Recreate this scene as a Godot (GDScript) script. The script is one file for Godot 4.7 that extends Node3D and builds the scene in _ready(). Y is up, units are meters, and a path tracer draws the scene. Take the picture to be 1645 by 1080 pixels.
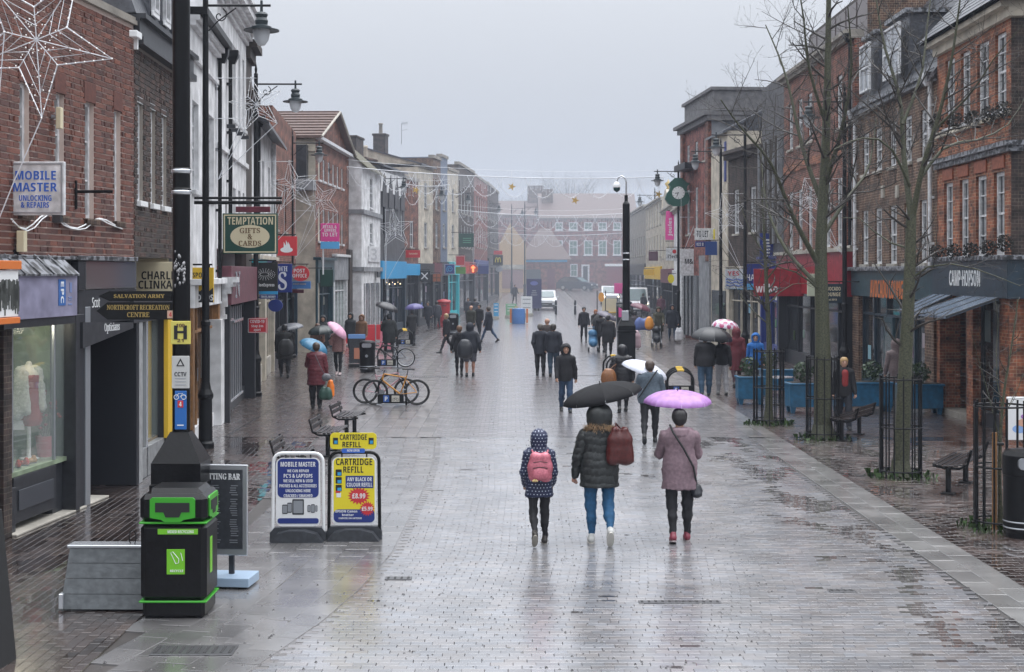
extends Node3D
# A rainy pedestrian high street. x to the right, y up, -z up the street; metres.
# Distances were read off the photograph: F, HY, CX are its focal length (in its own pixels), horizon row and vanishing column.
const F := 2300.0
const HY := 438.0
const CX := 822.0
const EYE := 3.45
var R := RandomNumberGenerator.new()
var M := {}
var shared := {}
var noise := FastNoiseLite.new()

func _ready() -> void:
	R.seed = 11
	var cam := Camera3D.new()
	cam.name = "camera"
	cam.projection = Camera3D.PROJECTION_FRUSTUM
	cam.near = 0.1
	cam.far = 900.0
	cam.size = 1080.0 / F * 0.1
	cam.frustum_offset = Vector2(0.5 / F,-(540.0 - HY) / F) * 0.1
	cam.position = Vector3(0,EYE,0)
	add_child(cam)
	cam.current = true
	var we := WorldEnvironment.new()
	we.name = "world"
	var env := Environment.new()
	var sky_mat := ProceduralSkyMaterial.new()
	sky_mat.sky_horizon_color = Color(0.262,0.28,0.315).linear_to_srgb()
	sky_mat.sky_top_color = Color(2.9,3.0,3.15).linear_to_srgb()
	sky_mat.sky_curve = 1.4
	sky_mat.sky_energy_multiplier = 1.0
	sky_mat.ground_horizon_color = Color(0.3,0.31,0.33).linear_to_srgb()
	sky_mat.ground_bottom_color = Color(0.15,0.15,0.16).linear_to_srgb()
	sky_mat.sun_angle_max = 1.0
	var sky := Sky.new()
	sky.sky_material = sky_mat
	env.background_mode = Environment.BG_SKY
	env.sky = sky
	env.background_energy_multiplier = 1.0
	env.tonemap_mode = Environment.TONE_MAPPER_LINEAR
	env.tonemap_exposure = 1.5
	env.fog_enabled = true
	env.fog_density = 0.0006
	env.volumetric_fog_enabled = true
	env.volumetric_fog_density = 0.0
	env.fog_light_color = Color(0.88,0.92,1.0)
	env.sdfgi_enabled = true
	env.ssao_enabled = true
	env.ssil_enabled = true
	we.environment = env
	add_child(we)
	var sun := DirectionalLight3D.new()
	sun.name = "overcast_sun"
	sun.light_energy = 0.5
	sun.light_angular_distance = 60.0
	sun.light_color = Color(1.0,0.995,1.0)
	sun.shadow_enabled = true
	sun.sky_mode = DirectionalLight3D.SKY_MODE_LIGHT_ONLY
	sun.rotation_degrees = Vector3(-68,130,0)
	add_child(sun)
	noise.seed = 5
	noise.frequency = 1.0
	materials()
	mist()
	ground()
	buildings_left()
	buildings_right()
	buildings_far()
	trees()
	furniture()
	signs()
	decorations()
	vehicles()
	people()

# rain haze hanging over the far half of the street
func mist() -> void:
	var v := FogVolume.new()
	v.name = "mist"
	v.shape = 3
	v.size = Vector3(300,23,190)
	v.position = Vector3(0,7.5,-172)
	var m := FogMaterial.new()
	m.density = 0.0036
	m.albedo = Color(0.9,0.93,0.98)
	v.material = m
	add_child(v)
	tag(v,"pale rain haze over the far part of the street","","","stuff")

# ---------- from the photograph's pixels to places ----------
func gy(d: float) -> float:
	return 0.0 if d < 80.0 else 0.0104 * pow(d - 80.0,1.15)

func P(x: float,y: float,d: float) -> Vector3:   # the point seen at x, y at distance d
	return Vector3((x - CX) * d / F,EYE + (HY - y) * d / F,-d)

func G(x: float,y: float) -> Vector3:             # the ground point seen at x, y
	var d := EYE * F / (y - HY)
	for i in 30:
		d = lerpf(d,(EYE - gy(d)) * F / (y - HY),0.4)
	return Vector3((x - CX) * d / F,gy(d),-d)

func GD(x: float,d: float) -> Vector3:            # the ground point in column x at distance d
	return Vector3((x - CX) * d / F,gy(d),-d)

# ---------- mesh building ----------
class MB:
	var v := PackedVector3Array()
	var n := PackedVector3Array()
	var t := PackedVector2Array()
	var c := PackedColorArray()
	var col := Color.WHITE
	var xf := Transform3D()

	func vert(p: Vector3,nn: Vector3,uv: Vector2) -> void:
		v.append(xf * p)
		n.append((xf.basis * nn).normalized())
		t.append(uv)
		c.append(col)

	func tri(a: Vector3,b: Vector3,d: Vector3,na: Vector3,nb: Vector3,nd: Vector3,ua := Vector2.ZERO,ub := Vector2.ZERO,ud := Vector2.ZERO) -> void:
		vert(a,na,ua)
		vert(d,nd,ud)
		vert(b,nb,ub)

	# corners counter-clockwise seen from outside
	func quad(a: Vector3,b: Vector3,d: Vector3,e: Vector3,uo := Vector2.ZERO) -> void:
		var nn := (b - a).cross(d - a)
		if nn.length_squared() < 1e-16:
			nn = (d - a).cross(e - a)
		nn = nn.normalized()
		var w := (b - a).length()
		var h := (e - a).length()
		tri(a,b,d,nn,nn,nn,uo,uo + Vector2(w,0),uo + Vector2(w,h))
		tri(a,d,e,nn,nn,nn,uo,uo + Vector2(w,h),uo + Vector2(0,h))

	func box(ct: Vector3,s: Vector3,b := Basis()) -> void:
		var h := s / 2
		var x := b.x * h.x
		var y := b.y * h.y
		var z := b.z * h.z
		quad(ct - x - y + z,ct + x - y + z,ct + x + y + z,ct - x + y + z)
		quad(ct + x - y - z,ct - x - y - z,ct - x + y - z,ct + x + y - z)
		quad(ct + x - y + z,ct + x - y - z,ct + x + y - z,ct + x + y + z)
		quad(ct - x - y - z,ct - x - y + z,ct - x + y + z,ct - x + y - z)
		quad(ct - x + y + z,ct + x + y + z,ct + x + y - z,ct - x + y - z)
		quad(ct - x - y - z,ct + x - y - z,ct + x - y + z,ct - x - y + z)

	# a box between two corners
	func bb(a: Vector3,b: Vector3) -> void:
		box((a + b) / 2,(b - a).abs())

	# a box whose edges are chamfered by r
	func cbox(ct: Vector3,s: Vector3,r: float,b := Basis()) -> void:
		var keep := xf
		xf = xf * Transform3D(b,ct)
		var h := s / 2
		var i := h - Vector3(r,r,r)
		for ax in 3:
			var a2 := (ax + 1) % 3
			var a3 := (ax + 2) % 3
			for sg in [-1.0,1.0]:
				var q := []
				for k in [[-1,-1],[1,-1],[1,1],[-1,1]]:
					var p := Vector3()
					p[ax] = h[ax] * sg
					p[a2] = i[a2] * k[0]
					p[a3] = i[a3] * k[1]
					q.append(p)
				if sg < 0:
					q.reverse()
				quad(q[0],q[1],q[2],q[3])
			for s2 in [-1.0,1.0]:
				for s3 in [-1.0,1.0]:
					var a := Vector3()
					var d := Vector3()
					a[a2] = h[a2] * s2
					a[a3] = i[a3] * s3
					d[a2] = i[a2] * s2
					d[a3] = h[a3] * s3
					var e := Vector3()
					e[ax] = i[ax]
					_edge(a,d,e)
		for sx in [-1.0,1.0]:
			for sy in [-1.0,1.0]:
				for sz in [-1.0,1.0]:
					var a := Vector3(h.x * sx,i.y * sy,i.z * sz)
					var d := Vector3(i.x * sx,h.y * sy,i.z * sz)
					var e := Vector3(i.x * sx,i.y * sy,h.z * sz)
					var nn := Vector3(sx,sy,sz).normalized()
					if (d - a).cross(e - a).dot(nn) > 0:
						tri(a,d,e,nn,nn,nn)
					else:
						tri(a,e,d,nn,nn,nn)
		xf = keep

	func _edge(a: Vector3,d: Vector3,e: Vector3) -> void:
		if (2 * e).cross(d - a).dot(a + d) > 0:
			quad(a - e,a + e,d + e,d - e)
		else:
			quad(d - e,d + e,a + e,a - e)

	# a round bar along points; rad a number or a list
	func tube(p: Array,rad,seg := 6,closed := false,cap := true) -> void:
		var m := p.size()
		var side := Vector3.ZERO
		var last := []
		var first := []
		var run := 0.0
		for k in m:
			var here: Vector3 = p[k]
			var tn: Vector3 = ((p[(k + 1) % m] if closed or k < m - 1 else here) - (p[(k - 1 + m) % m] if closed or k > 0 else here)).normalized()
			if side == Vector3.ZERO:
				side = tn.cross(Vector3.UP if absf(tn.y) < 0.9 else Vector3.RIGHT).normalized()
			side = (side - tn * side.dot(tn)).normalized()
			var up := tn.cross(side)
			var r: float = rad[k] if rad is Array else rad
			var ring := []
			for j in seg:
				var a := TAU * j / seg
				var dv := side * cos(a) + up * sin(a)
				ring.append([here + dv * r,dv])
			if k > 0:
				var l := (here - (p[k - 1] as Vector3)).length()
				_band(last,ring,seg,run,run + l)
				run += l
			else:
				first = ring
			last = ring
		if closed:
			_band(last,first,seg,run,run + 0.1)
		elif cap:
			_cap(first,seg,true)
			_cap(last,seg,false)

	func _band(a: Array,b: Array,seg: int,u0: float,u1: float) -> void:
		for j in seg:
			var k := (j + 1) % seg
			var x0 := 0.3 * j / seg
			var x1 := 0.3 * (j + 1) / seg
			tri(a[j][0],a[k][0],b[k][0],a[j][1],a[k][1],b[k][1],Vector2(x0,u0),Vector2(x1,u0),Vector2(x1,u1))
			tri(a[j][0],b[k][0],b[j][0],a[j][1],b[k][1],b[j][1],Vector2(x0,u0),Vector2(x1,u1),Vector2(x0,u1))

	func _cap(r: Array,seg: int,flip: bool) -> void:
		var nn: Vector3 = (r[1][0] - r[0][0]).cross(r[2][0] - r[0][0]).normalized()
		if flip:
			nn = -nn
		for j in range(1,seg - 1):
			if flip:
				tri(r[0][0],r[j + 1][0],r[j][0],nn,nn,nn)
			else:
				tri(r[0][0],r[j][0],r[j + 1][0],nn,nn,nn)

	# turned about the y axis: profile of (radius, height) from the bottom up
	func lathe(prof: Array,seg := 16,at := Vector3.ZERO,soft := false) -> void:
		for k in prof.size() - 1:
			var a: Vector2 = prof[k]
			var b: Vector2 = prof[k + 1]
			var e := b - a
			var na := Vector2(e.y,-e.x).normalized()
			var nb := na
			if soft:
				if k > 0:
					var e0: Vector2 = a - prof[k - 1]
					na = (na + Vector2(e0.y,-e0.x).normalized()).normalized()
				if k < prof.size() - 2:
					var e2: Vector2 = prof[k + 2] - b
					nb = (nb + Vector2(e2.y,-e2.x).normalized()).normalized()
			for j in seg:
				var c0 := Vector3(cos(TAU * j / seg),0,-sin(TAU * j / seg))
				var c1 := Vector3(cos(TAU * (j + 1) / seg),0,-sin(TAU * (j + 1) / seg))
				var p0 := at + c0 * a.x + Vector3.UP * a.y
				var p1 := at + c1 * a.x + Vector3.UP * a.y
				var p2 := at + c1 * b.x + Vector3.UP * b.y
				var p3 := at + c0 * b.x + Vector3.UP * b.y
				var u0 := Vector2(float(j) / seg,a.y)
				var u1 := Vector2(float(j + 1) / seg,a.y)
				var u2 := Vector2(float(j + 1) / seg,b.y)
				var u3 := Vector2(float(j) / seg,b.y)
				var up := Vector3.UP
				if a.x > 1e-5:
					tri(p0,p1,p2,c0 * na.x + up * na.y,c1 * na.x + up * na.y,c1 * nb.x + up * nb.y,u0,u1,u2)
				if b.x > 1e-5:
					tri(p0,p2,p3,c0 * na.x + up * na.y,c1 * nb.x + up * nb.y,c0 * nb.x + up * nb.y,u0,u2,u3)

	# a square or polygonal shaft: lathe with flat sides, turned so that sides face the axes
	func shaft(prof: Array,sides := 4,at := Vector3.ZERO) -> void:
		var s := 1.0 / cos(PI / sides)
		for k in prof.size() - 1:
			var a: Vector2 = prof[k]
			var b: Vector2 = prof[k + 1]
			for j in sides:
				var a0 := TAU * (j - 0.5) / sides
				var a1 := TAU * (j + 0.5) / sides
				var c0 := Vector3(cos(a0),0,-sin(a0)) * s
				var c1 := Vector3(cos(a1),0,-sin(a1)) * s
				var q := [at + c0 * a.x + Vector3.UP * a.y,at + c1 * a.x + Vector3.UP * a.y,at + c1 * b.x + Vector3.UP * b.y,at + c0 * b.x + Vector3.UP * b.y]
				if a.x < 1e-5:
					var nn: Vector3 = (q[2] - q[0]).cross(q[3] - q[0]).normalized()
					tri(q[0],q[2],q[3],nn,nn,nn)
				else:
					quad(q[0],q[1],q[2],q[3])

	# a flat outline (x, y; counter-clockwise) with depth along z, front at z = front
	func slab(poly: PackedVector2Array,front: float,deep: float,uvs := 1.0) -> void:
		var idx := Geometry2D.triangulate_polygon(poly)
		var fz := Vector3(0,0,front)
		var bz := Vector3(0,0,front - deep)
		for k in range(0,idx.size(),3):
			var a := poly[idx[k]]
			var b := poly[idx[k + 1]]
			var d := poly[idx[k + 2]]
			if (b - a).cross(d - a) < 0:
				var sw := b
				b = d
				d = sw
			var z := Vector3(0,0,1)
			tri(Vector3(a.x,a.y,0) + fz,Vector3(b.x,b.y,0) + fz,Vector3(d.x,d.y,0) + fz,z,z,z,a * uvs,b * uvs,d * uvs)
			tri(Vector3(a.x,a.y,0) + bz,Vector3(d.x,d.y,0) + bz,Vector3(b.x,b.y,0) + bz,-z,-z,-z,a * uvs,d * uvs,b * uvs)
		var m := poly.size()
		for k in m:
			var a := poly[k]
			var b := poly[(k + 1) % m]
			quad(Vector3(a.x,a.y,0) + bz,Vector3(b.x,b.y,0) + bz,Vector3(b.x,b.y,0) + fz,Vector3(a.x,a.y,0) + fz)

	func ball(ct: Vector3,r: Vector3,seg := 8,rings := 6) -> void:
		var keep := xf
		xf = xf * Transform3D(Basis.from_scale(r),ct)
		var pr := []
		for k in rings + 1:
			var a := -PI / 2 + PI * k / rings
			pr.append(Vector2(maxf(cos(a),0.0) if k > 0 and k < rings else 0.0,sin(a)))
		lathe(pr,seg,Vector3.ZERO,true)
		xf = keep

	func mesh() -> ArrayMesh:
		var a := []
		a.resize(Mesh.ARRAY_MAX)
		a[Mesh.ARRAY_VERTEX] = v
		a[Mesh.ARRAY_NORMAL] = n
		a[Mesh.ARRAY_TEX_UV] = t
		a[Mesh.ARRAY_COLOR] = c
		var m := ArrayMesh.new()
		m.add_surface_from_arrays(Mesh.PRIMITIVE_TRIANGLES,a)
		return m

# ---------- things and parts ----------
func tag(o: Node3D,label: String,category := "",group := "",kind := "") -> Node3D:
	o.set_meta("label",label)
	if category:
		o.set_meta("category",category)
	if group:
		o.set_meta("group",group)
	if kind:
		o.set_meta("kind",kind)
	return o

func thing(called: String,label: String,category: String,at := Vector3.ZERO,turn := 0.0,group := "") -> Node3D:
	var o := Node3D.new()
	o.name = called
	add_child(o,true)
	o.position = at
	o.rotation.y = turn
	return tag(o,label,category,group)

func part(o: Node3D,called: String,shape,m: Material,label := "") -> MeshInstance3D:
	var p := MeshInstance3D.new()
	p.name = called
	p.mesh = shape.mesh() if shape is MB else shape
	p.material_override = m
	o.add_child(p,true)
	if label:
		p.set_meta("label",label)
	return p

func structure(called: String,label: String,shape,m: Material) -> MeshInstance3D:
	var p := part(self,called,shape,m,label)
	p.set_meta("kind","structure")
	return p

func many(o: Node3D,called: String,shape: Mesh,m: Material,places: Array,tints: Array,label := "") -> MultiMeshInstance3D:
	var mm := MultiMesh.new()
	mm.transform_format = MultiMesh.TRANSFORM_3D
	mm.use_colors = not tints.is_empty()
	mm.mesh = shape
	mm.instance_count = places.size()
	for i in places.size():
		mm.set_instance_transform(i,places[i])
		if not tints.is_empty():
			mm.set_instance_color(i,tints[i])
	var p := MultiMeshInstance3D.new()
	p.name = called
	p.multimesh = mm
	p.material_override = m
	p.set_meta("kind","stuff")
	if label:
		p.set_meta("label",label)
	o.add_child(p,true)
	return p

func box(o: Node3D,called: String,ct: Vector3,s: Vector3,m: Material,b := Basis(),label := "") -> MeshInstance3D:
	var mb := MB.new()
	var r := minf(0.006,minf(s.x,minf(s.y,s.z)) * 0.2)
	mb.cbox(ct,s,r,b)
	return part(o,called,mb,m,label)

# flat raised lettering fitted to w by h, centred on at, in the plane of basis b (its z looks out)
func text(o: Node3D,words: String,at: Vector3,w: float,h: float,m: Material,b := Basis(),serif := false,bold := true,called := "lettering") -> MeshInstance3D:
	var key := words + str(serif) + str(bold)
	if not shared.has(key):
		var f := SystemFont.new()
		f.font_names = PackedStringArray(["Droid Serif" if serif else "Droid Sans"])
		f.font_weight = 700 if bold else 400
		var tm := TextMesh.new()
		tm.font = f
		tm.text = words
		tm.font_size = 32
		tm.pixel_size = 0.03
		tm.depth = 0.05
		tm.curve_step = 4.0
		shared[key] = tm
	var tm2: TextMesh = shared[key]
	var bx := tm2.get_aabb()
	var p := MeshInstance3D.new()
	p.name = called
	p.mesh = tm2
	p.material_override = m
	var sx := w / maxf(bx.size.x,0.01)
	var sy := h / maxf(bx.size.y,0.01)
	p.transform = Transform3D(b * Basis.from_scale(Vector3(sx,sy,0.1)),at - b.x * (bx.get_center().x * sx) - b.y * (bx.get_center().y * sy))
	o.add_child(p,true)
	return p

func rgb(r: float,g: float,b: float) -> Color:
	return Color(r,g,b).linear_to_srgb()

func mat(r: float,g: float,b: float,rough := 0.6,metal := 0.0) -> StandardMaterial3D:
	var m := StandardMaterial3D.new()
	m.albedo_color = rgb(r,g,b)
	m.roughness = rough
	m.metallic = metal
	return m

func noise_tex(freq: float,ramp: Array,seed_no := 1,size := 256,normal := 0.0,oct := 4) -> NoiseTexture2D:
	var fn := FastNoiseLite.new()
	fn.seed = seed_no
	fn.frequency = freq
	fn.fractal_octaves = oct
	var nt := NoiseTexture2D.new()
	nt.width = size
	nt.height = size
	nt.seamless = true
	nt.noise = fn
	if normal > 0.0:
		nt.as_normal_map = true
		nt.bump_strength = normal
	elif not ramp.is_empty():
		var g := Gradient.new()
		g.offsets = PackedFloat32Array(ramp.map(func(e): return e[0]))
		g.colors = PackedColorArray(ramp.map(func(e): return e[1]))
		nt.color_ramp = g
	return nt

# brickwork: 8 stretchers by 24 courses in Flemish bond, colour and relief
func brick_mat(a: Color,b: Color,c: Color,mortar: Color,seed_no: int,wide := 1.8,high := 1.8) -> StandardMaterial3D:
	var n := 384
	var rg := RandomNumberGenerator.new()
	rg.seed = seed_no
	var im := Image.create(n,n,false,Image.FORMAT_RGB8)
	var hm := Image.create(n,n,false,Image.FORMAT_RGB8)
	im.fill(mortar)
	hm.fill(Color(0.25,0.25,0.25))
	var ch := n / 24
	for row in 24:
		var x := 0
		var k := row % 2
		var off := 18 if row % 2 else 0
		while x < n:
			var w := 32 if k % 2 == 0 else 16
			k += 1
			var f := rg.randf()
			var col := a.lerp(b,f) if rg.randf() < 0.75 else b.lerp(c,rg.randf())
			col = col * rg.randf_range(0.8,1.15)
			col.a = 1.0
			for part_no in 2:
				var x0 := (x + off) % n
				var ww := mini(w - 2,n - x0)
				if part_no == 1:
					ww = w - 2 - mini(w - 2,n - x0)
					x0 = 0
				if ww > 0:
					im.fill_rect(Rect2i(x0,row * ch,ww,ch - 2),col)
					var hv := rg.randf_range(0.6,0.9)
					hm.fill_rect(Rect2i(x0,row * ch,ww,ch - 2),Color(hv,hv,hv))
			x += w
	var m := StandardMaterial3D.new()
	m.albedo_texture = ImageTexture.create_from_image(im)
	hm.bump_map_to_normal_map(3.0)
	m.normal_enabled = true
	m.normal_texture = ImageTexture.create_from_image(hm)
	m.normal_scale = 0.7
	m.uv1_scale = Vector3(1.0 / wide,1.0 / high,1)
	m.roughness = 0.75
	m.texture_filter = BaseMaterial3D.TEXTURE_FILTER_LINEAR_WITH_MIPMAPS
	if not shared.has("grime"):
		shared["grime"] = noise_tex(0.012,[[0.0,Color(0.55,0.53,0.5)],[0.5,Color(0.9,0.88,0.86)],[1.0,Color(1.1,1.06,1.0)]],9)
	m.detail_enabled = true
	m.detail_blend_mode = BaseMaterial3D.BLEND_MODE_MUL
	m.detail_albedo = shared["grime"]
	m.detail_uv_layer = BaseMaterial3D.DETAIL_UV_1
	return m

func tri_noise(m: StandardMaterial3D,scale: float,tex: Texture2D,normal: Texture2D = null,amount := 0.5) -> StandardMaterial3D:
	m.uv1_triplanar = true
	m.uv1_scale = Vector3(scale,scale,scale)
	if tex:
		m.albedo_texture = tex
	if normal:
		m.normal_enabled = true
		m.normal_texture = normal
		m.normal_scale = amount
	return m

func materials() -> void:
	var grain := noise_tex(0.02,[[0.0,Color(0.72,0.72,0.72)],[1.0,Color(1,1,1)]],3)
	var bumps := noise_tex(0.05,[],4,256,3.0)
	shared.grain = grain
	shared.bumps = bumps
	M.red_brick = brick_mat(rgb(0.22,0.068,0.042),rgb(0.16,0.053,0.036),rgb(0.085,0.036,0.03),rgb(0.4,0.3,0.25),21)
	M.brown_brick = brick_mat(rgb(0.14,0.078,0.05),rgb(0.11,0.056,0.037),rgb(0.06,0.036,0.028),rgb(0.42,0.35,0.27),22)
	M.orange_brick = brick_mat(rgb(0.36,0.12,0.055),rgb(0.27,0.085,0.045),rgb(0.12,0.045,0.032),rgb(0.42,0.32,0.22),23)
	M.dark_brick = brick_mat(rgb(0.06,0.04,0.035),rgb(0.045,0.03,0.027),rgb(0.03,0.022,0.02),rgb(0.14,0.12,0.1),24)
	M.far_brick = brick_mat(rgb(0.3,0.085,0.07),rgb(0.23,0.07,0.06),rgb(0.15,0.055,0.05),rgb(0.3,0.2,0.18),25)
	var plaster := func(r: float,g: float,b: float) -> StandardMaterial3D:
		return tri_noise(mat(r,g,b,0.75),0.25,grain,bumps,0.15)
	M.white_wall = plaster.call(0.88,0.885,0.9)
	M.grey_wall = plaster.call(0.3,0.31,0.33)
	M.dark_grey_wall = plaster.call(0.1,0.1,0.11)
	M.cream_wall = plaster.call(0.62,0.56,0.46)
	M.stone = plaster.call(0.34,0.31,0.27)
	M.pale_stone = plaster.call(0.5,0.47,0.41)
	M.brown_panel = plaster.call(0.075,0.06,0.052)
	M.slate = tri_noise(mat(0.085,0.09,0.105,0.35),0.5,grain,bumps,0.4)
	M.clay_tile = tri_noise(mat(0.13,0.075,0.06,0.6),0.6,grain,bumps,0.4)
	M.moss_tile = tri_noise(mat(0.11,0.1,0.06,0.7),0.6,grain,bumps,0.4)
	M.lead = tri_noise(mat(0.24,0.25,0.275,0.4,0.2),0.8,noise_tex(0.03,[[0.0,Color(0.25,0.25,0.25)],[0.45,Color(0.5,0.5,0.5)],[0.6,Color(1,1,1)],[1.0,Color(1.3,1.3,1.3)]],6),bumps,0.4)
	M.white_paint = tri_noise(mat(0.82,0.83,0.85,0.4),0.9,grain)
	M.cream_paint = mat(0.62,0.55,0.38,0.45)
	M.black_paint = tri_noise(mat(0.006,0.006,0.007,0.3),1.5,grain,bumps,0.12)
	M.black_paint.metallic_specular = 0.35
	M.black_iron = tri_noise(mat(0.009,0.0095,0.011,0.4),1.5,grain,bumps,0.2)
	M.black_iron.metallic_specular = 0.35
	M.black_matt = mat(0.012,0.012,0.013,0.7)
	M.charcoal = tri_noise(mat(0.035,0.038,0.045,0.4),0.8,grain)
	M.charcoal_dark = mat(0.018,0.02,0.025,0.4)
	M.teal_paint = tri_noise(mat(0.02,0.065,0.085,0.4),0.7,grain)
	M.navy_paint = tri_noise(mat(0.018,0.04,0.062,0.38),0.6,grain)
	M.blue_paint = mat(0.015,0.06,0.3,0.4)
	M.sky_blue = mat(0.03,0.3,0.58,0.4)
	M.turquoise = mat(0.02,0.48,0.55,0.45)
	M.red_paint = tri_noise(mat(0.38,0.02,0.035,0.4),0.6,grain)
	M.bright_red = mat(0.55,0.03,0.04,0.4)
	M.wine_paint = tri_noise(mat(0.15,0.02,0.04,0.45),0.6,grain)
	M.plum_paint = tri_noise(mat(0.17,0.05,0.07,0.45),0.6,grain)
	M.lavender = tri_noise(mat(0.32,0.31,0.44,0.4),0.4,grain)
	M.green_paint = mat(0.012,0.06,0.045,0.45)
	M.clock_green = mat(0.015,0.09,0.065,0.4)
	M.orange = mat(0.6,0.16,0.03,0.5)
	M.yellow = mat(0.72,0.6,0.02,0.45)
	M.gold_yellow = mat(0.66,0.42,0.02,0.45)
	M.pink = mat(0.7,0.06,0.3,0.45)
	M.lime = mat(0.16,0.48,0.02,0.35)
	M.bin_green = mat(0.04,0.32,0.02,0.35)
	M.white = mat(0.74,0.75,0.76,0.45)
	M.cream = mat(0.62,0.55,0.38,0.5)
	M.gold = mat(0.42,0.3,0.1,0.4,0.3)
	M.brown_text = mat(0.13,0.07,0.03,0.6)
	M.royal = mat(0.014,0.032,0.19,0.4)
	M.sky_text = mat(0.03,0.12,0.5,0.4)
	M.grey_metal = mat(0.36,0.38,0.41,0.35,0.6)
	M.steel = mat(0.5,0.52,0.55,0.3,0.8)
	M.shutter = mat(0.13,0.14,0.155,0.4,0.3)
	M.wood = tri_noise(mat(0.35,0.17,0.06,0.5),1.2,grain)
	M.grey_wood = tri_noise(mat(0.16,0.175,0.185,0.5),1.0,noise_tex(0.03,[[0.0,Color(0.75,0.75,0.75)],[1.0,Color(1,1,1)]],8),bumps,0.3)
	M.bench_wood = tri_noise(mat(0.035,0.03,0.03,0.22),2.0,grain,bumps,0.3)
	M.pane = mat(0.018,0.021,0.025,0.04)
	M.pane.metallic_specular = 0.8
	M.shop_pane = mat(0.03,0.034,0.038,0.06)
	M.shop_pane.metallic_specular = 0.7
	M.pale_pane = mat(0.2,0.28,0.26,0.08)
	var gl := StandardMaterial3D.new()
	gl.albedo_color = Color(0.9,0.97,0.95,0.08)
	gl.roughness = 0.02
	gl.transparency = BaseMaterial3D.TRANSPARENCY_ALPHA
	M.glass = gl
	M.lamp_glass = mat(0.62,0.65,0.68,0.15)
	M.rubber = mat(0.012,0.012,0.012,0.5)
	M.plastic_grey = tri_noise(mat(0.05,0.055,0.065,0.4),2.0,grain)
	M.blue_grey = mat(0.3,0.4,0.52,0.3)
	M.bark = tri_noise(mat(0.085,0.08,0.058,0.6),2.2,noise_tex(0.04,[[0.0,Color(0.45,0.5,0.4)],[0.6,Color(0.9,0.95,0.85)],[1.0,Color(1.2,1.25,1.0)]],12),bumps,0.8)
	M.twig = mat(0.035,0.03,0.026,0.6)
	M.leaf = mat(0.02,0.045,0.015,0.55)
	M.planter_blue = tri_noise(mat(0.012,0.13,0.26,0.35),0.8,grain)
	M.silver = mat(0.55,0.57,0.6,0.25,0.7)
	var bulb := mat(0.85,0.87,0.9,0.2)
	bulb.emission_enabled = true
	bulb.emission = Color(1,0.97,0.92)
	bulb.emission_energy_multiplier = 0.2
	M.bulb = bulb
	M.string_white = mat(0.72,0.74,0.78,0.3)
	var cl := mat(1,1,1,0.75)
	cl.vertex_color_use_as_albedo = true
	M.cloth = tri_noise(cl,3.0,grain,noise_tex(0.08,[],14,256,4.0),0.25)
	var ny := mat(1,1,1,0.42)
	ny.vertex_color_use_as_albedo = true
	M.nylon = tri_noise(ny,2.0,grain,noise_tex(0.03,[],15,256,5.0),0.35)
	var sk := mat(1,1,1,0.5)
	sk.vertex_color_use_as_albedo = true
	M.skin = sk

# ---------- the ground ----------
func lane(pts: Array,d: float) -> float:          # x of a line along the street at distance d
	for k in pts.size() - 1:
		var a: Vector2 = pts[k]
		var b: Vector2 = pts[k + 1]
		if d <= b.x:
			return lerpf(a.y,b.y,(d - a.x) / (b.x - a.x))
	return pts[-1].y

var line_a := [Vector2(10,-3.72),Vector2(18,-3.7),Vector2(26,-3.9),Vector2(32.6,-4.2),Vector2(39.5,-4.65),Vector2(55,-6.2),Vector2(72,-6.3),Vector2(99,-2.6),Vector2(170,0.8)]
var line_b := [Vector2(10,-2.9),Vector2(12.4,-2.25),Vector2(14.2,-1.85),Vector2(15.65,-1.63),Vector2(17.6,-1.45),Vector2(23,-1.38),Vector2(26,-1.42),Vector2(35.7,-1.8),Vector2(49,-2.45),Vector2(62,-3.0),Vector2(75,-3.3),Vector2(99,-1.6),Vector2(170,1.4)]
var wall_l := [Vector2(10,-7.2),Vector2(19,-6.75),Vector2(23,-6.3),Vector2(31,-6.4),Vector2(39.5,-7.35),Vector2(53,-8.7),Vector2(72,-8.3),Vector2(79,-7.4),Vector2(99,-3.8),Vector2(150,-0.5)]
const KERB_X := 5.0

func sheet(called: String,label: String,xl: Callable,xr: Callable,d0: float,d1: float,y: float,m: Material) -> MeshInstance3D:
	var mb := MB.new()
	var n := int(ceil((d1 - d0) / 2.5))
	for k in n:
		var a := lerpf(d0,d1,float(k) / n)
		var b := lerpf(d0,d1,float(k + 1) / n)
		mb.quad(Vector3(xl.call(a),y + gy(a),-a),Vector3(xr.call(a),y + gy(a),-a),Vector3(xr.call(b),y + gy(b),-b),Vector3(xl.call(b),y + gy(b),-b))
	return structure(called,label,mb,m)

func paver_shape(w: float,l: float,t := 0.05,r := 0.0025) -> ArrayMesh:
	var mb := MB.new()
	var x := w / 2
	var z := l / 2
	var q := func(h: float,s: float) -> Array:
		return [Vector3(-x + s,h,z - s),Vector3(x - s,h,z - s),Vector3(x - s,h,-z + s),Vector3(-x + s,h,-z + s)]
	var top: Array = q.call(0.0,r)
	var mid: Array = q.call(-r * 0.8,0.0)
	var low: Array = q.call(-t,0.0)
	mb.quad(top[0],top[1],top[2],top[3])
	for k in 4:
		var j := (k + 1) % 4
		mb.quad(mid[k],mid[j],top[j],top[k])
		mb.quad(low[k],low[j],mid[j],mid[k])
	return mb.mesh()

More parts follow.
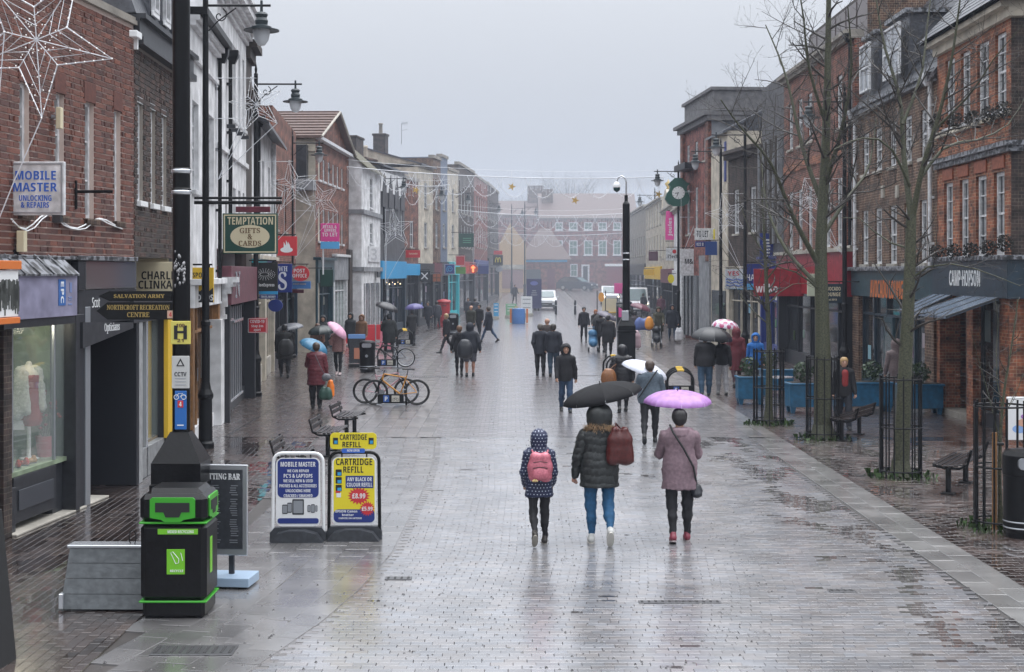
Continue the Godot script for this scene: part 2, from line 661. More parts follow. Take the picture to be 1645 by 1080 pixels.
func wet_mat(r: float,g: float,b: float,tint: bool,lo := 0.06,hi := 0.4,seed_no := 31) -> StandardMaterial3D:
	var m := mat(r,g,b,1.0)
	m.uv1_triplanar = true
	m.uv1_world_triplanar = true
	m.uv1_scale = Vector3(0.16,0.16,0.16)
	m.roughness_texture = noise_tex(0.012,[[0.0,Color(lo,lo,lo)],[0.42,Color(lo * 1.5,lo * 1.5,lo * 1.5)],[0.62,Color(hi * 0.7,hi * 0.7,hi * 0.7)],[1.0,Color(hi,hi,hi)]],seed_no,512,0.0,6)
	m.roughness_texture_channel = BaseMaterial3D.TEXTURE_CHANNEL_RED
	m.normal_enabled = true
	m.normal_texture = noise_tex(0.035,[],seed_no + 1,512,2.0,5)
	m.normal_scale = 0.11
	m.albedo_texture = shared.grain
	m.metallic_specular = 0.6
	m.clearcoat_enabled = true
	m.clearcoat = 1.0
	m.clearcoat_roughness = 0.2
	m.vertex_color_use_as_albedo = tint
	return m

# paved surface for the distance: rows and joints in the texture
func paved_mat(r: float,g: float,b: float,rows: int,per_row: int,seed_no: int,along := false) -> StandardMaterial3D:
	var n := 512
	var rg := RandomNumberGenerator.new()
	rg.seed = seed_no
	var im := Image.create(n,n,false,Image.FORMAT_RGB8)
	var hm := Image.create(n,n,false,Image.FORMAT_RGB8)
	var ro := Image.create(n,n,false,Image.FORMAT_RGB8)
	im.fill(Color(0.3,0.28,0.28))
	hm.fill(Color(0.35,0.35,0.35))
	ro.fill(Color(0.4,0.4,0.4))
	var h := n / rows
	var w := n / per_row
	for i in rows:
		for j in per_row + 1:
			var f := rg.randf_range(0.7,1.0)
			var hv := rg.randf_range(0.6,0.75)
			var rv := rg.randf_range(0.26,0.5)
			var x := j * w - (w / 2 if i % 2 else 0)
			var rc := Rect2i(x,i * h,w - 3,h - 3)
			if along:
				rc = Rect2i(i * h,x,h - 3,w - 3)
			im.fill_rect(rc,Color(f,f * 0.97,f * 0.96))
			hm.fill_rect(rc,Color(hv,hv,hv))
			ro.fill_rect(rc,Color(rv,rv,rv))
	hm.bump_map_to_normal_map(2.0)
	var m := mat(r,g,b,1.0)
	m.albedo_texture = ImageTexture.create_from_image(im)
	m.normal_enabled = true
	m.normal_texture = ImageTexture.create_from_image(hm)
	m.normal_scale = 0.3
	m.roughness_texture = ImageTexture.create_from_image(ro)
	m.roughness_texture_channel = BaseMaterial3D.TEXTURE_CHANNEL_RED
	m.uv1_triplanar = true
	m.uv1_world_triplanar = true
	m.uv1_scale = Vector3(0.5,0.5,0.5)
	m.metallic_specular = 0.6
	m.clearcoat_enabled = true
	m.clearcoat = 1.0
	m.clearcoat_roughness = 0.2
	return m

# lays pavers: the 300 nearest as parts of the surface, the rest joined
func lay(o: Node3D,called: String,shape: ArrayMesh,places: Array,tone: Color,spread: float,wet: Array) -> void:
	places.sort_custom(func(a,b): return a.origin.z > b.origin.z)
	var rest := []
	var tints := []
	var soaked := []
	var soak_tints := []
	for k in places.size():
		var q: Vector3 = places[k].origin
		var f := R.randf_range(1.0 - spread,1.0 + spread) * (1.0 + 0.3 * noise.get_noise_2d(q.x * 0.9,q.z * 0.45) + 0.2 * noise.get_noise_2d(q.x * 3.0 + 50.0,q.z * 2.0))
		var warm := R.randf_range(-0.06,0.06)
		var pool := noise.get_noise_2d(q.x * 1.1 + 7.0,q.z * 0.5) + 0.35 * noise.get_noise_2d(q.x * 4.0,q.z * 3.0) + 0.25 * exp(-pow((q.x - 4.45) / 0.5,2.0)) + (0.14 if q.x < -2.6 or q.x > 5.6 else (-0.4 if q.x < 3.7 else -0.14))
		if k < 300:
			part(o,called,shape,wet[1 + k * 7 % 4])
		elif pool > 0.16:
			soaked.append(places[k])
			soak_tints.append(Color(tone.r * f * 0.55,tone.g * f * 0.52,tone.b * f * 0.5))
		else:
			rest.append(places[k])
			tints.append(Color(tone.r * f * (1 + warm),tone.g * f,tone.b * f * (1 - warm)))
	var kids := o.get_children()
	for k in mini(300,places.size()):
		kids[kids.size() - mini(300,places.size()) + k].transform = places[k]
	if rest.size():
		many(o,called,shape,wet[0],rest,tints)
	if soaked.size():
		many(o,called,shape,wet[5],soaked,soak_tints)

func wet_set(tone: Color,seed_no: int,lo := 0.06,hi := 0.4) -> Array:
	var w := [wet_mat(1,1,1,true,lo,hi,seed_no)]
	for f in [0.85,0.96,1.05,1.16]:
		var m: StandardMaterial3D = w[0].duplicate()
		m.vertex_color_use_as_albedo = false
		m.albedo_color = rgb(tone.r * f,tone.g * f,tone.b * f)
		w.append(m)
	var sm: StandardMaterial3D = w[0].duplicate()
	sm.roughness_texture = null
	sm.roughness = 0.1
	sm.clearcoat_roughness = 0.03
	sm.normal_scale = 0.03
	w.append(sm)
	return w

func ground() -> void:
	var near := 30.0
	sheet("ground","dark wet ground under and around the whole street",func(_d): return -90.0,func(_d): return 90.0,-14.0,260.0,-0.02,tri_noise(mat(0.07,0.063,0.06,0.4),0.5,shared.grain))
	var a := func(d): return lane(line_a,d)
	var b := func(d): return lane(line_b,d)
	var wl := func(d): return lane(wall_l,d) - 0.9
	var road := sheet("road","wet grey block paved street running away between the shops",b,func(_d): return KERB_X,near,172.0,0.0,paved_mat(0.215,0.21,0.22,20,10,41))
	var strip := sheet("paved_strip","pale wet slab paving between the street and the brown pavement",a,b,near,172.0,0.0,paved_mat(0.18,0.175,0.175,6,4,42,true))
	var left := sheet("pavement","wet brown block pavement beside the brick shops",wl,a,near,172.0,0.0,paved_mat(0.095,0.072,0.064,20,10,43,true))
	var kerb := sheet("kerb","band of pale concrete slabs along the tree side of the street",func(_d): return KERB_X,func(_d): return KERB_X + 0.62,near,172.0,0.0,paved_mat(0.24,0.235,0.23,3,4,44,true))
	var right := sheet("pavement","wet reddish block pavement under the bare trees",func(_d): return KERB_X + 0.62,func(_d): return 30.0,near,172.0,0.0,paved_mat(0.105,0.075,0.068,20,10,45))
	sheet("kerb","channel of small stone setts along the edge of the grey street",func(d): return lane(line_b,d) - 0.2,func(d): return lane(line_b,d) + 0.2,11.0,near,-0.007,paved_mat(0.15,0.145,0.145,20,10,46))
	# the same surfaces near by, laid piece by piece
	var jig := func(p: Vector3,turn: float) -> Transform3D:
		return Transform3D(Basis.from_euler(Vector3(R.randfn(0,0.0045),turn + R.randfn(0,0.005),R.randfn(0,0.0045))),p + Vector3(R.randf_range(-0.002,0.002),R.randf_range(-0.002,0.0),R.randf_range(-0.002,0.002)))
	var places := []
	var d := 11.6
	var row := 0
	while d < near:
		var x: float = lane(line_b,d) + 0.1 + (0.1 if row % 2 else 0.0)
		while x < KERB_X - 0.08:
			places.append(jig.call(Vector3(x,0,-d),0.0))
			x += 0.2015
		d += 0.1015
		row += 1
	var tone := Color(0.2,0.195,0.205)
	lay(road,"paver",paver_shape(0.199,0.099),places,tone,0.16,wet_set(tone,31,0.2,0.5))
	places = []
	var col := 0
	var off := -0.1
	while off > -3.2:
		d = 11.5 + (0.225 if col % 2 else 0.0)
		while d < near:
			var x: float = lane(line_b,d) + off - 0.08
			if x > lane(line_a,d) + 0.1:
				var sl := lane(line_b,d + 0.2) - lane(line_b,d - 0.2)
				places.append(jig.call(Vector3(x,0,-d),-sl / 0.4))
			d += 0.454
		off -= 0.304
		col += 1
	tone = Color(0.185,0.178,0.178)
	lay(strip,"slab",paver_shape(0.301,0.451,0.05,0.0025),places,tone,0.12,wet_set(tone,33,0.18,0.45))
	places = []
	col = 0
	off = -0.06
	while off > -4.4:
		d = 11.5 + (0.1 if col % 2 else 0.0)
		while d < near:
			var x: float = lane(line_a,d) + off
			if x > lane(wall_l,d) - 0.75:
				var sl := lane(line_a,d + 0.2) - lane(line_a,d - 0.2)
				places.append(jig.call(Vector3(x,0,-d),PI / 2 - sl / 0.4))
			d += 0.2015
		off -= 0.1015
		col += 1
	tone = Color(0.085,0.062,0.055)
	lay(left,"paver",paver_shape(0.199,0.099),places,tone,0.25,wet_set(tone,35,0.08,0.35))
	places = []
	for k in 2:
		d = 11.4 + 0.3 * k
		while d < near:
			places.append(jig.call(Vector3(KERB_X + 0.155 + 0.31 * k,0,-d),0.0))
			d += 0.606
	tone = Color(0.235,0.23,0.225)
	lay(kerb,"slab",paver_shape(0.307,0.603,0.05,0.0025),places,tone,0.1,wet_set(tone,37,0.2,0.45))
	places = []
	d = 11.5
	row = 0
	while d < near:
		var x := KERB_X + 0.62 + 0.1 + (0.1 if row % 2 else 0.0)
		while x < 10.4:
			places.append(jig.call(Vector3(x,0,-d),0.0))
			x += 0.2015
		d += 0.1015
		row += 1
	tone = Color(0.1,0.07,0.063)
	lay(right,"paver",paver_shape(0.199,0.099),places,tone,0.28,wet_set(tone,39,0.12,0.4))
	# splashes of the rain on the wet street
	var drops := []
	for k in 1500:
		var dd := 11.8 + 22.0 * pow(R.randf(),1.5)
		var x := R.randf_range(-3.6,5.0)
		var r := R.randf_range(0.35,0.8)
		drops.append(Transform3D(Basis.from_scale(Vector3(r,r * R.randf_range(0.5,1.6),r)),Vector3(x,-0.001,-dd)))
	var sp := MB.new()
	sp.lathe([Vector2(0.022,0.0),Vector2(0.014,0.002),Vector2(0.009,0.012),Vector2(0.0,0.016)],7,Vector3.ZERO,true)
	var water := mat(0.035,0.033,0.035,0.1)
	var so := many(self,"rain_splash",sp.mesh(),water,drops,[],"countless small splashes of raindrops on the wet street")
	var gum := []
	for k in 420:
		var r := R.randf_range(0.5,1.3)
		gum.append(Transform3D(Basis.from_scale(Vector3(r,1,r * R.randf_range(0.7,1.3))),Vector3(R.randf_range(-6.0,8.0),0.001,-R.randf_range(12.0,30.0))))
	var gs := MB.new()
	gs.lathe([Vector2(0.016,0.0),Vector2(0.012,0.002),Vector2(0.0,0.0025)],8,Vector3.ZERO,true)
	var gt := []
	for k in 420:
		var g := R.randf_range(0.03,0.2)
		gt.append(Color(g,g * 0.95,g * 0.9))
	var gm := mat(1,1,1,0.5)
	gm.vertex_color_use_as_albedo = true
	many(self,"debris",gs.mesh(),gm,gum,gt,"old gum spots and specks of dirt on the paving")
	# iron covers and slots
	var iron := mat(0.1,0.1,0.105,0.3,0.5)
	for s in [[1092,968,0.86,0.1,"long narrow iron slot cover set in the street behind nobody"],[1352,950,0.28,0.12,"small iron cover near the pale concrete band"],[640,930,0.3,0.14,"small round edged iron cover in the pale slabs"],[312,1046,0.75,0.32,"square iron drain cover in front of the green trimmed litter bin"],[680,606,1.6,0.25,"slotted drain grating across the pavement by the bicycles"],[965,604,2.0,0.2,"thin drain channel across the middle of the street"]]:
		var g := G(s[0],s[1])
		var o := thing("drain_cover",s[4].replace(" behind nobody"," in front of the walking group"),"drain cover",g)
		var mb := MB.new()
		mb.cbox(Vector3(0,0.004,0),Vector3(s[2],0.012,s[3]),0.003)
		part(o,"plate",mb,iron)
		var sl := MB.new()
		var n := int(s[2] / 0.07)
		for k in n:
			sl.box(Vector3(-s[2] / 2 + s[2] * (k + 0.5) / n,0.0115,0),Vector3(0.025,0.003,s[3] * 0.7))
		part(o,"slots",sl,M.black_matt).set_meta("kind","stuff")

# ---------- buildings ----------
class Fc:
	var o: Node3D
	var org: Vector3
	var ux: Vector3
	var nz: Vector3
	var length := 0.0
	var holes := []

# a building whose front runs from a to b (x, distance); seen from the street a is its start, b its end, left to right when facing it
func fac(called: String,label: String,a: Vector2,b: Vector2,group := "",category := "building") -> Fc:
	var f := Fc.new()
	var pa := Vector3(a.x,0,-a.y)
	var pb := Vector3(b.x,0,-b.y)
	f.ux = (pb - pa).normalized()
	f.nz = f.ux.cross(Vector3.UP)
	f.length = (pb - pa).length()
	f.org = pa + Vector3.UP * minf(gy(a.y),gy(b.y))
	f.o = thing(called,label,category,f.org,0.0,group)
	f.o.basis = Basis(f.ux,Vector3.UP,f.nz)
	return f

func fp(f: Fc,x: float,y: float,w := 0.0) -> Vector3:   # front coordinates of what is seen at x, y on the plane w in front of the wall
	var k := (x - CX) / F
	var q := f.org + f.nz * w
	var u := -(q.x + k * q.z) / (f.ux.x + k * f.ux.z)
	var d := -(q.z + f.ux.z * u)
	return Vector3(u,EYE + (HY - y) * d / F - f.org.y,w)

func fv(f: Fc,x: float,y: float,w := 0.0) -> float:
	return fp(f,x,y,w).y

func fb(f: Fc,called: String,x0: float,x1: float,y0: float,y1: float,w0: float,w1: float,m: Material,label := "",o: Node3D = null) -> MeshInstance3D:
	var a := fp(f,x0,y0,w1)
	var b := fp(f,x1,y1,w1)
	var xm := (x0 + x1) / 2
	return ub(f,called,a.x,b.x,fv(f,xm,y1,w1),fv(f,xm,y0,w1),w0,w1,m,label,o)

func ub(f: Fc,called: String,u0: float,u1: float,v0: float,v1: float,w0: float,w1: float,m: Material,label := "",o: Node3D = null) -> MeshInstance3D:
	return box(o if o else f.o,called,Vector3((u0 + u1) / 2,(v0 + v1) / 2,(w0 + w1) / 2),Vector3(absf(u1 - u0),absf(v1 - v0),absf(w1 - w0)),m,Basis(),label)

# style: frame, pane, bars [across, up], sill, lintel, recess, thick
func hole(f: Fc,u0: float,u1: float,v0: float,v1: float,st: Dictionary) -> void:
	f.holes.append([minf(u0,u1),minf(v0,v1),maxf(u0,u1),maxf(v0,v1),st])

func winrow(f: Fc,xs: Array,v0: float,v1: float,st: Dictionary) -> void:
	for e in xs:
		hole(f,fp(f,e[0],HY).x,fp(f,e[1],HY).x,v0,v1,st)

func wins(f: Fc,n: int,m0: float,w: float,v0: float,v1: float,st: Dictionary) -> void:   # n windows spread evenly
	for k in n:
		var c := m0 + (f.length - 2 * m0) * (0.5 if n == 1 else float(k) / (n - 1))
		hole(f,c - w / 2,c + w / 2,v0,v1,st)

func fin(f: Fc,v0: float,v1: float,m: Material,deep := 7.0,top := true,u0 := 0.0,u1 := -1.0) -> void:
	if u1 < 0:
		u1 = f.length
	var us := [u0,u1]
	var vs := [v0,v1]
	var mine := []
	for h in f.holes:
		if h[0] >= u0 - 0.01 and h[2] <= u1 + 0.01 and h[1] >= v0 - 0.01 and h[3] <= v1 + 0.01:
			mine.append(h)
			us.append_array([h[0],h[2]])
			vs.append_array([h[1],h[3]])
	us.sort()
	vs.sort()
	var mb := MB.new()
	for i in us.size() - 1:
		var run := -1
		for j in vs.size():
			var solid := false
			if j < vs.size() - 1 and us[i + 1] - us[i] > 1e-4:
				solid = true
				var c := Vector2((us[i] + us[i + 1]) / 2,(vs[j] + vs[j + 1]) / 2)
				for h in mine:
					if c.x > h[0] and c.x < h[2] and c.y > h[1] and c.y < h[3]:
						solid = false
			if solid and run < 0:
				run = j
			if not solid and run >= 0:
				var a: float = vs[run]
				var b: float = vs[j]
				mb.quad(Vector3(us[i],a,0),Vector3(us[i + 1],a,0),Vector3(us[i + 1],b,0),Vector3(us[i],b,0),Vector2(us[i],a))
				run = -1
	mb.quad(Vector3(u0,v0,-deep),Vector3(u0,v0,0),Vector3(u0,v1,0),Vector3(u0,v1,-deep),Vector2(0,v0))
	mb.quad(Vector3(u1,v0,0),Vector3(u1,v0,-deep),Vector3(u1,v1,-deep),Vector3(u1,v1,0),Vector2(0,v0))
	mb.quad(Vector3(u1,v0,-deep),Vector3(u0,v0,-deep),Vector3(u0,v1,-deep),Vector3(u1,v1,-deep),Vector2(0,v0))
	mb.quad(Vector3(u0,v0,-deep),Vector3(u1,v0,-deep),Vector3(u1,v0,0),Vector3(u0,v0,0))
	if v0 > 0.5:
		for u in [u0 + 0.003,u1 - 0.003]:
			mb.quad(Vector3(u,0,-deep),Vector3(u,0,-0.31),Vector3(u,v0,-0.31),Vector3(u,v0,-deep))
		mb.quad(Vector3(u1,0,-deep),Vector3(u0,0,-deep),Vector3(u0,v0,-deep),Vector3(u1,v0,-deep))
	if top:
		mb.quad(Vector3(u0,v1,0),Vector3(u1,v1,0),Vector3(u1,v1,-deep),Vector3(u0,v1,-deep))
	for h in mine:
		var st: Dictionary = h[4]
		var r: float = st.get("recess",0.13)
		var a := Vector3(h[0],h[1],0)
		var b := Vector3(h[2],h[1],0)
		var c := Vector3(h[2],h[3],0)
		var e := Vector3(h[0],h[3],0)
		var z := Vector3(0,0,-r - 0.06)
		mb.quad(a,a + z,e + z,e)
		mb.quad(b + z,b,c,c + z)
		mb.quad(a,b,b + z,a + z)
		mb.quad(e + z,c + z,c,e)
	part(f.o,"wall",mb,m)
	for h in mine:
		window(f.o,h[0],h[1],h[2],h[3],h[4])

func window(o: Node3D,u0: float,v0: float,u1: float,v1: float,st: Dictionary) -> void:
	var r: float = st.get("recess",0.13)
	var k: float = st.get("thick",0.06)
	var w := u1 - u0
	var h := v1 - v0
	var fm: Material = st.get("frame",M.white_paint)
	var mb := MB.new()
	var z := -r + 0.0
	mb.box(Vector3(u0 + k / 2,(v0 + v1) / 2,z),Vector3(k,h,0.07))
	mb.box(Vector3(u1 - k / 2,(v0 + v1) / 2,z),Vector3(k,h,0.07))
	mb.box(Vector3((u0 + u1) / 2,v1 - k / 2,z - 0.002),Vector3(w - 2 * k,k,0.066))
	mb.box(Vector3((u0 + u1) / 2,v0 + k / 2,z - 0.002),Vector3(w - 2 * k,k,0.066))
	var bars: Array = st.get("bars",[0,1])
	for b in bars[1]:
		var y: float = v0 + h * (b + 1.0) / (bars[1] + 1)
		var main: bool = bars[1] % 2 == 1 and b == bars[1] / 2
		mb.box(Vector3((u0 + u1) / 2,y,z - 0.004),Vector3(w - 2 * k,0.05 if main else 0.025,0.06))
	for b in bars[0]:
		mb.box(Vector3(u0 + w * (b + 1.0) / (bars[0] + 1),(v0 + v1) / 2,z - 0.008),Vector3(0.03,h - 2 * k,0.05))
	var win := part(o,"window",mb,fm)
	var gl := MB.new()
	gl.bb(Vector3(u0 + k * 0.8,v0 + k * 0.8,z - 0.03),Vector3(u1 - k * 0.8,v1 - k * 0.8,z - 0.018))
	part(win,"pane",gl,st.get("pane",M.pane))
	if st.get("blind",0.0) > 0.0:
		var bl := MB.new()
		bl.bb(Vector3(u0 + k,v1 - k - h * st.blind,z - 0.017),Vector3(u1 - k,v1 - k,z - 0.014))
		part(win,"blind",bl,M.white)
	if st.has("sill"):
		box(win,"sill",Vector3((u0 + u1) / 2,v0 - 0.04,-r / 2 + 0.03),Vector3(w + 0.12,0.09,r + 0.1),st.sill)
	if st.has("lintel"):
		box(win,"lintel",Vector3((u0 + u1) / 2,v1 + st.get("lintel_high",0.2) / 2,-0.02),Vector3(w + st.get("lintel_out",0.16),st.get("lintel_high",0.2),0.05),st.lintel)

# a shop front between u0 and u1 under a fascia from vb to vt
func shop(f: Fc,u0: float,u1: float,vb: float,vt: float,op := {}) -> void:
	var fm: Material = op.get("frame",M.charcoal)
	var fas: Material = op.get("fascia",fm)
	var pm: Material = op.get("pilaster",fm)
	var pr: float = op.get("proud",0.12)
	var st: float = op.get("stall",0.5)
	var pw: float = op.get("pilaster_wide",0.3)
	ub(f,"fascia",u0 + 0.002,u1 - 0.002,vb,vt,-0.2,pr,fas)
	if op.get("cornice",true):
		ub(f,"cornice",u0 - 0.02,u1 + 0.02,vt,vt + 0.12,-0.1,pr + 0.12,op.get("cornice_mat",fm))
	ub(f,"pilaster",u0 + 0.004,u0 + pw,0.0,vb,-0.3,pr - 0.04,pm)
	ub(f,"pilaster",u1 - pw,u1 - 0.004,0.0,vb,-0.3,pr - 0.04,pm)
	var a := u0 + pw
	var b := u1 - pw
	ub(f,"stall_riser",a,b,0.0,st,-0.3,-0.02,op.get("riser",fm))
	var n: int = op.get("lights",3)
	var g := MB.new()
	g.bb(Vector3(a,st,-0.16),Vector3(b,vb,-0.14))
	var sf := part(f.o,"shop_window",g,op.get("pane",M.shop_pane))
	for k in n + 1:
		var u := lerpf(a,b,float(k) / n)
		ub(f,"mullion",u - 0.04,u + 0.04,st,vb - 0.001,-0.14,-0.05,op.get("mullion",fm),"",sf)
	ub(f,"transom",a,b,vb - 0.55,vb - 0.49,-0.14,-0.055,op.get("mullion",fm),"",sf)
	for k in n:
		if R.randf() < 0.75:
			var u := lerpf(a,b,(k + R.randf_range(0.25,0.75)) / n)
			var w := R.randf_range(0.15,0.4)
			var y := R.randf_range(st + 0.3,vb - 0.9)
			var c := Color.from_hsv(R.randf(),R.randf_range(0.05,0.6),R.randf_range(0.25,0.75)).srgb_to_linear()
			ub(f,"poster",u - w / 2,u + w / 2,y,y + w * R.randf_range(0.8,1.5),-0.14,-0.132,mat(c.r,c.g,c.b,0.3),"",sf)
	if op.get("lit",false):
		var em := mat(0.9,0.85,0.7,0.4)
		em.emission_enabled = true
		em.emission = Color(1.0,0.9,0.7)
		em.emission_energy_multiplier = 2.5
		for k in n * 2:
			var lb := MB.new()
			lb.ball(Vector3(lerpf(a,b,(k + 0.5) / n / 2),vb - 0.22 - 0.1 * (k % 2),-0.13),Vector3(0.05,0.035,0.03),7,5)
			part(sf,"window_lamp",lb,em)
	if op.has("door"):
		var e: Array = op.door
		var dr := ub(f,"door",e[0],e[1],0.02,minf(2.2,vb - 0.3),-0.13,-0.04,op.get("door_mat",M.charcoal_dark))
		ub(f,"pane",e[0] + 0.12,e[1] - 0.12,0.3,minf(2.05,vb - 0.45),-0.06,-0.036,M.shop_pane,"",dr)
		box(dr,"handle",Vector3(e[1] - 0.07,1.05,-0.01),Vector3(0.03,0.3,0.04),M.steel)

# pitched roof with its ridge along the street
func roof(f: Fc,ve: float,vr: float,deep: float,m: Material,gable: Material = null,over := 0.25,u0 := 0.0,u1 := -1.0,zr := -1.0) -> MeshInstance3D:
	if u1 < 0:
		u1 = f.length
	if zr < 0:
		zr = deep / 2
	var mb := MB.new()
	var s := (vr - ve) / zr
	var e := Vector3(0,ve - s * over,over)
	var r := Vector3(0,vr,-zr)
	var bk := Vector3(0,ve,-deep)
	var a := Vector3(u0 - 0.1,0,0)
	var b := Vector3(u1 + 0.1,0,0)
	var up := Vector3(0,0.1,0)
	mb.quad(a + e + up,b + e + up,b + r + up,a + r + up)
	mb.quad(b + bk + up,a + bk + up,a + r + up,b + r + up)
	mb.quad(a + e,a + r,b + r,b + e)
	mb.quad(a + e,b + e,b + e + up,a + e + up)
	mb.quad(a + r,a + e,a + e + up,a + r + up)
	mb.quad(b + e,b + r,b + r + up,b + e + up)
	mb.quad(a + bk,a + r,a + r + up,a + bk + up)
	var p := part(f.o,"roof",mb,m)
	if gable:
		for u in [u0,u1]:
			var gb := MB.new()
			var q := [Vector3(u,ve,0),Vector3(u,vr,-zr),Vector3(u,ve,-deep)]
			var nn := Vector3(-1 if u == u0 else 1,0,0)
			if u == u0:
				gb.tri(q[0],q[1],q[2],nn,nn,nn,Vector2(0,ve),Vector2(zr,vr),Vector2(deep,ve))
			else:
				gb.tri(q[0],q[2],q[1],nn,nn,nn,Vector2(0,ve),Vector2(deep,ve),Vector2(zr,vr))
			part(f.o,"gable",gb,gable)
	return p

# pitched roof with its ridge running back from the street, a gable on the front
func cross_roof(f: Fc,ve: float,vr: float,deep: float,m: Material,gable: Material) -> void:
	var l := f.length
	var mb := MB.new()
	var t := Vector3(0,0.12,0)
	var e0 := Vector3(-0.3,ve - 0.1,0.3)
	var e1 := Vector3(l + 0.3,ve - 0.1,0.3)
	var r := Vector3(l / 2,vr,0.3)
	var b := Vector3(0,0,-deep)
	mb.quad(e0 + b + t,e0 + t,r + t,r + b + t)
	mb.quad(e1 + t,e1 + b + t,r + b + t,r + t)
	mb.quad(e0,e0 + b,r + b,r)
	mb.quad(e1 + b,e1,r,r + b)
	mb.quad(e0 + b,e0,e0 + t,e0 + b + t)
	part(f.o,"roof",mb,m)
	var n := 9
	for k in n:
		var q := (k + 0.5) / n
		var c := e0.lerp(r,q) + t + b / 2
		box(f.o,"tile_course",c + Vector3(0,0.02,0),Vector3(0.07,0.05,deep),m)
	mb = MB.new()
	mb.slab(PackedVector2Array([Vector2(0,ve),Vector2(l,ve),Vector2(l / 2,vr - 0.05)]),0.0,0.3)
	part(f.o,"gable",mb,gable)
	for s in [e0,e1]:
		mb = MB.new()
		mb.tube([s + Vector3(0,0.05,0.02),r + Vector3(0,0.05,0.02)],0.07,4)
		part(f.o,"barge_board",mb,M.pale_stone)

func chimney(o: Node3D,at: Vector3,w: float,h: float,dp: float,m: Material,pots: Array) -> void:
	var mb := MB.new()
	mb.cbox(at + Vector3(0,h / 2,0),Vector3(w,h,dp),0.02)
	mb.cbox(at + Vector3(0,h - 0.06,0),Vector3(w + 0.12,0.14,dp + 0.12),0.02)
	var c := part(o,"chimney",mb,m)
	for p in pots:
		var q := MB.new()
		var ph: float = p[1]
		q.lathe([Vector2(0.13,0),Vector2(0.11,ph * 0.8),Vector2(0.14,ph * 0.85),Vector2(0.14,ph),Vector2(0.09,ph),Vector2(0.09,ph - 0.05)],9,at + Vector3(p[0],h,0),true)
		part(c,"chimney_pot",q,p[2])

func cornice(f: Fc,called: String,v: float,prof: Array,m: Material,u0 := 0.0,u1 := -1.0) -> void:   # steps [height, proud] from v upwards
	if u1 < 0:
		u1 = f.length
	var mb := MB.new()
	var y := v
	var k := 0
	for e in prof:
		mb.bb(Vector3(u0 - 0.003 * k,y,-0.3),Vector3(u1 + 0.003 * k,y + e[0],e[1]))
		y += e[0]
		k += 1
	part(f.o,called,mb,m)

func downpipe(f: Fc,u: float,v0: float,v1: float,m: Material,r := 0.055,hopper := true) -> void:
	var mb := MB.new()
	mb.tube([Vector3(u,v0,0.09),Vector3(u,v1,0.09)],r,8)
	if hopper:
		mb.shaft([Vector2(0.06,v1 - 0.1),Vector2(0.14,v1 + 0.08),Vector2(0.15,v1 + 0.22)],4,Vector3(u,0,0.14))
	for k in 4:
		mb.box(Vector3(u,lerpf(v0,v1,(k + 0.5) / 4),0.05),Vector3(0.16,0.06,0.1))
	part(f.o,"drain_pipe",mb,m)

# real bricks on the visible front of a wall; 300 largest as parts, the rest joined
func bricks(f: Fc,v0: float,v1: float,u0: float,u1: float,lw: float,ch: float,tones: Array,keep: int) -> void:
	var places := []
	var rows := int((v1 - v0) / ch)
	var half := lw / 2
	for r in rows:
		var v := v0 + (r + 0.5) * ch
		var u := u0 - (half * 0.5 if r % 2 else 0.0)
		var k := r
		while u < u1:
			var w := lw if k % 2 == 0 else half
			k += 1
			var a := maxf(u,u0)
			var b := minf(u + w,u1)
			u += w
			var spans := [[a,b]]
			for h in f.holes:
				if v + ch * 0.3 > h[1] and v - ch * 0.3 < h[3]:
					var next := []
					for s in spans:
						if h[2] <= s[0] or h[0] >= s[1]:
							next.append(s)
						else:
							if h[0] > s[0]:
								next.append([s[0],h[0]])
							if h[2] < s[1]:
								next.append([h[2],s[1]])
					spans = next
			for s in spans:
				if s[1] - s[0] > 0.03:
					places.append([Vector3((s[0] + s[1]) / 2,v,R.randf_range(-0.003,0.002)),s[1] - s[0] - 0.014])
	places.sort_custom(func(x,y): return x[0].x < y[0].x)
	var unit := MB.new()
	unit.cbox(Vector3(0,0,-0.005),Vector3(1,1,0.03),0.004)
	var um := unit.mesh()
	var rest := []
	var tints := []
	var mats := []
	for t in tones:
		mats.append(tri_noise(mat(t.r,t.g,t.b,0.7),2.2,shared.grain,shared.bumps,0.5))
	for i in places.size():
		var q: Array = places[i]
		var b := Basis.from_scale(Vector3(q[1],ch - 0.019,1.0)) * Basis.from_euler(Vector3(0,R.randfn(0,0.01),0))
		var t := Transform3D(b,q[0] + Vector3(0,0,0.006))
		var tn := R.randi() % tones.size()
		if i < keep:
			var p := part(f.o,"brick",um,mats[tn])
			p.transform = t
		else:
			rest.append(t)
			var g := R.randf_range(0.75,1.2)
			tints.append(Color(tones[tn].r * g,tones[tn].g * g,tones[tn].b * g))
	if rest.size():
		var mm := tri_noise(mat(1,1,1,0.7),2.2,shared.grain,shared.bumps,0.5)
		mm.vertex_color_use_as_albedo = true
		many(f.o,"brick",um,mm,rest,tints)

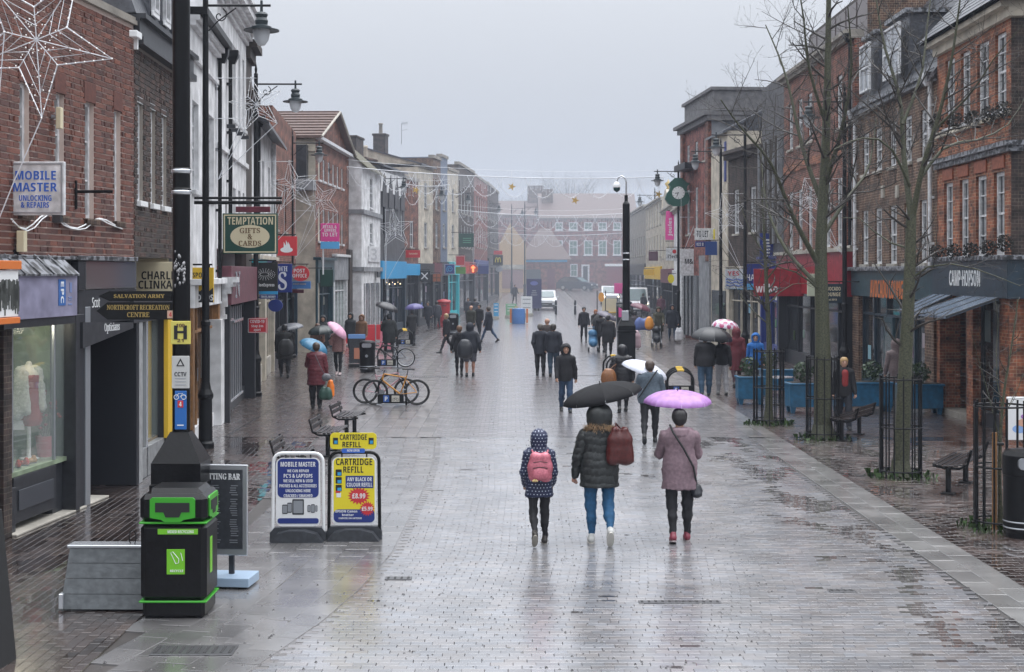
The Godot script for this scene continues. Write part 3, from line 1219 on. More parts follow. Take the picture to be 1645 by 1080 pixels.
func buildings_left() -> void:
	var slit := {"frame":M.white_paint,"pane":M.pane,"bars":[0,2],"recess":0.1,"thick":0.06,"sill":M.brown_brick}
	# --- the red brick shop with slit windows; the clothes shop and the optician trade from its ground floor
	var f := fac("brick_shop_building","red brick building with narrow slit windows above the lavender shop sign",Vector2(-6.72,17.4),Vector2(-6.16,23.3),"shops on the bicycle side")
	var tv := fv(f,150,167)
	var bv := fv(f,150,353)
	winrow(f,[[30,46],[87,102],[135,150],[182,193]],bv,tv,slit)
	var top := fv(f,214,41)
	var wb := fv(f,100,416)
	fin(f,wb,top,mat(0.56,0.45,0.4,0.85),8.0)
	bricks(f,wb,top - 0.02,fp(f,-6,HY).x,f.length,0.27,0.0855,[Color(0.22,0.075,0.05),Color(0.17,0.06,0.043),Color(0.26,0.088,0.055),Color(0.13,0.05,0.04),Color(0.2,0.078,0.056)],300)
	for x in [[30,46,130],[87,102,150],[135,150,167],[182,193,183]]:
		var a := fp(f,x[0],HY).x
		var b := fp(f,x[1],HY).x
		ub(f,"lintel",a - 0.04,b + 0.04,tv,tv + 0.3,-0.02,0.026,tri_noise(mat(0.15,0.05,0.035,0.7),1.5,shared.grain,shared.bumps,0.4))
	cornice(f,"coping",top,[[0.07,0.07],[0.06,0.04]],M.stone)
	# lead apron in uneven sheets over the lavender fascia
	var la := fp(f,10,HY,0.3).x
	var lb := fp(f,124,HY,0.3).x
	var v0 := fv(f,70,438,0.3)
	for k in 5:
		var a := lerpf(la,lb,k / 5.0)
		var b := lerpf(la,lb,(k + 1) / 5.0) - 0.012
		var mb := MB.new()
		var z := 0.004 * (k % 2)
		mb.quad(Vector3(a,v0 - 0.02,0.34 + z),Vector3(b,v0 - 0.02,0.34 + z),Vector3(b,v0 + 0.24,0.05),Vector3(a,v0 + 0.24,0.05))
		mb.quad(Vector3(a,v0 - 0.045,0.34 + z),Vector3(b,v0 - 0.045,0.34 + z),Vector3(b,v0 - 0.02,0.34 + z),Vector3(a,v0 - 0.02,0.34 + z))
		mb.tube([Vector3(a,v0 - 0.02,0.35 + z),Vector3(a,v0 + 0.24,0.06)],0.018,6)
		part(f.o,"lead_sheet",mb,M.lead)
	fb(f,"flashing",4,128,411,416,0.0,0.12,M.lead)
	# lavender fascia
	var vb := fv(f,70,511,0.3)
	var fs := ub(f,"fascia",la,lb,vb,v0 - 0.03,-0.1,0.3,M.lavender)
	ub(f,"fascia_edge",la,lb,vb - 0.11,vb - 0.002,-0.1,0.27,M.charcoal)
	var epc := fp(f,99,470,0.3)
	box(fs,"notice",epc + Vector3(0,0,0.004),Vector3(0.24,0.36,0.006),mat(0.03,0.12,0.36,0.4))
	text(fs,"EPC",epc + Vector3(0,0,0.0075),0.3,0.1,M.white,Basis(Vector3(0,0,1),-PI / 2),false,true)
	for e in [[113,462,0.07,0.14],[112,478,0.13,0.02],[112,482,0.12,0.012],[112,489,0.13,0.02]]:
		box(fs,"notice",fp(f,e[0],e[1],0.3) + Vector3(0,0,0.004),Vector3(e[2],e[3],0.006),mat(0.16,0.22,0.42,0.4))
	# the display window of the clothes shop: a lit box with glass in front
	var ua := fp(f,10,HY).x
	var u1 := fp(f,22,HY).x
	var u2 := fp(f,90,HY).x
	var u3 := fp(f,109,HY).x
	var u4 := fp(f,125,HY).x
	var sv := fv(f,60,748)
	var ceil_v := vb - 0.05
	ub(f,"pilaster",ua - 0.25,ua,0.0,vb,-0.3,0.08,M.dark_brick)
	ub(f,"pilaster",u3 + 0.0,u4,0.0,vb,-0.3,0.1,M.charcoal_dark)
	ub(f,"jamb",u3 - 0.05,u3 + 0.1,0.0,vb,-0.25,0.14,M.charcoal)
	var disp := MB.new()   # the inside of the display: floor, back, ends, ceiling, all with thickness
	var dz := -1.05
	disp.bb(Vector3(ua,sv - 0.06,dz),Vector3(u3,sv,0.0))
	disp.bb(Vector3(ua,0.0,dz - 0.08),Vector3(u3,vb + 0.3,dz))
	disp.bb(Vector3(ua - 0.06,0.0,dz),Vector3(ua,vb + 0.3,-0.1))
	disp.bb(Vector3(u3 - 0.02,0.0,dz),Vector3(u3 + 0.05,vb + 0.3,-0.26))
	disp.bb(Vector3(ua,vb,dz),Vector3(u3,vb + 0.06,-0.1))
	part(f.o,"display_box",disp,tri_noise(mat(0.26,0.33,0.22,0.7),0.5,shared.grain))
	ub(f,"red_panel",fp(f,24,HY,dz).x,fp(f,83,HY,dz).x,sv + 0.95,sv + 1.9,dz + 0.004,dz + 0.05,mat(0.3,0.03,0.025,0.6))
	var ol := MB.new()
	ol.lathe([Vector2(0.27,0),Vector2(0.3,0.02),Vector2(0.27,0.04)],20,Vector3.ZERO,true)
	var ring := part(f.o,"ring_picture",ol,mat(0.12,0.015,0.015,0.6))
	ring.transform = Transform3D(Basis(Vector3(1,0,0),PI / 2),Vector3(fp(f,62,HY,dz).x,sv + 1.45,dz + 0.05))
	ub(f,"stall_riser",u1,u2,0.12,sv - 0.07,-0.5,0.0,M.charcoal)
	ub(f,"riser_panel",u1 + 0.12,u2 - 0.12,0.28,sv - 0.25,0.0,0.018,mat(0.045,0.05,0.06,0.35))
	ub(f,"stall_riser",u2 + 0.01,u3 - 0.06,0.02,sv - 0.07,-0.42,-0.06,M.charcoal)
	ub(f,"plinth",ua,u1 - 0.01,0.0,0.62,-0.4,0.03,M.charcoal)
	ub(f,"threshold",ua,u4,0.0,0.03,-0.5,0.14,M.pale_stone)
	var gl := MB.new()
	gl.bb(Vector3(ua,sv,-0.05),Vector3(u3 - 0.05,vb,-0.04))
	part(f.o,"shop_window",gl,M.glass)
	for u in [u1,u2]:
		ub(f,"mullion",u - 0.02,u + 0.02,sv,vb,-0.06,-0.015,M.grey_metal)
	var lp := MB.new()
	lp.cbox(Vector3((ua + u3) / 2,vb - 0.05,-0.3),Vector3(0.4,0.06,0.1),0.01)
	var em := mat(0.8,0.8,0.75,0.4)
	em.emission_enabled = true
	em.emission = Color(1,0.97,0.86)
	em.emission_energy_multiplier = 1.2
	part(f.o,"window_light",lp,em)
	var om := OmniLight3D.new()
	om.name = "window_lamp"
	om.light_energy = 0.3
	om.light_color = Color(1,0.97,0.86)
	om.light_size = 0.1
	om.omni_range = 6.0
	om.shadow_enabled = true
	f.o.add_child(om)
	om.position = Vector3((ua + u3) / 2,vb - 0.15,-0.3)
	# what stands in the window
	var wpos := func(u: float,z: float) -> Vector3: return f.org + f.ux * u + f.nz * z + Vector3.UP * sv
	mannequin(wpos.call(fp(f,46,HY,-0.42).x,-0.42),0.9)
	var pot := thing("flower_pot","pink pot of dark red flowers beside the mannequin in the shop window","plant pot",wpos.call(fp(f,72,HY,-0.3).x,-0.3))
	var pm := MB.new()
	pm.lathe([Vector2(0.0,0),Vector2(0.1,0),Vector2(0.14,0.3),Vector2(0.12,0.3),Vector2(0.1,0.05)],12)
	part(pot,"pot",pm,mat(0.4,0.1,0.14,0.4))
	var st := MB.new()
	var fl := MB.new()
	for k in 16:
		var e := Vector3(R.randf_range(-0.2,0.2),R.randf_range(0.45,0.95),R.randf_range(-0.15,0.15))
		st.tube([Vector3(0,0.2,0),e * Vector3(0.4,0.7,0.4),e],0.006,4)
		for j in 3:
			fl.ball(e + Vector3(R.randf_range(-0.05,0.05),R.randf_range(-0.06,0.04),R.randf_range(-0.05,0.05)),Vector3(0.03,0.022,0.03),5,3)
	part(pot,"stems",st,M.leaf)
	part(pot,"flowers",fl,mat(0.2,0.02,0.03,0.6))
	for k in 3:
		var s := thing("shoe",["red shoe on the shop window ledge by the shelf front","second red shoe lying beside the mannequin stand","tan shoe standing by the pink flower pot"][k],"shoe",wpos.call(fp(f,29 + 12 * k,HY,-0.16).x,-0.16),0.5 + k * 0.9)
		shoe_mesh(s,mat(0.4,0.03,0.02,0.3) if k < 2 else mat(0.4,0.22,0.08,0.3),0.75)
	# --- the optician's front
	var o1 := fp(f,128,HY).x
	var o2 := fp(f,214,HY).x
	var gp := fb(f,"fascia_panel",138,219,420,464,0.0,0.1,mat(0.09,0.092,0.095,0.07))
	gp.material_override.metallic_specular = 1.0
	fb(f,"fascia",126,219,465,518,0.0,0.09,M.charcoal)
	fb(f,"flashing",126,222,412,419,0.0,0.14,M.lead)
	fb(f,"fascia_end",126,137,420,466,0.0,0.12,M.charcoal_dark)
	text(f.o,"Scot",fp(f,154,486,0.096),0.3,0.15,M.white,Basis(),false,false)
	var can := PackedVector2Array()
	for e in [[133,560],[214,527],[214,518],[133,518]]:
		var q := fp(f,e[0],e[1],0.16)
		can.append(Vector2(q.x,q.y))
	var cm := MB.new()
	cm.slab(can,0.16,0.3)
	part(f.o,"entrance_panel",cm,tri_noise(mat(0.045,0.048,0.055,0.4),0.7,shared.grain))
	text(f.o,"Opticians",fp(f,180,527,0.165),0.62,0.16,M.white,Basis(),true,false)
	ub(f,"jamb",o1 - 0.02,o1 + 0.16,0.0,vb + 0.1,-0.4,0.1,M.grey_metal)
	ub(f,"jamb",o2 - 0.12,o2,0.0,vb + 0.1,-0.9,0.1,M.charcoal_dark)
	var rec := MB.new()
	rec.bb(Vector3(o1,0,-1.3),Vector3(o2,vb + 0.4,-1.2))
	rec.bb(Vector3(o1,vb + 0.1,-1.2),Vector3(o2,vb + 0.2,-0.3))
	part(f.o,"porch",rec,M.charcoal_dark)
	var dm := fp(f,165,HY).x
	for e in [[o1 + 0.17,(o1 + dm) / 2 + 0.05],[(o1 + dm) / 2 + 0.09,dm + 0.05]]:
		var dr := MB.new()
		dr.bb(Vector3(e[0],0.03,-0.32),Vector3(e[0] + 0.06,vb,-0.26))
		dr.bb(Vector3(e[1] - 0.06,0.03,-0.32),Vector3(e[1],vb,-0.26))
		dr.bb(Vector3(e[0] + 0.06,0.03,-0.318),Vector3(e[1] - 0.06,0.28,-0.262))
		dr.bb(Vector3(e[0] + 0.06,vb - 0.1,-0.318),Vector3(e[1] - 0.06,vb,-0.262))
		var dp := part(f.o,"door",dr,M.grey_metal)
		ub(f,"pane",e[0] + 0.06,e[1] - 0.06,0.28,vb - 0.1,-0.3,-0.285,mat(0.025,0.05,0.055,0.05),"",dp)
	ub(f,"threshold",o1,dm,0.0,0.03,-0.25,0.1,M.pale_stone)
	# things fixed to the brickwork
	var lamp := thing("floodlight","small cream tube lamp fixed between the slit windows","lamp",f.org + f.o.basis * (fp(f,82,190) + Vector3(0,0,0.12)))
	box(lamp,"housing",Vector3.ZERO,Vector3(0.07,0.3,0.12),M.cream)
	box(lamp,"bracket",Vector3(-0.07,0.02,0),Vector3(0.1,0.05,0.05),M.grey_metal)
	var lamp2 := thing("bulkhead_lamp","cream bulkhead lamp low on the brick above the lead apron","lamp",f.org + f.o.basis * (fp(f,23,388) + Vector3(0,0,0.1)))
	box(lamp2,"housing",Vector3.ZERO,Vector3(0.1,0.28,0.13),M.cream)
	box(lamp2,"bracket",Vector3(-0.08,-0.16,0.02),Vector3(0.08,0.1,0.06),M.black_iron)
	var cb := MB.new()
	var pts := []
	for k in 16:
		pts.append(fp(f,lerpf(18,194,k / 15.0),352 + 17 * sin(k * 0.9) * exp(-k * 0.06) + k * 0.6,0.05))
	cb.tube(pts,0.012,5)
	cb.tube(pts.map(func(p): return p + Vector3(0.01,-0.03 - 0.02 * sin(p.x * 7),0.015)),0.01,5)
	part(f.o,"cable",cb,M.white)
	var hk := MB.new()
	hk.tube([fp(f,122,308,0.02),fp(f,122,308,0.02) + Vector3(0,0,0.55)],0.025,6)
	hk.tube([fp(f,122,290,0.03),fp(f,122,336,0.03)],0.02,6)
	part(f.o,"sign_bracket",hk,M.black_iron)
	# --- orange topped shop sign at the very edge
	var g0 := fac("orange_sign_shop","shop with an orange and white fascia, mostly cut off by the picture's edge",Vector2(-6.95,14.0),Vector2(-6.72,17.35),"shops on the bicycle side")
	fin(g0,3.9,7.6,M.red_brick,6.0)
	var gw := 0.62
	var q1 := fp(f,31,HY,0.55).x
	var q0 := q1 - 2.2
	ub(f,"orange_band",q0,q1,fv(f,15,433,0.5),fv(f,15,419,0.5),0.0,0.58,M.orange,"orange band of the neighbouring fascia")
	ub(f,"sign_panel",q0,q1 - 0.03,fv(f,15,509,0.5),fv(f,15,434,0.5),0.0,0.55,M.white)
	ub(f,"orange_band",q0,q1 - 0.02,fv(f,15,520,0.5),fv(f,15,510,0.5),0.0,0.57,M.orange)
	var grime := MB.new()
	for k in 60:
		var x := R.randf_range(-4,30)
		var p := fp(f,x,R.randf_range(452,470),0.552)
		grime.bb(p + Vector3(-0.015,-R.randf_range(0.1,0.3),0),p + Vector3(0.015,0.03,0.004))
	part(f.o,"dirt_streak",grime,mat(0.07,0.075,0.07,0.7)).set_meta("kind","stuff")
	ub(g0,"pilaster",0.0,g0.length,0.0,2.8,-0.3,0.05,M.dark_brick)
	# --- darker brick with mansard, shoe shop below
	var h := fac("dark_brick_building","dark brick building with slate mansard roof above the cream shoe shop sign",Vector2(-6.16,23.32),Vector2(-6.32,28.0),"shops on the bicycle side")
	var st2 := {"frame":M.white_paint,"pane":M.pane,"bars":[0,2],"recess":0.09,"thick":0.06,"sill":M.white,"lintel":M.white,"lintel_high":0.16,"lintel_out":0.04}
	var ht := fv(h,224,166)
	var hb := fv(h,224,324)
	winrow(h,[[220,229],[241,249],[259,267],[276,283]],hb,ht,st2)
	var htop := fv(h,240,88)
	var hw := fv(h,240,414)
	fin(h,hw,htop,mat(0.27,0.24,0.21,0.85),8.0)
	bricks(h,hw,htop - 0.02,0.0,h.length - 0.6,0.27,0.0855,[Color(0.08,0.046,0.036),Color(0.062,0.04,0.034),Color(0.11,0.055,0.04),Color(0.045,0.034,0.031)],300)
	cornice(h,"gutter",htop,[[0.12,0.16],[0.3,0.1],[0.08,0.2]],M.charcoal)
	var mr := MB.new()
	mr.quad(Vector3(-0.05,htop + 0.5,0.05),Vector3(h.length,htop + 0.5,0.05),Vector3(h.length,htop + 3.2,-0.9),Vector3(-0.05,htop + 3.2,-0.9))
	mr.quad(Vector3(-0.05,htop + 0.5,-6),Vector3(-0.05,htop + 0.5,0.05),Vector3(-0.05,htop + 3.2,-0.9),Vector3(-0.05,htop + 3.2,-6))
	mr.quad(Vector3(-0.05,htop + 3.2,-0.9),Vector3(h.length,htop + 3.2,-0.9),Vector3(h.length,htop + 3.2,-7),Vector3(-0.05,htop + 3.2,-7))
	part(h.o,"roof",mr,M.slate)
	for e in [[250,257],[268,275],[285,292]]:
		var a := fp(h,e[0],HY,0.1).x
		var b := fp(h,e[1],HY,0.1).x
		var dm2 := MB.new()
		dm2.bb(Vector3(a - 0.1,htop + 0.45,-1.2),Vector3(b + 0.1,htop + 2.6,0.02))
		var dorm := part(h.o,"dormer",dm2,M.slate)
		window(dorm,a - 0.02,htop + 0.75,b + 0.02,htop + 2.4,{"recess":-0.06,"frame":M.white_paint,"bars":[0,1],"sill":M.white})
	var cam := thing("security_camera","white security camera on the corner of the dark mansard gutter","camera",h.org + h.o.basis * (fp(h,219,57,0.35)))
	box(cam,"body",Vector3(0.0,0,0.05),Vector3(0.12,0.1,0.3),M.white)
	box(cam,"bracket",Vector3(-0.02,-0.12,-0.05),Vector3(0.06,0.18,0.06),M.white)
	# shoe shop front
	var h1 := 0.02
	fb(h,"fascia",215,300,470,513,0.0,0.1,M.charcoal_dark)
	var hf := fv(h,240,513)
	ub(h,"column",0.02,0.3,0.0,hf,-0.2,0.08,tri_noise(mat(0.4,0.41,0.42,0.4),0.8,shared.grain))
	var he := fp(h,236,HY).x
	var hs := fp(h,262,HY).x
	ub(h,"column",he - 0.12,he,0.0,hf,-0.2,0.02,M.silver)
	var wn := MB.new()
	wn.bb(Vector3(0.3,0.55,-0.1),Vector3(hs,hf,-0.09))
	part(h.o,"shop_window",wn,M.glass)
	var ins := MB.new()
	ins.bb(Vector3(0.1,0.0,-1.0),Vector3(h.length,hf,-0.9))
	ins.bb(Vector3(0.1,0.5,-0.9),Vector3(hs,0.55,-0.1))
	part(h.o,"display_box",ins,mat(0.2,0.16,0.11,0.6))
	for k in 5:
		ub(h,"shelf",0.35,hs - 0.1,0.9 + k * 0.36,0.93 + k * 0.36,-0.88,-0.6,M.silver)
	var gl2 := mat(0.8,0.6,0.2,0.4)
	gl2.emission_enabled = true
	gl2.emission = Color(1.0,0.75,0.3)
	gl2.emission_energy_multiplier = 0.9
	ub(h,"light_strip",he + 0.35,he + 0.45,1.5,2.4,-0.5,-0.45,gl2)
	ub(h,"stall_riser",0.3,hs,0.0,0.5,-0.3,0.02,tri_noise(mat(0.3,0.31,0.32,0.4),0.8,shared.grain))
	ub(h,"pilaster",hs,fp(h,270,HY).x,0.0,hf,-0.3,0.05,M.charcoal_dark)
	fb(h,"yellow_post",270,277,510,702,0.02,0.1,M.gold_yellow)
	ub(h,"pilaster",fp(h,277,HY).x,h.length,0.0,hf,-0.3,0.03,M.black_matt)
	# --- white buildings
	var sash := {"frame":M.white_paint,"pane":M.pane,"bars":[1,3],"recess":0.12,"sill":M.white_paint}
	var w1 := fac("white_rendered_building","low white rendered building with dark gutter behind the lamp post",Vector2(-6.32,28.0),Vector2(-6.72,32.6),"shops on the bicycle side")
	wins(w1,2,1.0,0.95,5.1,6.9,sash)
	fin(w1,3.2,8.4,M.white_wall,7.0)
	cornice(w1,"cornice",7.7,[[0.1,0.08],[0.5,0.03],[0.1,0.14],[0.1,0.22]],M.white_wall)
	cornice(w1,"gutter",8.52,[[0.14,0.36]],M.black_iron)
	shop(w1,0.0,w1.length,2.75,3.2,{"fascia":M.white_wall,"frame":M.wood,"pilaster":M.wood,"stall":0.3,"cornice_mat":M.white_wall,"riser":M.white_wall})
	ub(w1,"notice",w1.length * 0.25,w1.length * 0.42,1.3,2.2,0.09,0.1,M.white)
	downpipe(w1,w1.length - 0.15,2.8,8.3,M.black_iron,0.045)
	var w2 := fac("tall_white_building","tall white rendered building with heavy cornice over the plum shop fascia",Vector2(-6.72,32.62),Vector2(-7.33,39.5),"shops on the bicycle side")
	for v in [[7.3,9.2],[4.6,5.6]]:
		winrow(w2,[[374,378.5],[382.5,386],[389.5,392.5],[367,371]],v[0],v[1],{"frame":M.white_paint,"pane":M.pane,"bars":[1,1],"recess":0.25,"sill":M.white_paint})
	fin(w2,4.0,10.3,M.white_wall,8.0)
	cornice(w2,"cornice",9.7,[[0.12,0.08],[0.12,0.18],[0.1,0.3],[0.2,0.42],[0.1,0.5]],M.white_wall)
	cornice(w2,"string_course",6.3,[[0.12,0.08]],M.white_wall)
	downpipe(w2,fp(w2,364,HY).x,3.9,8.6,M.black_iron,0.05)
	for k in 4:
		box(w2.o,"floodlight",fp(w2,371 + k * 7.5,203 + k * 6,0.25),Vector3(0.1,0.09,0.2),M.charcoal)
	# corbelled white pilaster
	ub(w2,"pilaster",fp(w2,345,HY).x,fp(w2,357,HY).x + 0.1,0.0,fv(w2,350,512),-0.3,0.14,M.white_wall)
	var cx := 0.3
	cornice(w2,"corbel",fv(w2,352,512),[[0.1,0.2],[0.18,0.16],[0.3,0.22],[0.16,0.3],[0.1,0.36],[0.12,0.44]],M.white_paint,cx - 0.25,cx + 0.35)
	var pl0 := fp(w2,361,HY,0.15).x
	var plb := fv(w2,380,487,0.2)
	var plt := fv(w2,380,428,0.2)
	shop(w2,pl0,w2.length,plb,plt,{"fascia":M.plum_paint,"frame":M.charcoal_dark,"cornice":false,"proud":0.3,"stall":0.35,"pilaster_wide":0.25})
	text(w2.o,"N",fp(w2,382,457,0.31),1.1,0.62,M.silver,Basis(),true)
	# roller shutters, built slat by slat
	for e in [[358,371],[372,386.5]]:
		var a := fp(w2,e[0],HY,0.02).x
		var b := fp(w2,e[1],HY,0.02).x
		var ns := 9
		for k in ns:
			var u := lerpf(a,b,(k + 0.5) / ns)
			ub(w2,"shutter_slat",u - (b - a) / ns * 0.42,u + (b - a) / ns * 0.42,0.3,plb - 0.1,-0.06,0.03 if k % 2 else 0.05,M.shutter)
		ub(w2,"shutter_rail",a,b,fv(w2,e[0],519),fv(w2,e[0],514),0.05,0.09,M.silver)
		ub(w2,"shutter_rail",a,b,0.28,0.34,0.05,0.09,M.silver)
	# dark pier, white gabled house, chimney house
	var w3 := fac("dark_stone_pier_building","narrow dark brown stone front squeezed beside the tall white building",Vector2(-7.33,39.52),Vector2(-7.5,41.3),"shops on the bicycle side")
	fin(w3,0.0,10.4,M.brown_panel,6.0)
	cornice(w3,"cornice",9.4,[[0.3,0.12],[0.2,0.3]],M.brown_panel)
	cornice(w3,"capital",8.0,[[0.2,0.15],[0.25,0.25]],M.dark_brick)
	var w4 := fac("white_gabled_house","white gabled house with drooping slate roof beside the dark pier",Vector2(-7.5,41.3),Vector2(-8.36,50.0),"shops on the bicycle side")
	wins(w4,3,1.6,1.0,5.2,7.0,sash)
	fin(w4,3.9,8.0,M.white_wall,7.0)
	roof(w4,8.0,10.3,8.0,M.slate,M.white_wall,0.5)
	downpipe(w4,1.4,3.9,7.9,M.black_iron,0.06)
	downpipe(w4,w4.length - 0.6,3.9,7.9,M.white_paint,0.08,false)
	shop(w4,0.0,w4.length * 0.52,3.0,3.85,{"fascia":M.turquoise,"frame":M.cream_wall,"stall":0.55,"riser":M.pale_stone,"lights":3,"pilaster":M.cream_wall})
	shop(w4,w4.length * 0.52,w4.length,3.0,3.85,{"fascia":M.blue_paint,"frame":M.cream_wall,"stall":0.6,"riser":M.pale_stone,"lights":4,"pilaster":M.cream_wall})
	var w5 := fac("chimney_brick_house","red brick house with a red chimney pot beside the white gable",Vector2(-8.36,50.02),Vector2(-9.05,60.0),"shops on the bicycle side")
	wins(w5,3,1.5,0.9,5.0,6.8,{"frame":M.white_paint,"pane":M.pane,"bars":[1,1],"recess":0.1,"sill":M.stone})
	fin(w5,3.6,9.3,M.red_brick,7.0)
	chimney(w5.o,Vector3(0.9,9.0,-1.2),1.5,0.95,0.9,M.brown_brick,[[-0.3,0.95,mat(0.4,0.08,0.05,0.6)]])
	shop(w5,0.0,5.0,2.9,3.6,{"fascia":M.charcoal,"frame":M.charcoal_dark,"lights":3})
	shop(w5,5.0,w5.length,2.9,3.6,{"fascia":M.charcoal,"frame":M.navy_paint,"lights":3,"pane":M.pale_pane})
	# --- big brick block with tiled roof and its cream flank
	var cf := fac("cream_flank_house","cream flank wall facing down the street under the brown tiled roof",Vector2(-10.2,62.0),Vector2(-8.5,62.0),"shops on the bicycle side")
	fin(cf,0.0,fv(cf,490,222),M.cream_wall,1.2)
	fb(cf,"side_extension",470,492,232,300,0.0,0.6,M.charcoal)
	fb(cf,"parapet",470,503,288,305,0.0,0.9,M.grey_wall)
	cornice(cf,"string_course",fv(cf,500,243),[[0.12,0.08]],M.cream_wall,1.0)
	var b9 := fac("long_brick_block","long red brick block with two rows of white windows and brown tiled roof",Vector2(-8.5,62.0),Vector2(-8.2,72.0),"shops on the bicycle side")
	var bw := {"frame":M.white_paint,"pane":M.pane,"bars":[1,3],"recess":0.07,"sill":M.white_paint}
	var t9 := fv(b9,530,262)
	winrow(b9,[[511,514.5],[518.5,522],[526.5,530],[534,537],[541,544],[548.5,551]],fv(b9,530,296),t9,bw)
	winrow(b9,[[511,514.5],[518.5,522],[526.5,530],[534,537],[541,544],[548.5,551]],fv(b9,530,390),fv(b9,530,340),bw)
	var e9 := fv(b9,530,232)
	fin(b9,4.0,e9,M.red_brick,9.0)
	cross_roof(b9,e9,10.9,12.0,M.clay_tile,M.red_brick)
	cornice(b9,"gutter",e9 - 0.12,[[0.14,0.25]],M.white_paint)
	shop(b9,0.0,4.6,3.0,4.0,{"fascia":M.teal_paint,"frame":M.teal_paint,"lights":2,"pane":M.shop_pane})
	shop(b9,4.6,b9.length - 0.9,3.1,4.2,{"fascia":M.grey_wall,"frame":M.white_paint,"lights":4,"pane":M.pale_pane,"stall":0.3})
	ub(b9,"corner_pier",b9.length - 0.85,b9.length,0.0,4.6,-0.3,0.2,M.brown_panel)
	# --- white corner building with the oriel
	var w6 := fac("white_corner_building","white rendered corner building with a grey logo panel and shaded shop window",Vector2(-7.55,72.0),Vector2(-7.25,79.0),"shops on the bicycle side")
	var rv := fv(w6,590,268)
	winrow(w6,[[594,599]],fv(w6,597,335),fv(w6,597,286),bw)
	winrow(w6,[[594,599]],fv(w6,597,392),fv(w6,597,358),bw)
	fin(w6,0.0,rv,M.white_wall,6.0)
	for v in [fv(w6,590,346),fv(w6,590,436)]:
		var sc := MB.new()
		sc.bb(Vector3(-0.1,v,-6.0),Vector3(w6.length,v + 0.22,0.14))
		part(w6.o,"string_course",sc,M.grey_wall)
	var l3 := mat(0.4,0.41,0.43,0.5)
	ub(w6,"sign_panel",2.2,w6.length - 0.6,fv(w6,600,421),fv(w6,600,396),0.0,0.08,M.white_paint)
	text(w6.o,"3",Vector3(w6.length * 0.56,fv(w6,600,409),0.085),2.2,0.62,l3)
	ub(w6,"dark_logo",4.6,5.6,fv(w6,600,446),fv(w6,600,437),0.14,0.2,M.charcoal)
	var wp := MB.new()
	wp.bb(Vector3(0.8,0.4,0.0),Vector3(w6.length - 0.8,2.9,0.03))
	var wsp := part(w6.o,"shop_window",wp,mat(0.08,0.085,0.09,0.08))
	for k in 4:
		ub(w6,"mullion",0.8 + k * 1.8,0.88 + k * 1.8,0.4,2.9,0.03,0.08,M.white_paint,"",wsp)
	roof(w6,rv,rv + 2.6,6.0,M.moss_tile,M.white_wall,0.3)
	# --- the row beyond
	var arc := fac("arched_dark_building","dark timber fronted building with pointed white arches near the eaves",Vector2(-7.25,79.02),Vector2(-6.43,86.0),"shops on the bicycle side")
	wins(arc,4,1.0,0.7,5.6,7.6,{"frame":M.white_paint,"pane":M.pane,"bars":[0,0],"recess":0.08})
	var atop := fv(arc,630,272)
	fin(arc,3.6,atop,M.dark_grey_wall,7.0)
	ub(arc,"white_band",0.0,arc.length,fv(arc,630,312),atop - 0.3,0.0,0.04,M.white_wall)
	for k in 4:
		var u := arc.length * (k + 0.5) / 4
		var a2 := fv(arc,630,330)
		var pm2 := MB.new()
		pm2.slab(PackedVector2Array([Vector2(u - 0.6,a2 - 0.2),Vector2(u + 0.6,a2 - 0.2),Vector2(u + 0.5,a2 + 0.9),Vector2(u,a2 + 1.7),Vector2(u - 0.5,a2 + 0.9)]),0.07,0.05)
		part(arc.o,"pointed_arch",pm2,M.dark_grey_wall)
	roof(arc,atop,fv(arc,620,232),9.0,M.slate,M.brown_brick,0.2)
	chimney(arc.o,Vector3(5.5,fv(arc,640,262),-3.0),2.0,1.6,1.2,M.dark_brick,[])
	chimney(arc.o,Vector3(0.4,fv(arc,612,240),-4.0),0.7,0.3,0.7,M.red_brick,[[0.0,0.7,mat(0.3,0.09,0.05,0.6)]])
	shop(arc,0.0,arc.length,3.1,4.1,{"fascia":M.sky_blue,"frame":M.navy_paint,"lights":4,"cornice":false,"lit":true})
	var spec := [
		["terrace_brick_house","narrow red brick house above the end of the blue fascia",-6.43,86.02,-5.8,89.0,290,M.red_brick,M.sky_blue,3.2],
		["cream_terrace_house","tall cream house with patched render above the crossed sticks sign",-5.8,89.02,-5.13,93.0,272,M.cream_wall,M.charcoal,3.2],
		["brown_terrace_house","brown brick house behind the small four panelled sign",-5.13,93.02,-4.75,95.6,256,M.brown_brick,M.wine_paint,3.0],
		["slate_hung_house","blue grey slate hung house behind the street lamp posts",-4.75,95.62,-4.4,98.0,254,mat(0.11,0.14,0.2,0.5),M.charcoal,3.0],
		["pale_cream_house","pale cream house beside the turquoise door",-4.4,98.02,-3.8,102.0,276,M.cream_wall,M.turquoise,3.0],
		["dark_brick_shop","dark brick shop behind the far icicle lights",-3.8,102.02,-2.95,112.0,272,M.dark_brick,M.red_paint,3.0],
		["purple_brick_shop","purplish brick shop with the glowing arrow sign",-2.95,112.02,-2.1,124.0,290,M.far_brick,M.royal,3.1],
		["brown_corner_shop","brown brick corner shop carrying the burger sign",-2.1,124.02,-1.3,140.0,304,M.dark_brick,M.charcoal_dark,3.1],
	]
	for s in spec:
		var t := fac(s[0],s[1],Vector2(s[2],s[3]),Vector2(s[4],s[5]),"shops on the bicycle side")
		var xm: float = CX + (s[2] + s[4]) / 2 * F / ((s[3] + s[5]) / 2)
		var tp := fv(t,xm,s[6])
		var nn := maxi(1,int(t.length / 2.2))
		for lv in [4.9,7.4]:
			if lv + 1.6 < tp:
				wins(t,nn,t.length / (nn + 1.0),0.85,lv,lv + 1.6,{"frame":M.white_paint,"pane":M.pane,"bars":[1,1],"recess":0.08,"sill":M.stone})
		fin(t,3.9,tp,s[7],7.0)
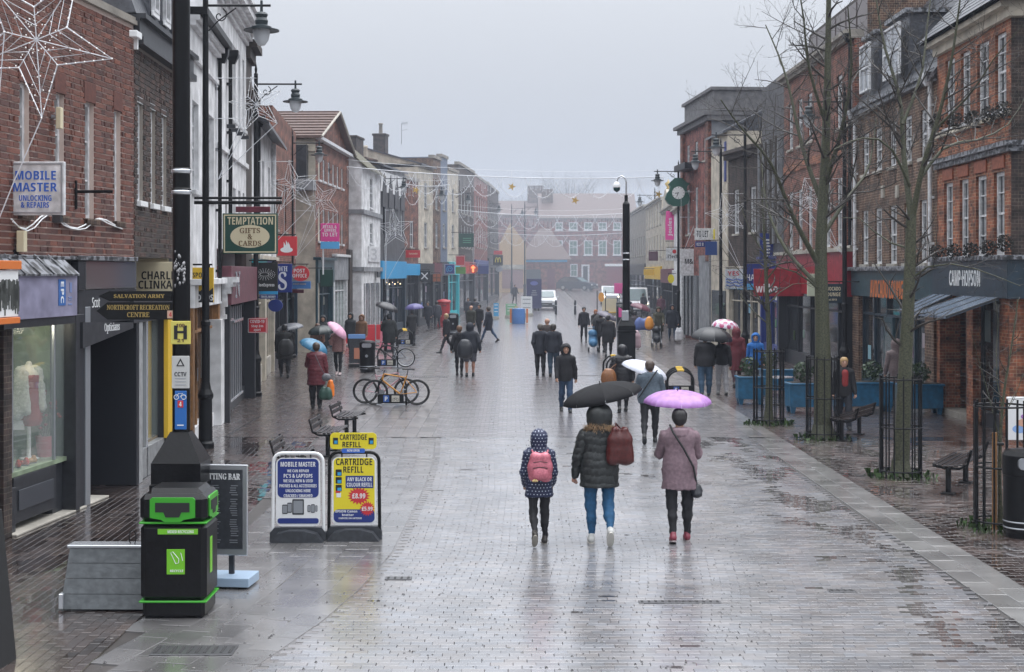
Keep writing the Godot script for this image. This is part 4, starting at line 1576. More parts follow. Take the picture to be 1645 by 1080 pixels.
		cornice(t,"parapet",tp,[[0.2,0.08]],M.stone)
		shop(t,0.0,t.length,s[9],3.9,{"fascia":s[8],"frame":M.charcoal_dark if s[0] != "pale_cream_house" else M.turquoise,"lights":2,"cornice":false})
		if s[0] == "terrace_brick_house":
			chimney(t.o,Vector3(1.5,tp + 0.2,-3.0),2.4,1.2,0.8,M.brown_brick,[[-0.8,0.9,mat(0.4,0.1,0.06,0.6)],[0.2,0.8,M.cream_wall]])
		if s[0] == "cream_terrace_house":
			roof(t,tp + 0.2,tp + 1.2,7.0,M.slate,M.cream_wall)
			chimney(t.o,Vector3(2.2,tp + 0.7,-3.0),0.8,1.6,0.8,M.dark_brick,[[0,0.7,M.stone]])
	var gab := fac("cream_gabled_house","cream gabled house end where the street bends away",Vector2(-1.3,150.0),Vector2(1.5,150.0),"shops on the bicycle side")
	var ge := fv(gab,820,392)
	fin(gab,0.0,ge,mat(0.5,0.36,0.22,0.75),8.0,false)
	var gm := MB.new()
	gm.slab(PackedVector2Array([Vector2(0,ge),Vector2(gab.length,ge),Vector2(gab.length * 0.4,fv(gab,820,358))]),0.0,8.0)
	part(gab.o,"gable",gm,mat(0.5,0.36,0.22,0.75))
	ub(gab,"fascia",0.0,gab.length,2.4,2.9,0.0,0.12,M.pale_stone)
	ub(gab,"shop_window",0.3,gab.length - 0.3,0.4,2.35,0.0,0.05,mat(0.3,0.2,0.2,0.3))

func mannequin(at: Vector3,s: float) -> void:
	var t := thing("mannequin","headless shop mannequin in white fringed shawl and dark red dress behind glass","mannequin",at,0.35)
	var leg := MB.new()
	leg.lathe([Vector2(0.0,0),Vector2(0.14,0),Vector2(0.14,0.015),Vector2(0.03,0.03),Vector2(0.028,0.75 * s)],10)
	part(t,"stand",leg,M.white)
	var body := net([[Vector3(0,0.8,0) * s,Vector3(0,1.0,0) * s,0.14,0.12,0.7,Color.WHITE],[Vector3(0,1.0,0) * s,Vector3(0,1.28,0) * s,0.11,0.14,0.7,Color.WHITE],[Vector3(-0.14,1.36,0) * s,Vector3(0.14,1.36,0) * s,0.055,0.055,0.9,Color.WHITE],[Vector3(0,1.35,0) * s,Vector3(0,1.5,0) * s,0.05,0.045,1.0,Color.WHITE]],0.02,0.06)
	part(t,"torso",body,mat(0.6,0.58,0.52,0.5))
	var dress := net([[Vector3(0.03,0.62,0) * s,Vector3(0.02,1.0,0) * s,0.15,0.115,0.75,Color.WHITE],[Vector3(0.02,1.0,0) * s,Vector3(0.02,1.28,0) * s,0.115,0.14,0.75,Color.WHITE]],0.02,0.08,[[Vector3(0,-1,0),-0.52 * s],[Vector3(0,1,0),1.33 * s]],0.008)
	part(t,"dress",dress,mat(0.22,0.01,0.02,0.6))
	var shawl := net([[Vector3(-0.13,1.38,0.05) * s,Vector3(-0.19,0.72,0.09) * s,0.075,0.1,0.8,Color.WHITE],[Vector3(-0.06,1.36,0.09) * s,Vector3(-0.05,0.78,0.14) * s,0.05,0.075,0.6,Color.WHITE],[Vector3(0.15,1.37,0.0) * s,Vector3(0.2,0.8,0.0) * s,0.06,0.065,0.9,Color.WHITE],[Vector3(-0.12,1.4,-0.02) * s,Vector3(0.12,1.4,-0.02) * s,0.065,0.065,0.9,Color.WHITE]],0.018,0.05,[[Vector3(0,-1,0),-0.6 * s]],0.016)
	var sh := part(t,"shawl",shawl,tri_noise(mat(0.6,0.62,0.58,0.8),3.0,shared.grain))
	var fr := MB.new()
	for k in 26:
		var x := -0.36 + 0.28 * k / 25.0
		fr.tube([Vector3(x,0.62,0.08) * s,Vector3(x + 0.004,0.47,0.09) * s],0.006,4)
	part(sh,"fringe",fr,M.white).set_meta("kind","stuff")

func buildings_right() -> void:
	var grp := "shops on the tree side"
	var sash := {"frame":M.white_paint,"pane":M.pane,"bars":[1,3],"recess":0.1,"thick":0.09,"sill":M.white_paint}
	# --- the corner department store
	var f := fac("department_store","orange brick corner department store with tall white sash windows and navy fascia",Vector2(10.5,35.3),Vector2(10.4,29.8),grp)
	var uv0 := fv(f,1580,187)
	var uv1 := fv(f,1580,67)
	var lv0 := fv(f,1577,411)
	var lv1 := fv(f,1577,282)
	winrow(f,[[1519,1534],[1544,1559],[1570,1589],[1599,1617]],uv0,uv1,sash)
	winrow(f,[[1517,1531],[1542,1556],[1568,1585],[1597,1614]],lv0,lv1,sash)
	var eave := fv(f,1560,42)
	var fb0 := fv(f,1560,477,0.1)
	var fb1 := fv(f,1560,419,0.1)
	fin(f,fb0,eave,M.orange_brick,9.0)
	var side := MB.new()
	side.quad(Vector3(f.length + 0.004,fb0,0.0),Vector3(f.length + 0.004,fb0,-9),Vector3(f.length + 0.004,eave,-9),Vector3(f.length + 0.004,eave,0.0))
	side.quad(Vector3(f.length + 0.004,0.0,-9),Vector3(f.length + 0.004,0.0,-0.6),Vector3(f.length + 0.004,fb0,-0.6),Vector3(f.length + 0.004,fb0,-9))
	part(f.o,"side_wall",side,M.dark_brick)  # the shade on this side is put into a darker brick colour
	var sv := fv(f,1565,250)
	var sc := MB.new()
	sc.bb(Vector3(0,sv,-0.2),Vector3(f.length + 0.25,sv + 0.1,0.2))
	sc.bb(Vector3(0.02,sv - 0.12,-0.2),Vector3(f.length + 0.15,sv,0.1))
	part(f.o,"string_course",sc,M.lead)
	cornice(f,"sill_band",uv0 - 0.16,[[0.14,0.07]],M.cream_wall)
	cornice(f,"eaves",eave - 0.3,[[0.2,0.12],[0.12,0.3]],M.cream_wall,0.0,f.length + 0.25)
	var ap := tri_noise(mat(0.36,0.1,0.045,0.6),1.2,shared.grain)
	for e in [[1517,1531],[1542,1556],[1568,1585],[1597,1614]]:
		var a := fp(f,e[0],HY).x
		var b := fp(f,e[1],HY).x
		ub(f,"terracotta_panel",a - 0.05,b + 0.05,lv1 + 0.06,sv - 0.16,0.0,0.035,ap)
	# slates laid one by one on the visible slope
	var rb := MB.new()
	rb.quad(Vector3(-0.2,eave + 0.02,0.4),Vector3(f.length + 0.5,eave + 0.02,0.4),Vector3(f.length - 1.6,eave + 3.0,-2.4),Vector3(-0.2,eave + 3.0,-2.4))
	rb.quad(Vector3(f.length + 0.5,eave + 0.02,0.4),Vector3(f.length + 0.5,eave + 0.02,-9),Vector3(f.length - 1.6,eave + 3.0,-9),Vector3(f.length - 1.6,eave + 3.0,-2.4))
	rb.quad(Vector3(-0.2,eave + 3.0,-2.4),Vector3(f.length - 1.6,eave + 3.0,-2.4),Vector3(f.length - 1.6,eave + 3.0,-9),Vector3(-0.2,eave + 3.0,-9))
	rb.quad(Vector3(-0.2,eave + 0.02,-9),Vector3(-0.2,eave + 0.02,0.4),Vector3(-0.2,eave + 3.0,-2.4),Vector3(-0.2,eave + 3.0,-9))
	var rp := part(f.o,"roof",rb,M.slate)
	var slope := Vector3(0,2.98,-2.8).normalized()
	var sn := Vector3(0,2.8,2.98).normalized()
	var sm := MB.new()
	sm.cbox(Vector3(0,0.14,0),Vector3(0.235,0.3,0.012),0.003)
	var smesh := sm.mesh()
	var tones := [0.8,1.0,1.25].map(func(g): return tri_noise(mat(0.085 * g,0.09 * g,0.105 * g,0.3),1.5,shared.grain,shared.bumps,0.4))
	for r in 9:
		var n := int((f.length + 0.6 - r * 0.14) / 0.24)
		for k in n:
			var p := part(rp,"slate",smesh,tones[R.randi() % 3])
			p.transform = Transform3D(Basis(Vector3.RIGHT,slope,sn) * Basis.from_euler(Vector3(-0.05,0,R.randfn(0,0.008))),Vector3(-0.1 + (k + (0.5 if r % 2 else 0.0)) * 0.24,eave + 0.05,0.42) + slope * (r * 0.21) + sn * 0.015)
	# navy fascia round the corner, door piers, awnings
	ub(f,"fascia",-0.1,f.length + 0.12,fb0,fb1,-0.3,0.12,M.navy_paint)
	var sf := MB.new()
	sf.bb(Vector3(f.length + 0.01,fb0,-9),Vector3(f.length + 0.116,fb1,-0.31))
	part(f.o,"side_fascia",sf,M.navy_paint)
	ub(f,"cornice",-0.1,f.length + 0.2,fb1,fb1 + 0.1,-0.3,0.22,M.lead)
	text(f.o,"CAMP·HOPSON",fp(f,1549,447,0.125),2.35,0.36,M.white,Basis(),false,true)
	for e in [[1497,1510],[1553,1563],[1606,1622]]:
		var a := fp(f,e[0],HY).x
		var b := minf(fp(f,e[1],HY).x,f.length)
		var mb := MB.new()
		mb.bb(Vector3(a,0,-0.5),Vector3(b,fb0,0.0))
		part(f.o,"brick_pier",mb,M.orange_brick)
	var inn := MB.new()
	inn.bb(Vector3(0,0,-2.6),Vector3(f.length,fb0,-2.5))
	inn.bb(Vector3(0,fb0 - 0.1,-2.5),Vector3(f.length,fb0,-0.5))
	part(f.o,"porch",inn,M.charcoal_dark)
	var p1 := fp(f,1510,HY).x
	var p2 := fp(f,1553,HY).x
	var p3 := fp(f,1563,HY).x
	var p4 := fp(f,1606,HY).x
	for e in [[p1,p1 + (p2 - p1) * 0.6,-1.2],[p1 + (p2 - p1) * 0.62,p2,-0.3],[p3,p4,-0.25]]:
		var g := MB.new()
		g.bb(Vector3(e[0],0.35,e[2]),Vector3(e[1],fb0,e[2] + 0.02))
		var sw := part(f.o,"shop_window",g,mat(0.02,0.026,0.028,0.05))
		ub(f,"stall_riser",e[0],e[1],0.0,0.35,e[2] - 0.1,e[2] + 0.06,M.charcoal_dark)
		ub(f,"mullion",e[0],e[0] + 0.05,0.35,fb0,e[2] + 0.02,e[2] + 0.07,M.charcoal,"",sw)
		ub(f,"notice",e[0] + 0.15,e[0] + 0.55,1.9,2.6,e[2] + 0.02,e[2] + 0.025,mat(0.14,0.19,0.2,0.3),"",sw)
	var steps := MB.new()
	steps.bb(Vector3(p1,0,-1.2),Vector3(p2,0.14,-0.05))
	part(f.o,"step",steps,M.stone)
	for e in [[1548,1606,1.25],[1500,1530,1.0]]:
		var a := fp(f,e[0],HY,0.12).x
		var b := fp(f,e[1],HY,0.12).x
		var aw := MB.new()
		var t := Vector3(0,-0.05,0)
		var q := [Vector3(a,fb0 - 0.38,e[2]),Vector3(b,fb0 - 0.38,e[2]),Vector3(b,fb0 + 0.02,0.13),Vector3(a,fb0 + 0.02,0.13)]
		aw.quad(q[0],q[1],q[2],q[3])
		aw.quad(q[3] + t,q[2] + t,q[1] + t,q[0] + t)
		aw.quad(q[0] + t,q[1] + t,q[1],q[0])
		aw.quad(q[3] + t,q[0] + t,q[0],q[3])
		aw.quad(q[1] + t,q[2] + t,q[2],q[1])
		var ap2 := part(f.o,"awning",aw,mat(0.12,0.16,0.22,0.22))
		for k in 4:
			var u := lerpf(a,b,k / 3.0)
			box(ap2,"awning_rib",Vector3(u,fb0 - 0.19,(e[2] + 0.13) / 2),Vector3(0.03,0.05,Vector2(e[2] - 0.13,0.4).length()),M.charcoal,Basis(Vector3.RIGHT,atan2(0.4,e[2] - 0.13)))
	# poster window on the side, seen past the corner
	var po := MB.new()
	po.bb(Vector3(f.length + 0.006,0.4,-3.2),Vector3(f.length + 0.05,fb0,-0.62))
	part(f.o,"poster_window",po,mat(0.42,0.4,0.43,0.25))
	# planted baskets on the sills
	var bush_spots := [[1505,196],[1534,193],[1562,190],[1588,184],[1612,176],[1506,406],[1532,404],[1560,403],[1588,399],[1614,391]]
	var ord := ["first","second","third","fourth","fifth"]
	for i in bush_spots.size():
		var s: Array = bush_spots[i]
		var p := f.org + f.o.basis * fp(f,s[0],s[1],0.2)
		var t := thing("hanging_basket","dark clipped plant ball between the %s sash windows, %s from the corner of the store" % ["upper" if i < 5 else "lower",ord[4 - i % 5]],"hanging plant",p,0.0,"plant balls on the department store")
		leafball(t,Vector3.ZERO,0.18,240,mat(0.018,0.018,0.014,0.7))
		box(t,"bracket",Vector3(0.1,-0.2,0),Vector3(0.2,0.03,0.03),M.black_iron)
	# --- brown brick with the teal lounge
	var g := fac("brown_brick_building","brown brick building with slate roof and teal lounge front behind the trees",Vector2(10.6,44.2),Vector2(10.5,35.34),grp)
	var s2 := {"frame":M.white_paint,"pane":M.pane,"bars":[1,3],"recess":0.09,"thick":0.08,"sill":M.pale_stone}
	winrow(g,[[1386,1396],[1406,1417],[1429,1440],[1453,1465],[1479,1490]],fv(g,1435,268),fv(g,1435,196),s2)
	winrow(g,[[1385,1395],[1406,1417],[1429,1441],[1453,1464],[1478,1489]],fv(g,1435,424),fv(g,1435,330),s2)
	var ge := fv(g,1440,160)
	fin(g,3.5,ge,M.brown_brick,9.0)
	cornice(g,"gutter",ge,[[0.12,0.2],[0.1,0.28]],M.lead)
	var gm := MB.new()
	gm.quad(Vector3(0,ge + 0.2,0.1),Vector3(g.length,ge + 0.2,0.1),Vector3(g.length,ge + 3.6,-2.2),Vector3(0,ge + 3.6,-2.2))
	gm.quad(Vector3(0,ge + 3.6,-2.2),Vector3(g.length,ge + 3.6,-2.2),Vector3(g.length,ge + 3.6,-9),Vector3(0,ge + 3.6,-9))
	gm.quad(Vector3(g.length,ge + 0.2,0.1),Vector3(g.length,ge + 0.2,-9),Vector3(g.length,ge + 3.6,-9),Vector3(g.length,ge + 3.6,-2.2))
	var gr := part(g.o,"roof",gm,M.slate)
	for k in 11:
		ub(g,"slate_course",0.0,g.length,ge + 0.3 + k * 0.3,ge + 0.33 + k * 0.3,0.06 - k * 0.2,0.09 - k * 0.2,M.slate,"",gr)
	for e in [[1426,1455],[1388,1406]]:
		var a := fp(g,e[0],HY).x
		var b := fp(g,e[1],HY).x
		var dm := MB.new()
		dm.bb(Vector3(a,ge + 0.4,-2.5),Vector3(b,ge + 2.2,-0.1))
		var d := part(g.o,"dormer",dm,M.slate)
		window(d,a + 0.1,ge + 0.6,b - 0.1,ge + 2.0,{"recess":-0.13,"bars":[1,1],"pane":mat(0.3,0.32,0.35,0.05)})  # the reflection of the sky is put into the pale pane colour
		var dr := MB.new()
		dr.bb(Vector3(a - 0.15,ge + 2.2,-2.9),Vector3(b + 0.15,ge + 2.32,0.05))
		part(d,"dormer_roof",dr,M.lead)
	downpipe(g,fp(g,1500,HY).x,3.6,ge,M.white_paint)
	downpipe(g,fp(g,1378,HY).x,3.6,ge,M.white_paint)
	for x in [1420,1443]:
		ub(g,"wall_plaque",fp(g,x,HY).x - 0.12,fp(g,x,HY).x + 0.12,fv(g,x,318),fv(g,x,298),0.0,0.06,M.pale_stone)
	shop(g,0.0,g.length,2.75,3.5,{"fascia":M.teal_paint,"frame":M.teal_paint,"pilaster":M.brown_brick,"pilaster_wide":0.8,"lights":5,"cornice_mat":M.lead,"door":[3.4,4.4],"door_mat":M.teal_paint,"mullion":M.navy_paint})
	text(g.o,"AVOCADO LOUNGE",fp(g,1425,465,0.125),3.9,0.5,M.orange,Basis(),false,true)
	# --- tall red brick with mansard, the red shop below
	var t := fac("tall_brick_building","tall red brick building with flat topped mansard over the red homeware shop",Vector2(10.6,55.7),Vector2(10.6,44.24),grp)
	var s3 := {"frame":M.white_paint,"pane":M.pane,"bars":[1,3],"recess":0.09,"thick":0.1,"sill":M.pale_stone}
	var cols := [[1267,1274],[1282,1289],[1298,1305],[1326,1334],[1344,1353],[1361,1369]]
	winrow(t,cols,fv(t,1300,228),fv(t,1300,150),s3)
	winrow(t,cols,fv(t,1300,400),fv(t,1300,300),s3)
	var tt := fv(t,1330,90)
	fin(t,4.2,tt,M.red_brick,13.0)
	var band := MB.new()
	band.bb(Vector3(0,fv(t,1300,268),0.0),Vector3(t.length,fv(t,1300,254),0.03))
	part(t.o,"brick_band",band,M.orange_brick)
	cornice(t,"cornice",tt,[[0.15,0.15],[0.12,0.3]],M.stone)
	var mm := MB.new()
	mm.bb(Vector3(0.4,tt + 0.2,-13),Vector3(t.length - 0.1,tt + 1.9,-0.9))
	part(t.o,"mansard",mm,M.brown_panel)
	for k in 7:
		ub(t,"mansard_panel",0.6 + k * 1.55,1.95 + k * 1.55,tt + 0.4,tt + 1.75,-0.9,-0.84,mat(0.14,0.12,0.12,0.4))
	var sb := MB.new()
	sb.bb(Vector3(t.length - 0.02,7.0,-13),Vector3(t.length + 0.03,tt + 1.2,-0.4))
	part(t.o,"side_wall",sb,M.brown_brick)
	shop(t,0.0,t.length,2.7,4.1,{"fascia":M.red_paint,"frame":M.charcoal_dark,"lights":5,"proud":0.3,"cornice_mat":M.pale_stone})
	ub(t,"blue_poster",t.length * 0.5,t.length * 0.62,0.7,2.3,-0.13,-0.1,mat(0.02,0.06,0.42,0.3))
	downpipe(t,t.length - 0.25,4.3,tt,M.black_iron)
	# --- ribbed grey building, dark bow front, cream house
	var r := fac("ribbed_concrete_building","dark grey building with tall vertical ribs above the blue bank sign",Vector2(10.7,61.2),Vector2(10.6,55.72),grp)
	var rt := fv(r,1240,132)
	fin(r,4.0,rt,M.dark_grey_wall,9.0)
	for k in 9:
		ub(r,"rib",k * 0.62 + 0.1,k * 0.62 + 0.26,4.6,rt - 2.4,0.0,0.2,M.brown_panel if k % 2 else M.grey_wall)
	shop(r,0.0,r.length,2.8,4.0,{"fascia":M.royal,"frame":M.royal,"lights":3})
	var bo := fac("dark_bow_building","dark brick building with bowed gutter beside the ribbed grey front",Vector2(10.0,66.0),Vector2(10.7,61.22),grp)
	wins(bo,2,1.2,0.8,5.2,7.2,s3)
	var bt := fv(bo,1195,252)
	fin(bo,3.6,bt,M.dark_brick,6.0)
	cornice(bo,"gutter",bt,[[0.2,0.25],[0.15,0.5]],M.brown_panel)
	shop(bo,0.0,bo.length,2.7,3.6,{"fascia":M.sky_blue,"frame":M.cream_wall,"lights":3,"pilaster":M.cream_wall})
	var cr := fac("cream_house","cream rendered house with grey hipped roof behind the lamp post",Vector2(9.7,69.6),Vector2(9.97,66.1),grp)
	var ct := fv(cr,1180,205)
	fin(cr,0.0,ct,M.cream_wall,5.0)
	ub(cr,"blue_stripe",cr.length - 0.55,cr.length - 0.2,fv(cr,1165,292),fv(cr,1165,228),0.0,0.05,M.royal)
	roof(cr,ct,ct + 1.3,5.0,M.slate,M.slate)
	ub(cr,"shop_window",0.3,cr.length - 0.3,0.4,2.6,0.0,0.04,M.shop_pane)
	# --- the food store
	var ms := fac("food_store_building","grand brick and stone building with heavy parapet above the white food store sign",Vector2(9.2,77.0),Vector2(9.72,69.62),grp)
	var mt := fv(ms,1125,203)
	wins(ms,3,1.5,0.8,fv(ms,1122,262),fv(ms,1122,226),s3)
	wins(ms,3,1.5,0.8,fv(ms,1122,375),fv(ms,1122,300),s3)
	fin(ms,0.0,mt,M.far_brick,9.0)
	var msb := MB.new()
	msb.bb(Vector3(ms.length - 0.01,0,-9),Vector3(ms.length + 0.03,mt,0.0))
	part(ms.o,"side_wall",msb,M.grey_wall)
	for u in [0.1,ms.length - 0.75]:
		ub(ms,"pilaster",u,u + 0.65,4.0,mt,-0.1,0.16,M.red_brick)
	var mc := MB.new()
	mc.bb(Vector3(-0.3,mt,-9),Vector3(ms.length + 0.3,mt + 0.25,0.25))
	mc.bb(Vector3(-0.4,mt + 0.25,-9.1),Vector3(ms.length + 0.35,mt + 0.42,0.45))
	mc.bb(Vector3(0.0,mt + 0.5,-9),Vector3(ms.length,mt + 1.5,-0.1))
	mc.bb(Vector3(-0.1,mt + 1.5,-9.1),Vector3(ms.length + 0.1,mt + 1.65,0.05))
	part(ms.o,"cornice",mc,tri_noise(mat(0.17,0.165,0.17,0.7),0.4,shared.grain))
	ub(ms,"balcony",1.2,4.2,fv(ms,1118,272),fv(ms,1118,262),0.0,0.7,M.black_iron)
	ub(ms,"door_surround",0.05,0.75,0.0,3.6,0.0,0.2,M.white_paint)
	ub(ms,"shop_window",0.8,4.8,0.15,3.3,0.0,0.06,mat(0.1,0.105,0.11,0.1))
	for k in 5:
		ub(ms,"mullion",0.8 + k,0.88 + k,0.15,3.3,0.06,0.1,M.silver if k == 3 else M.charcoal)
	ub(ms,"stone_pier",4.9,ms.length - 0.02,0.0,4.3,0.0,0.12,M.grey_wall)
	var spec := [
		["white_phone_shop","white fronted phone repair shop under the swirl sign",9.75,86.0,9.25,77.05,340,M.white_wall,M.white_paint],
		["ornate_cream_building","ornate cream building with curved gable behind the street clock",10.2,97.0,9.75,86.02,340,M.cream_wall,M.wine_paint],
		["tall_cream_building","tall cream building carrying the small yellow shop sign",10.5,112.0,10.2,97.02,330,M.cream_wall,M.gold_yellow],
		["stone_front_building","pale stone fronted building before the far brick house",10.8,132.0,10.5,112.02,342,M.stone,M.charcoal],
	]
	for s in spec:
		var q := fac(s[0],s[1],Vector2(s[2],s[3]),Vector2(s[4],s[5]),grp)
		var xm: float = CX + (s[2] + s[4]) / 2 * F / ((s[3] + s[5]) / 2)
		var tp := fv(q,xm,s[6])
		for lv in [4.3,6.5]:
			if lv + 1.5 < tp:
				wins(q,int(q.length / 2.4),1.4,1.0,lv,lv + 1.5,s3)
		fin(q,3.6,tp,s[7],7.0)
		cornice(q,"parapet",tp,[[0.15,0.1],[0.1,0.25]],M.pale_stone)
		shop(q,0.0,q.length,2.7,3.6,{"fascia":s[8],"frame":M.charcoal,"lights":4,"cornice":false})
		if s[0] == "ornate_cream_building":
			var gp := MB.new()
			var pts := PackedVector2Array()
			for k in 13:
				var a := PI * k / 12
				pts.append(Vector2(6.0 + 2.4 * cos(a),tp + 0.2 + 1.2 * sin(a) * (1.0 if k % 4 else 0.9)))
			gp.slab(pts,0.2,0.4)
			part(q.o,"curved_gable",gp,M.cream_wall)
			var ur := MB.new()
			ur.lathe([Vector2(0.0,0),Vector2(0.2,0),Vector2(0.08,0.15),Vector2(0.24,0.4),Vector2(0.06,0.55),Vector2(0.0,0.7)],10,Vector3(6.0,tp + 1.35,0),true)
			part(q.o,"urn",ur,mat(0.5,0.36,0.12,0.5))

func buildings_far() -> void:
	var f := fac("far_brick_house","long red brick house with white windows closing the end of the street",Vector2(3.2,166.0),Vector2(14.5,166.0))
	var st := {"frame":M.white_paint,"pane":mat(0.12,0.2,0.17,0.1),"bars":[1,1],"recess":0.05,"thick":0.12,"sill":M.white_paint}
	var xs := [[892,904],[914,928],[938,952],[961,975],[985,998]]
	winrow(f,xs,fv(f,930,410),fv(f,930,386),st)
	winrow(f,xs,fv(f,930,370),fv(f,930,357),st)
	winrow(f,[[890,903],[916,928]],fv(f,930,445),fv(f,930,424),st)
	winrow(f,[[934,947]],0.05,fv(f,930,425),{"frame":M.white_paint,"pane":M.charcoal,"bars":[0,0],"recess":0.05,"thick":0.2})
	var e := fv(f,930,349)
	fin(f,0.0,e,M.far_brick,9.0)
	roof(f,e,fv(f,930,313) + 0.3,9.0,M.clay_tile,M.far_brick,0.3)
	cornice(f,"string_course",fv(f,930,418),[[0.25,0.12]],mat(0.16,0.07,0.06,0.7))
	ub(f,"shop_fascia",7.6,11.2,fv(f,980,428),fv(f,980,424),0.0,0.25,M.white)
	ub(f,"shop_window",7.8,11.0,0.3,fv(f,980,428),0.0,0.06,mat(0.2,0.05,0.06,0.3))
	chimney(f.o,Vector3(1.0,e + 1.6,-3),1.3,1.8,0.9,M.brown_brick,[])
	var h := fac("tile_hung_house","lower house with a steep red tiled hip roof joined to the far brick house",Vector2(1.3,160.0),Vector2(6.2,160.0))
	var ht := fv(h,870,414)
	fin(h,0.0,ht,M.far_brick,5.0)
	var hr := MB.new()
	var w := h.length
	var top := fv(h,870,366)
	hr.quad(Vector3(-0.5,ht - 0.2,0.5),Vector3(w + 0.5,ht - 0.2,0.5),Vector3(w * 0.62,top,-2.4),Vector3(w * 0.38,top,-2.4))
	hr.quad(Vector3(w + 0.5,ht - 0.2,0.5),Vector3(w + 0.5,ht - 0.2,-5.4),Vector3(w * 0.62,top,-2.6),Vector3(w * 0.62,top,-2.4))
	hr.quad(Vector3(-0.5,ht - 0.2,-5.4),Vector3(-0.5,ht - 0.2,0.5),Vector3(w * 0.38,top,-2.4),Vector3(w * 0.38,top,-2.6))
	hr.quad(Vector3(w + 0.5,ht - 0.2,-5.4),Vector3(-0.5,ht - 0.2,-5.4),Vector3(w * 0.38,top,-2.6),Vector3(w * 0.62,top,-2.6))
	part(h.o,"roof",hr,M.clay_tile)
	ub(h,"fascia",0.0,w,ht - 0.5,ht - 0.25,0.0,0.3,M.sky_blue)
	ub(h,"shop_window",0.3,w * 0.4,0.4,2.2,0.0,0.05,M.shop_pane)
	ub(h,"door",w * 0.55,w * 0.72,0.0,2.3,0.0,0.08,M.wine_paint)
	var bh := fac("far_roofed_house","hazy house with a long red roof behind the cream gable",Vector2(-3.0,178.0),Vector2(4.5,178.0))
	fin(bh,0.0,fv(bh,800,345),M.far_brick,6.0)
	roof(bh,fv(bh,800,345),fv(bh,800,322),6.0,M.clay_tile,M.far_brick)
	chimney(bh.o,Vector3(6.0,fv(bh,870,330),-3),2.0,2.6,1.0,M.brown_brick,[])
	# hills and the far wood
	var hill := MB.new()
	for k in 40:
		var a := -150.0 + 300.0 * k / 40
		var b := -150.0 + 300.0 * (k + 1) / 40
		var ha := 6.5 + 2.0 * noise.get_noise_1d(a * 0.05)
		var hb := 6.5 + 2.0 * noise.get_noise_1d(b * 0.05)
		hill.quad(Vector3(a,-0.1,-190),Vector3(b,-0.1,-190),Vector3(b,hb,-258),Vector3(a,ha,-258))
	structure("hill","low wooded rise beyond the end of the street",hill,mat(0.06,0.07,0.05,0.9))

func leafball(o: Node3D,at: Vector3,r: float,n: int,m: Material,called := "foliage") -> MeshInstance3D:
	var mb := MB.new()
	for k in n:
		var d := Vector3(R.randfn(),R.randfn(),R.randfn()).normalized()
		var p := at + d * r * (0.55 + 0.5 * pow(R.randf(),0.5))
		var s := r * R.randf_range(0.18,0.34)
		var b := Basis.looking_at(d.lerp(Vector3(R.randfn(),R.randfn(),R.randfn()).normalized(),0.5).normalized(),Vector3(0.3,0.9,0.2).normalized())
		mb.quad(p - b.x * s * 0.5,p - b.y * s * 0.6,p + b.x * s * 0.5,p + b.y * s * 0.6)
	return part(o,called,mb,m)

# ---------- trees ----------
func limb(mb: MB,pts: Array,r0: float,r1: float,seg: int) -> Array:
	var fine := []
	var c := Curve3D.new()
	for k in pts.size():
		var t: Vector3 = (pts[mini(k + 1,pts.size() - 1)] - pts[maxi(k - 1,0)]) / 6.0
		c.add_point(pts[k],-t,t)
	var n := maxi(3,int(c.get_baked_length() / 0.35))
	var rad := []
	for k in n + 1:
		var f := float(k) / n
		fine.append(c.sample_baked(c.get_baked_length() * f))
		rad.append(lerpf(r0,r1,pow(f,0.8)))
	mb.tube(fine,rad,seg)
	return [fine,rad]

func twigs(mb: MB,line: Array,level: int,dens: float,reach: float,from := 0.25) -> void:
	var pts: Array = line[0]
	var rad: Array = line[1]
	var len_all := 0.0
	for k in pts.size() - 1:
		len_all += (pts[k + 1] - pts[k]).length()
	var n := maxi(2,int(len_all * dens * 1.4))
	for i in n:
		var f := lerpf(from,1.0,(i + R.randf()) / n)
		var k := mini(int(f * (pts.size() - 1)),pts.size() - 2)
		var p: Vector3 = pts[k].lerp(pts[k + 1],f * (pts.size() - 1) - k)
		var ax: Vector3 = (pts[k + 1] - pts[k]).normalized()
		var out := Vector3(R.randfn(),R.randfn() * 0.6 + 0.25,R.randfn())
		out = (out - ax * out.dot(ax)).normalized()
		var dir := (ax * R.randf_range(0.4,1.0) + out).normalized()
		var l := reach * R.randf_range(0.5,1.2) * (1.15 - 0.6 * f)
		var bend := Vector3(R.randfn() * 0.2,R.randf_range(-0.25,0.45),R.randfn() * 0.2) * l
		var q := [p,p + dir * l * 0.35 + bend * 0.1,p + dir * l * 0.7 + bend * 0.45,p + dir * l + bend]
		var rr: float = minf(rad[k] * 0.55,0.0068 * pow(2.1,level))
		var rs := [rr,rr * 0.8,rr * 0.6,maxf(rr * 0.35,0.0032)]
		mb.tube(q,rs,4 if level < 2 else 5,false,false)
		if level > 0:
			twigs(mb,[q,rs],level - 1,dens * 1.7,reach * 0.5,0.15)

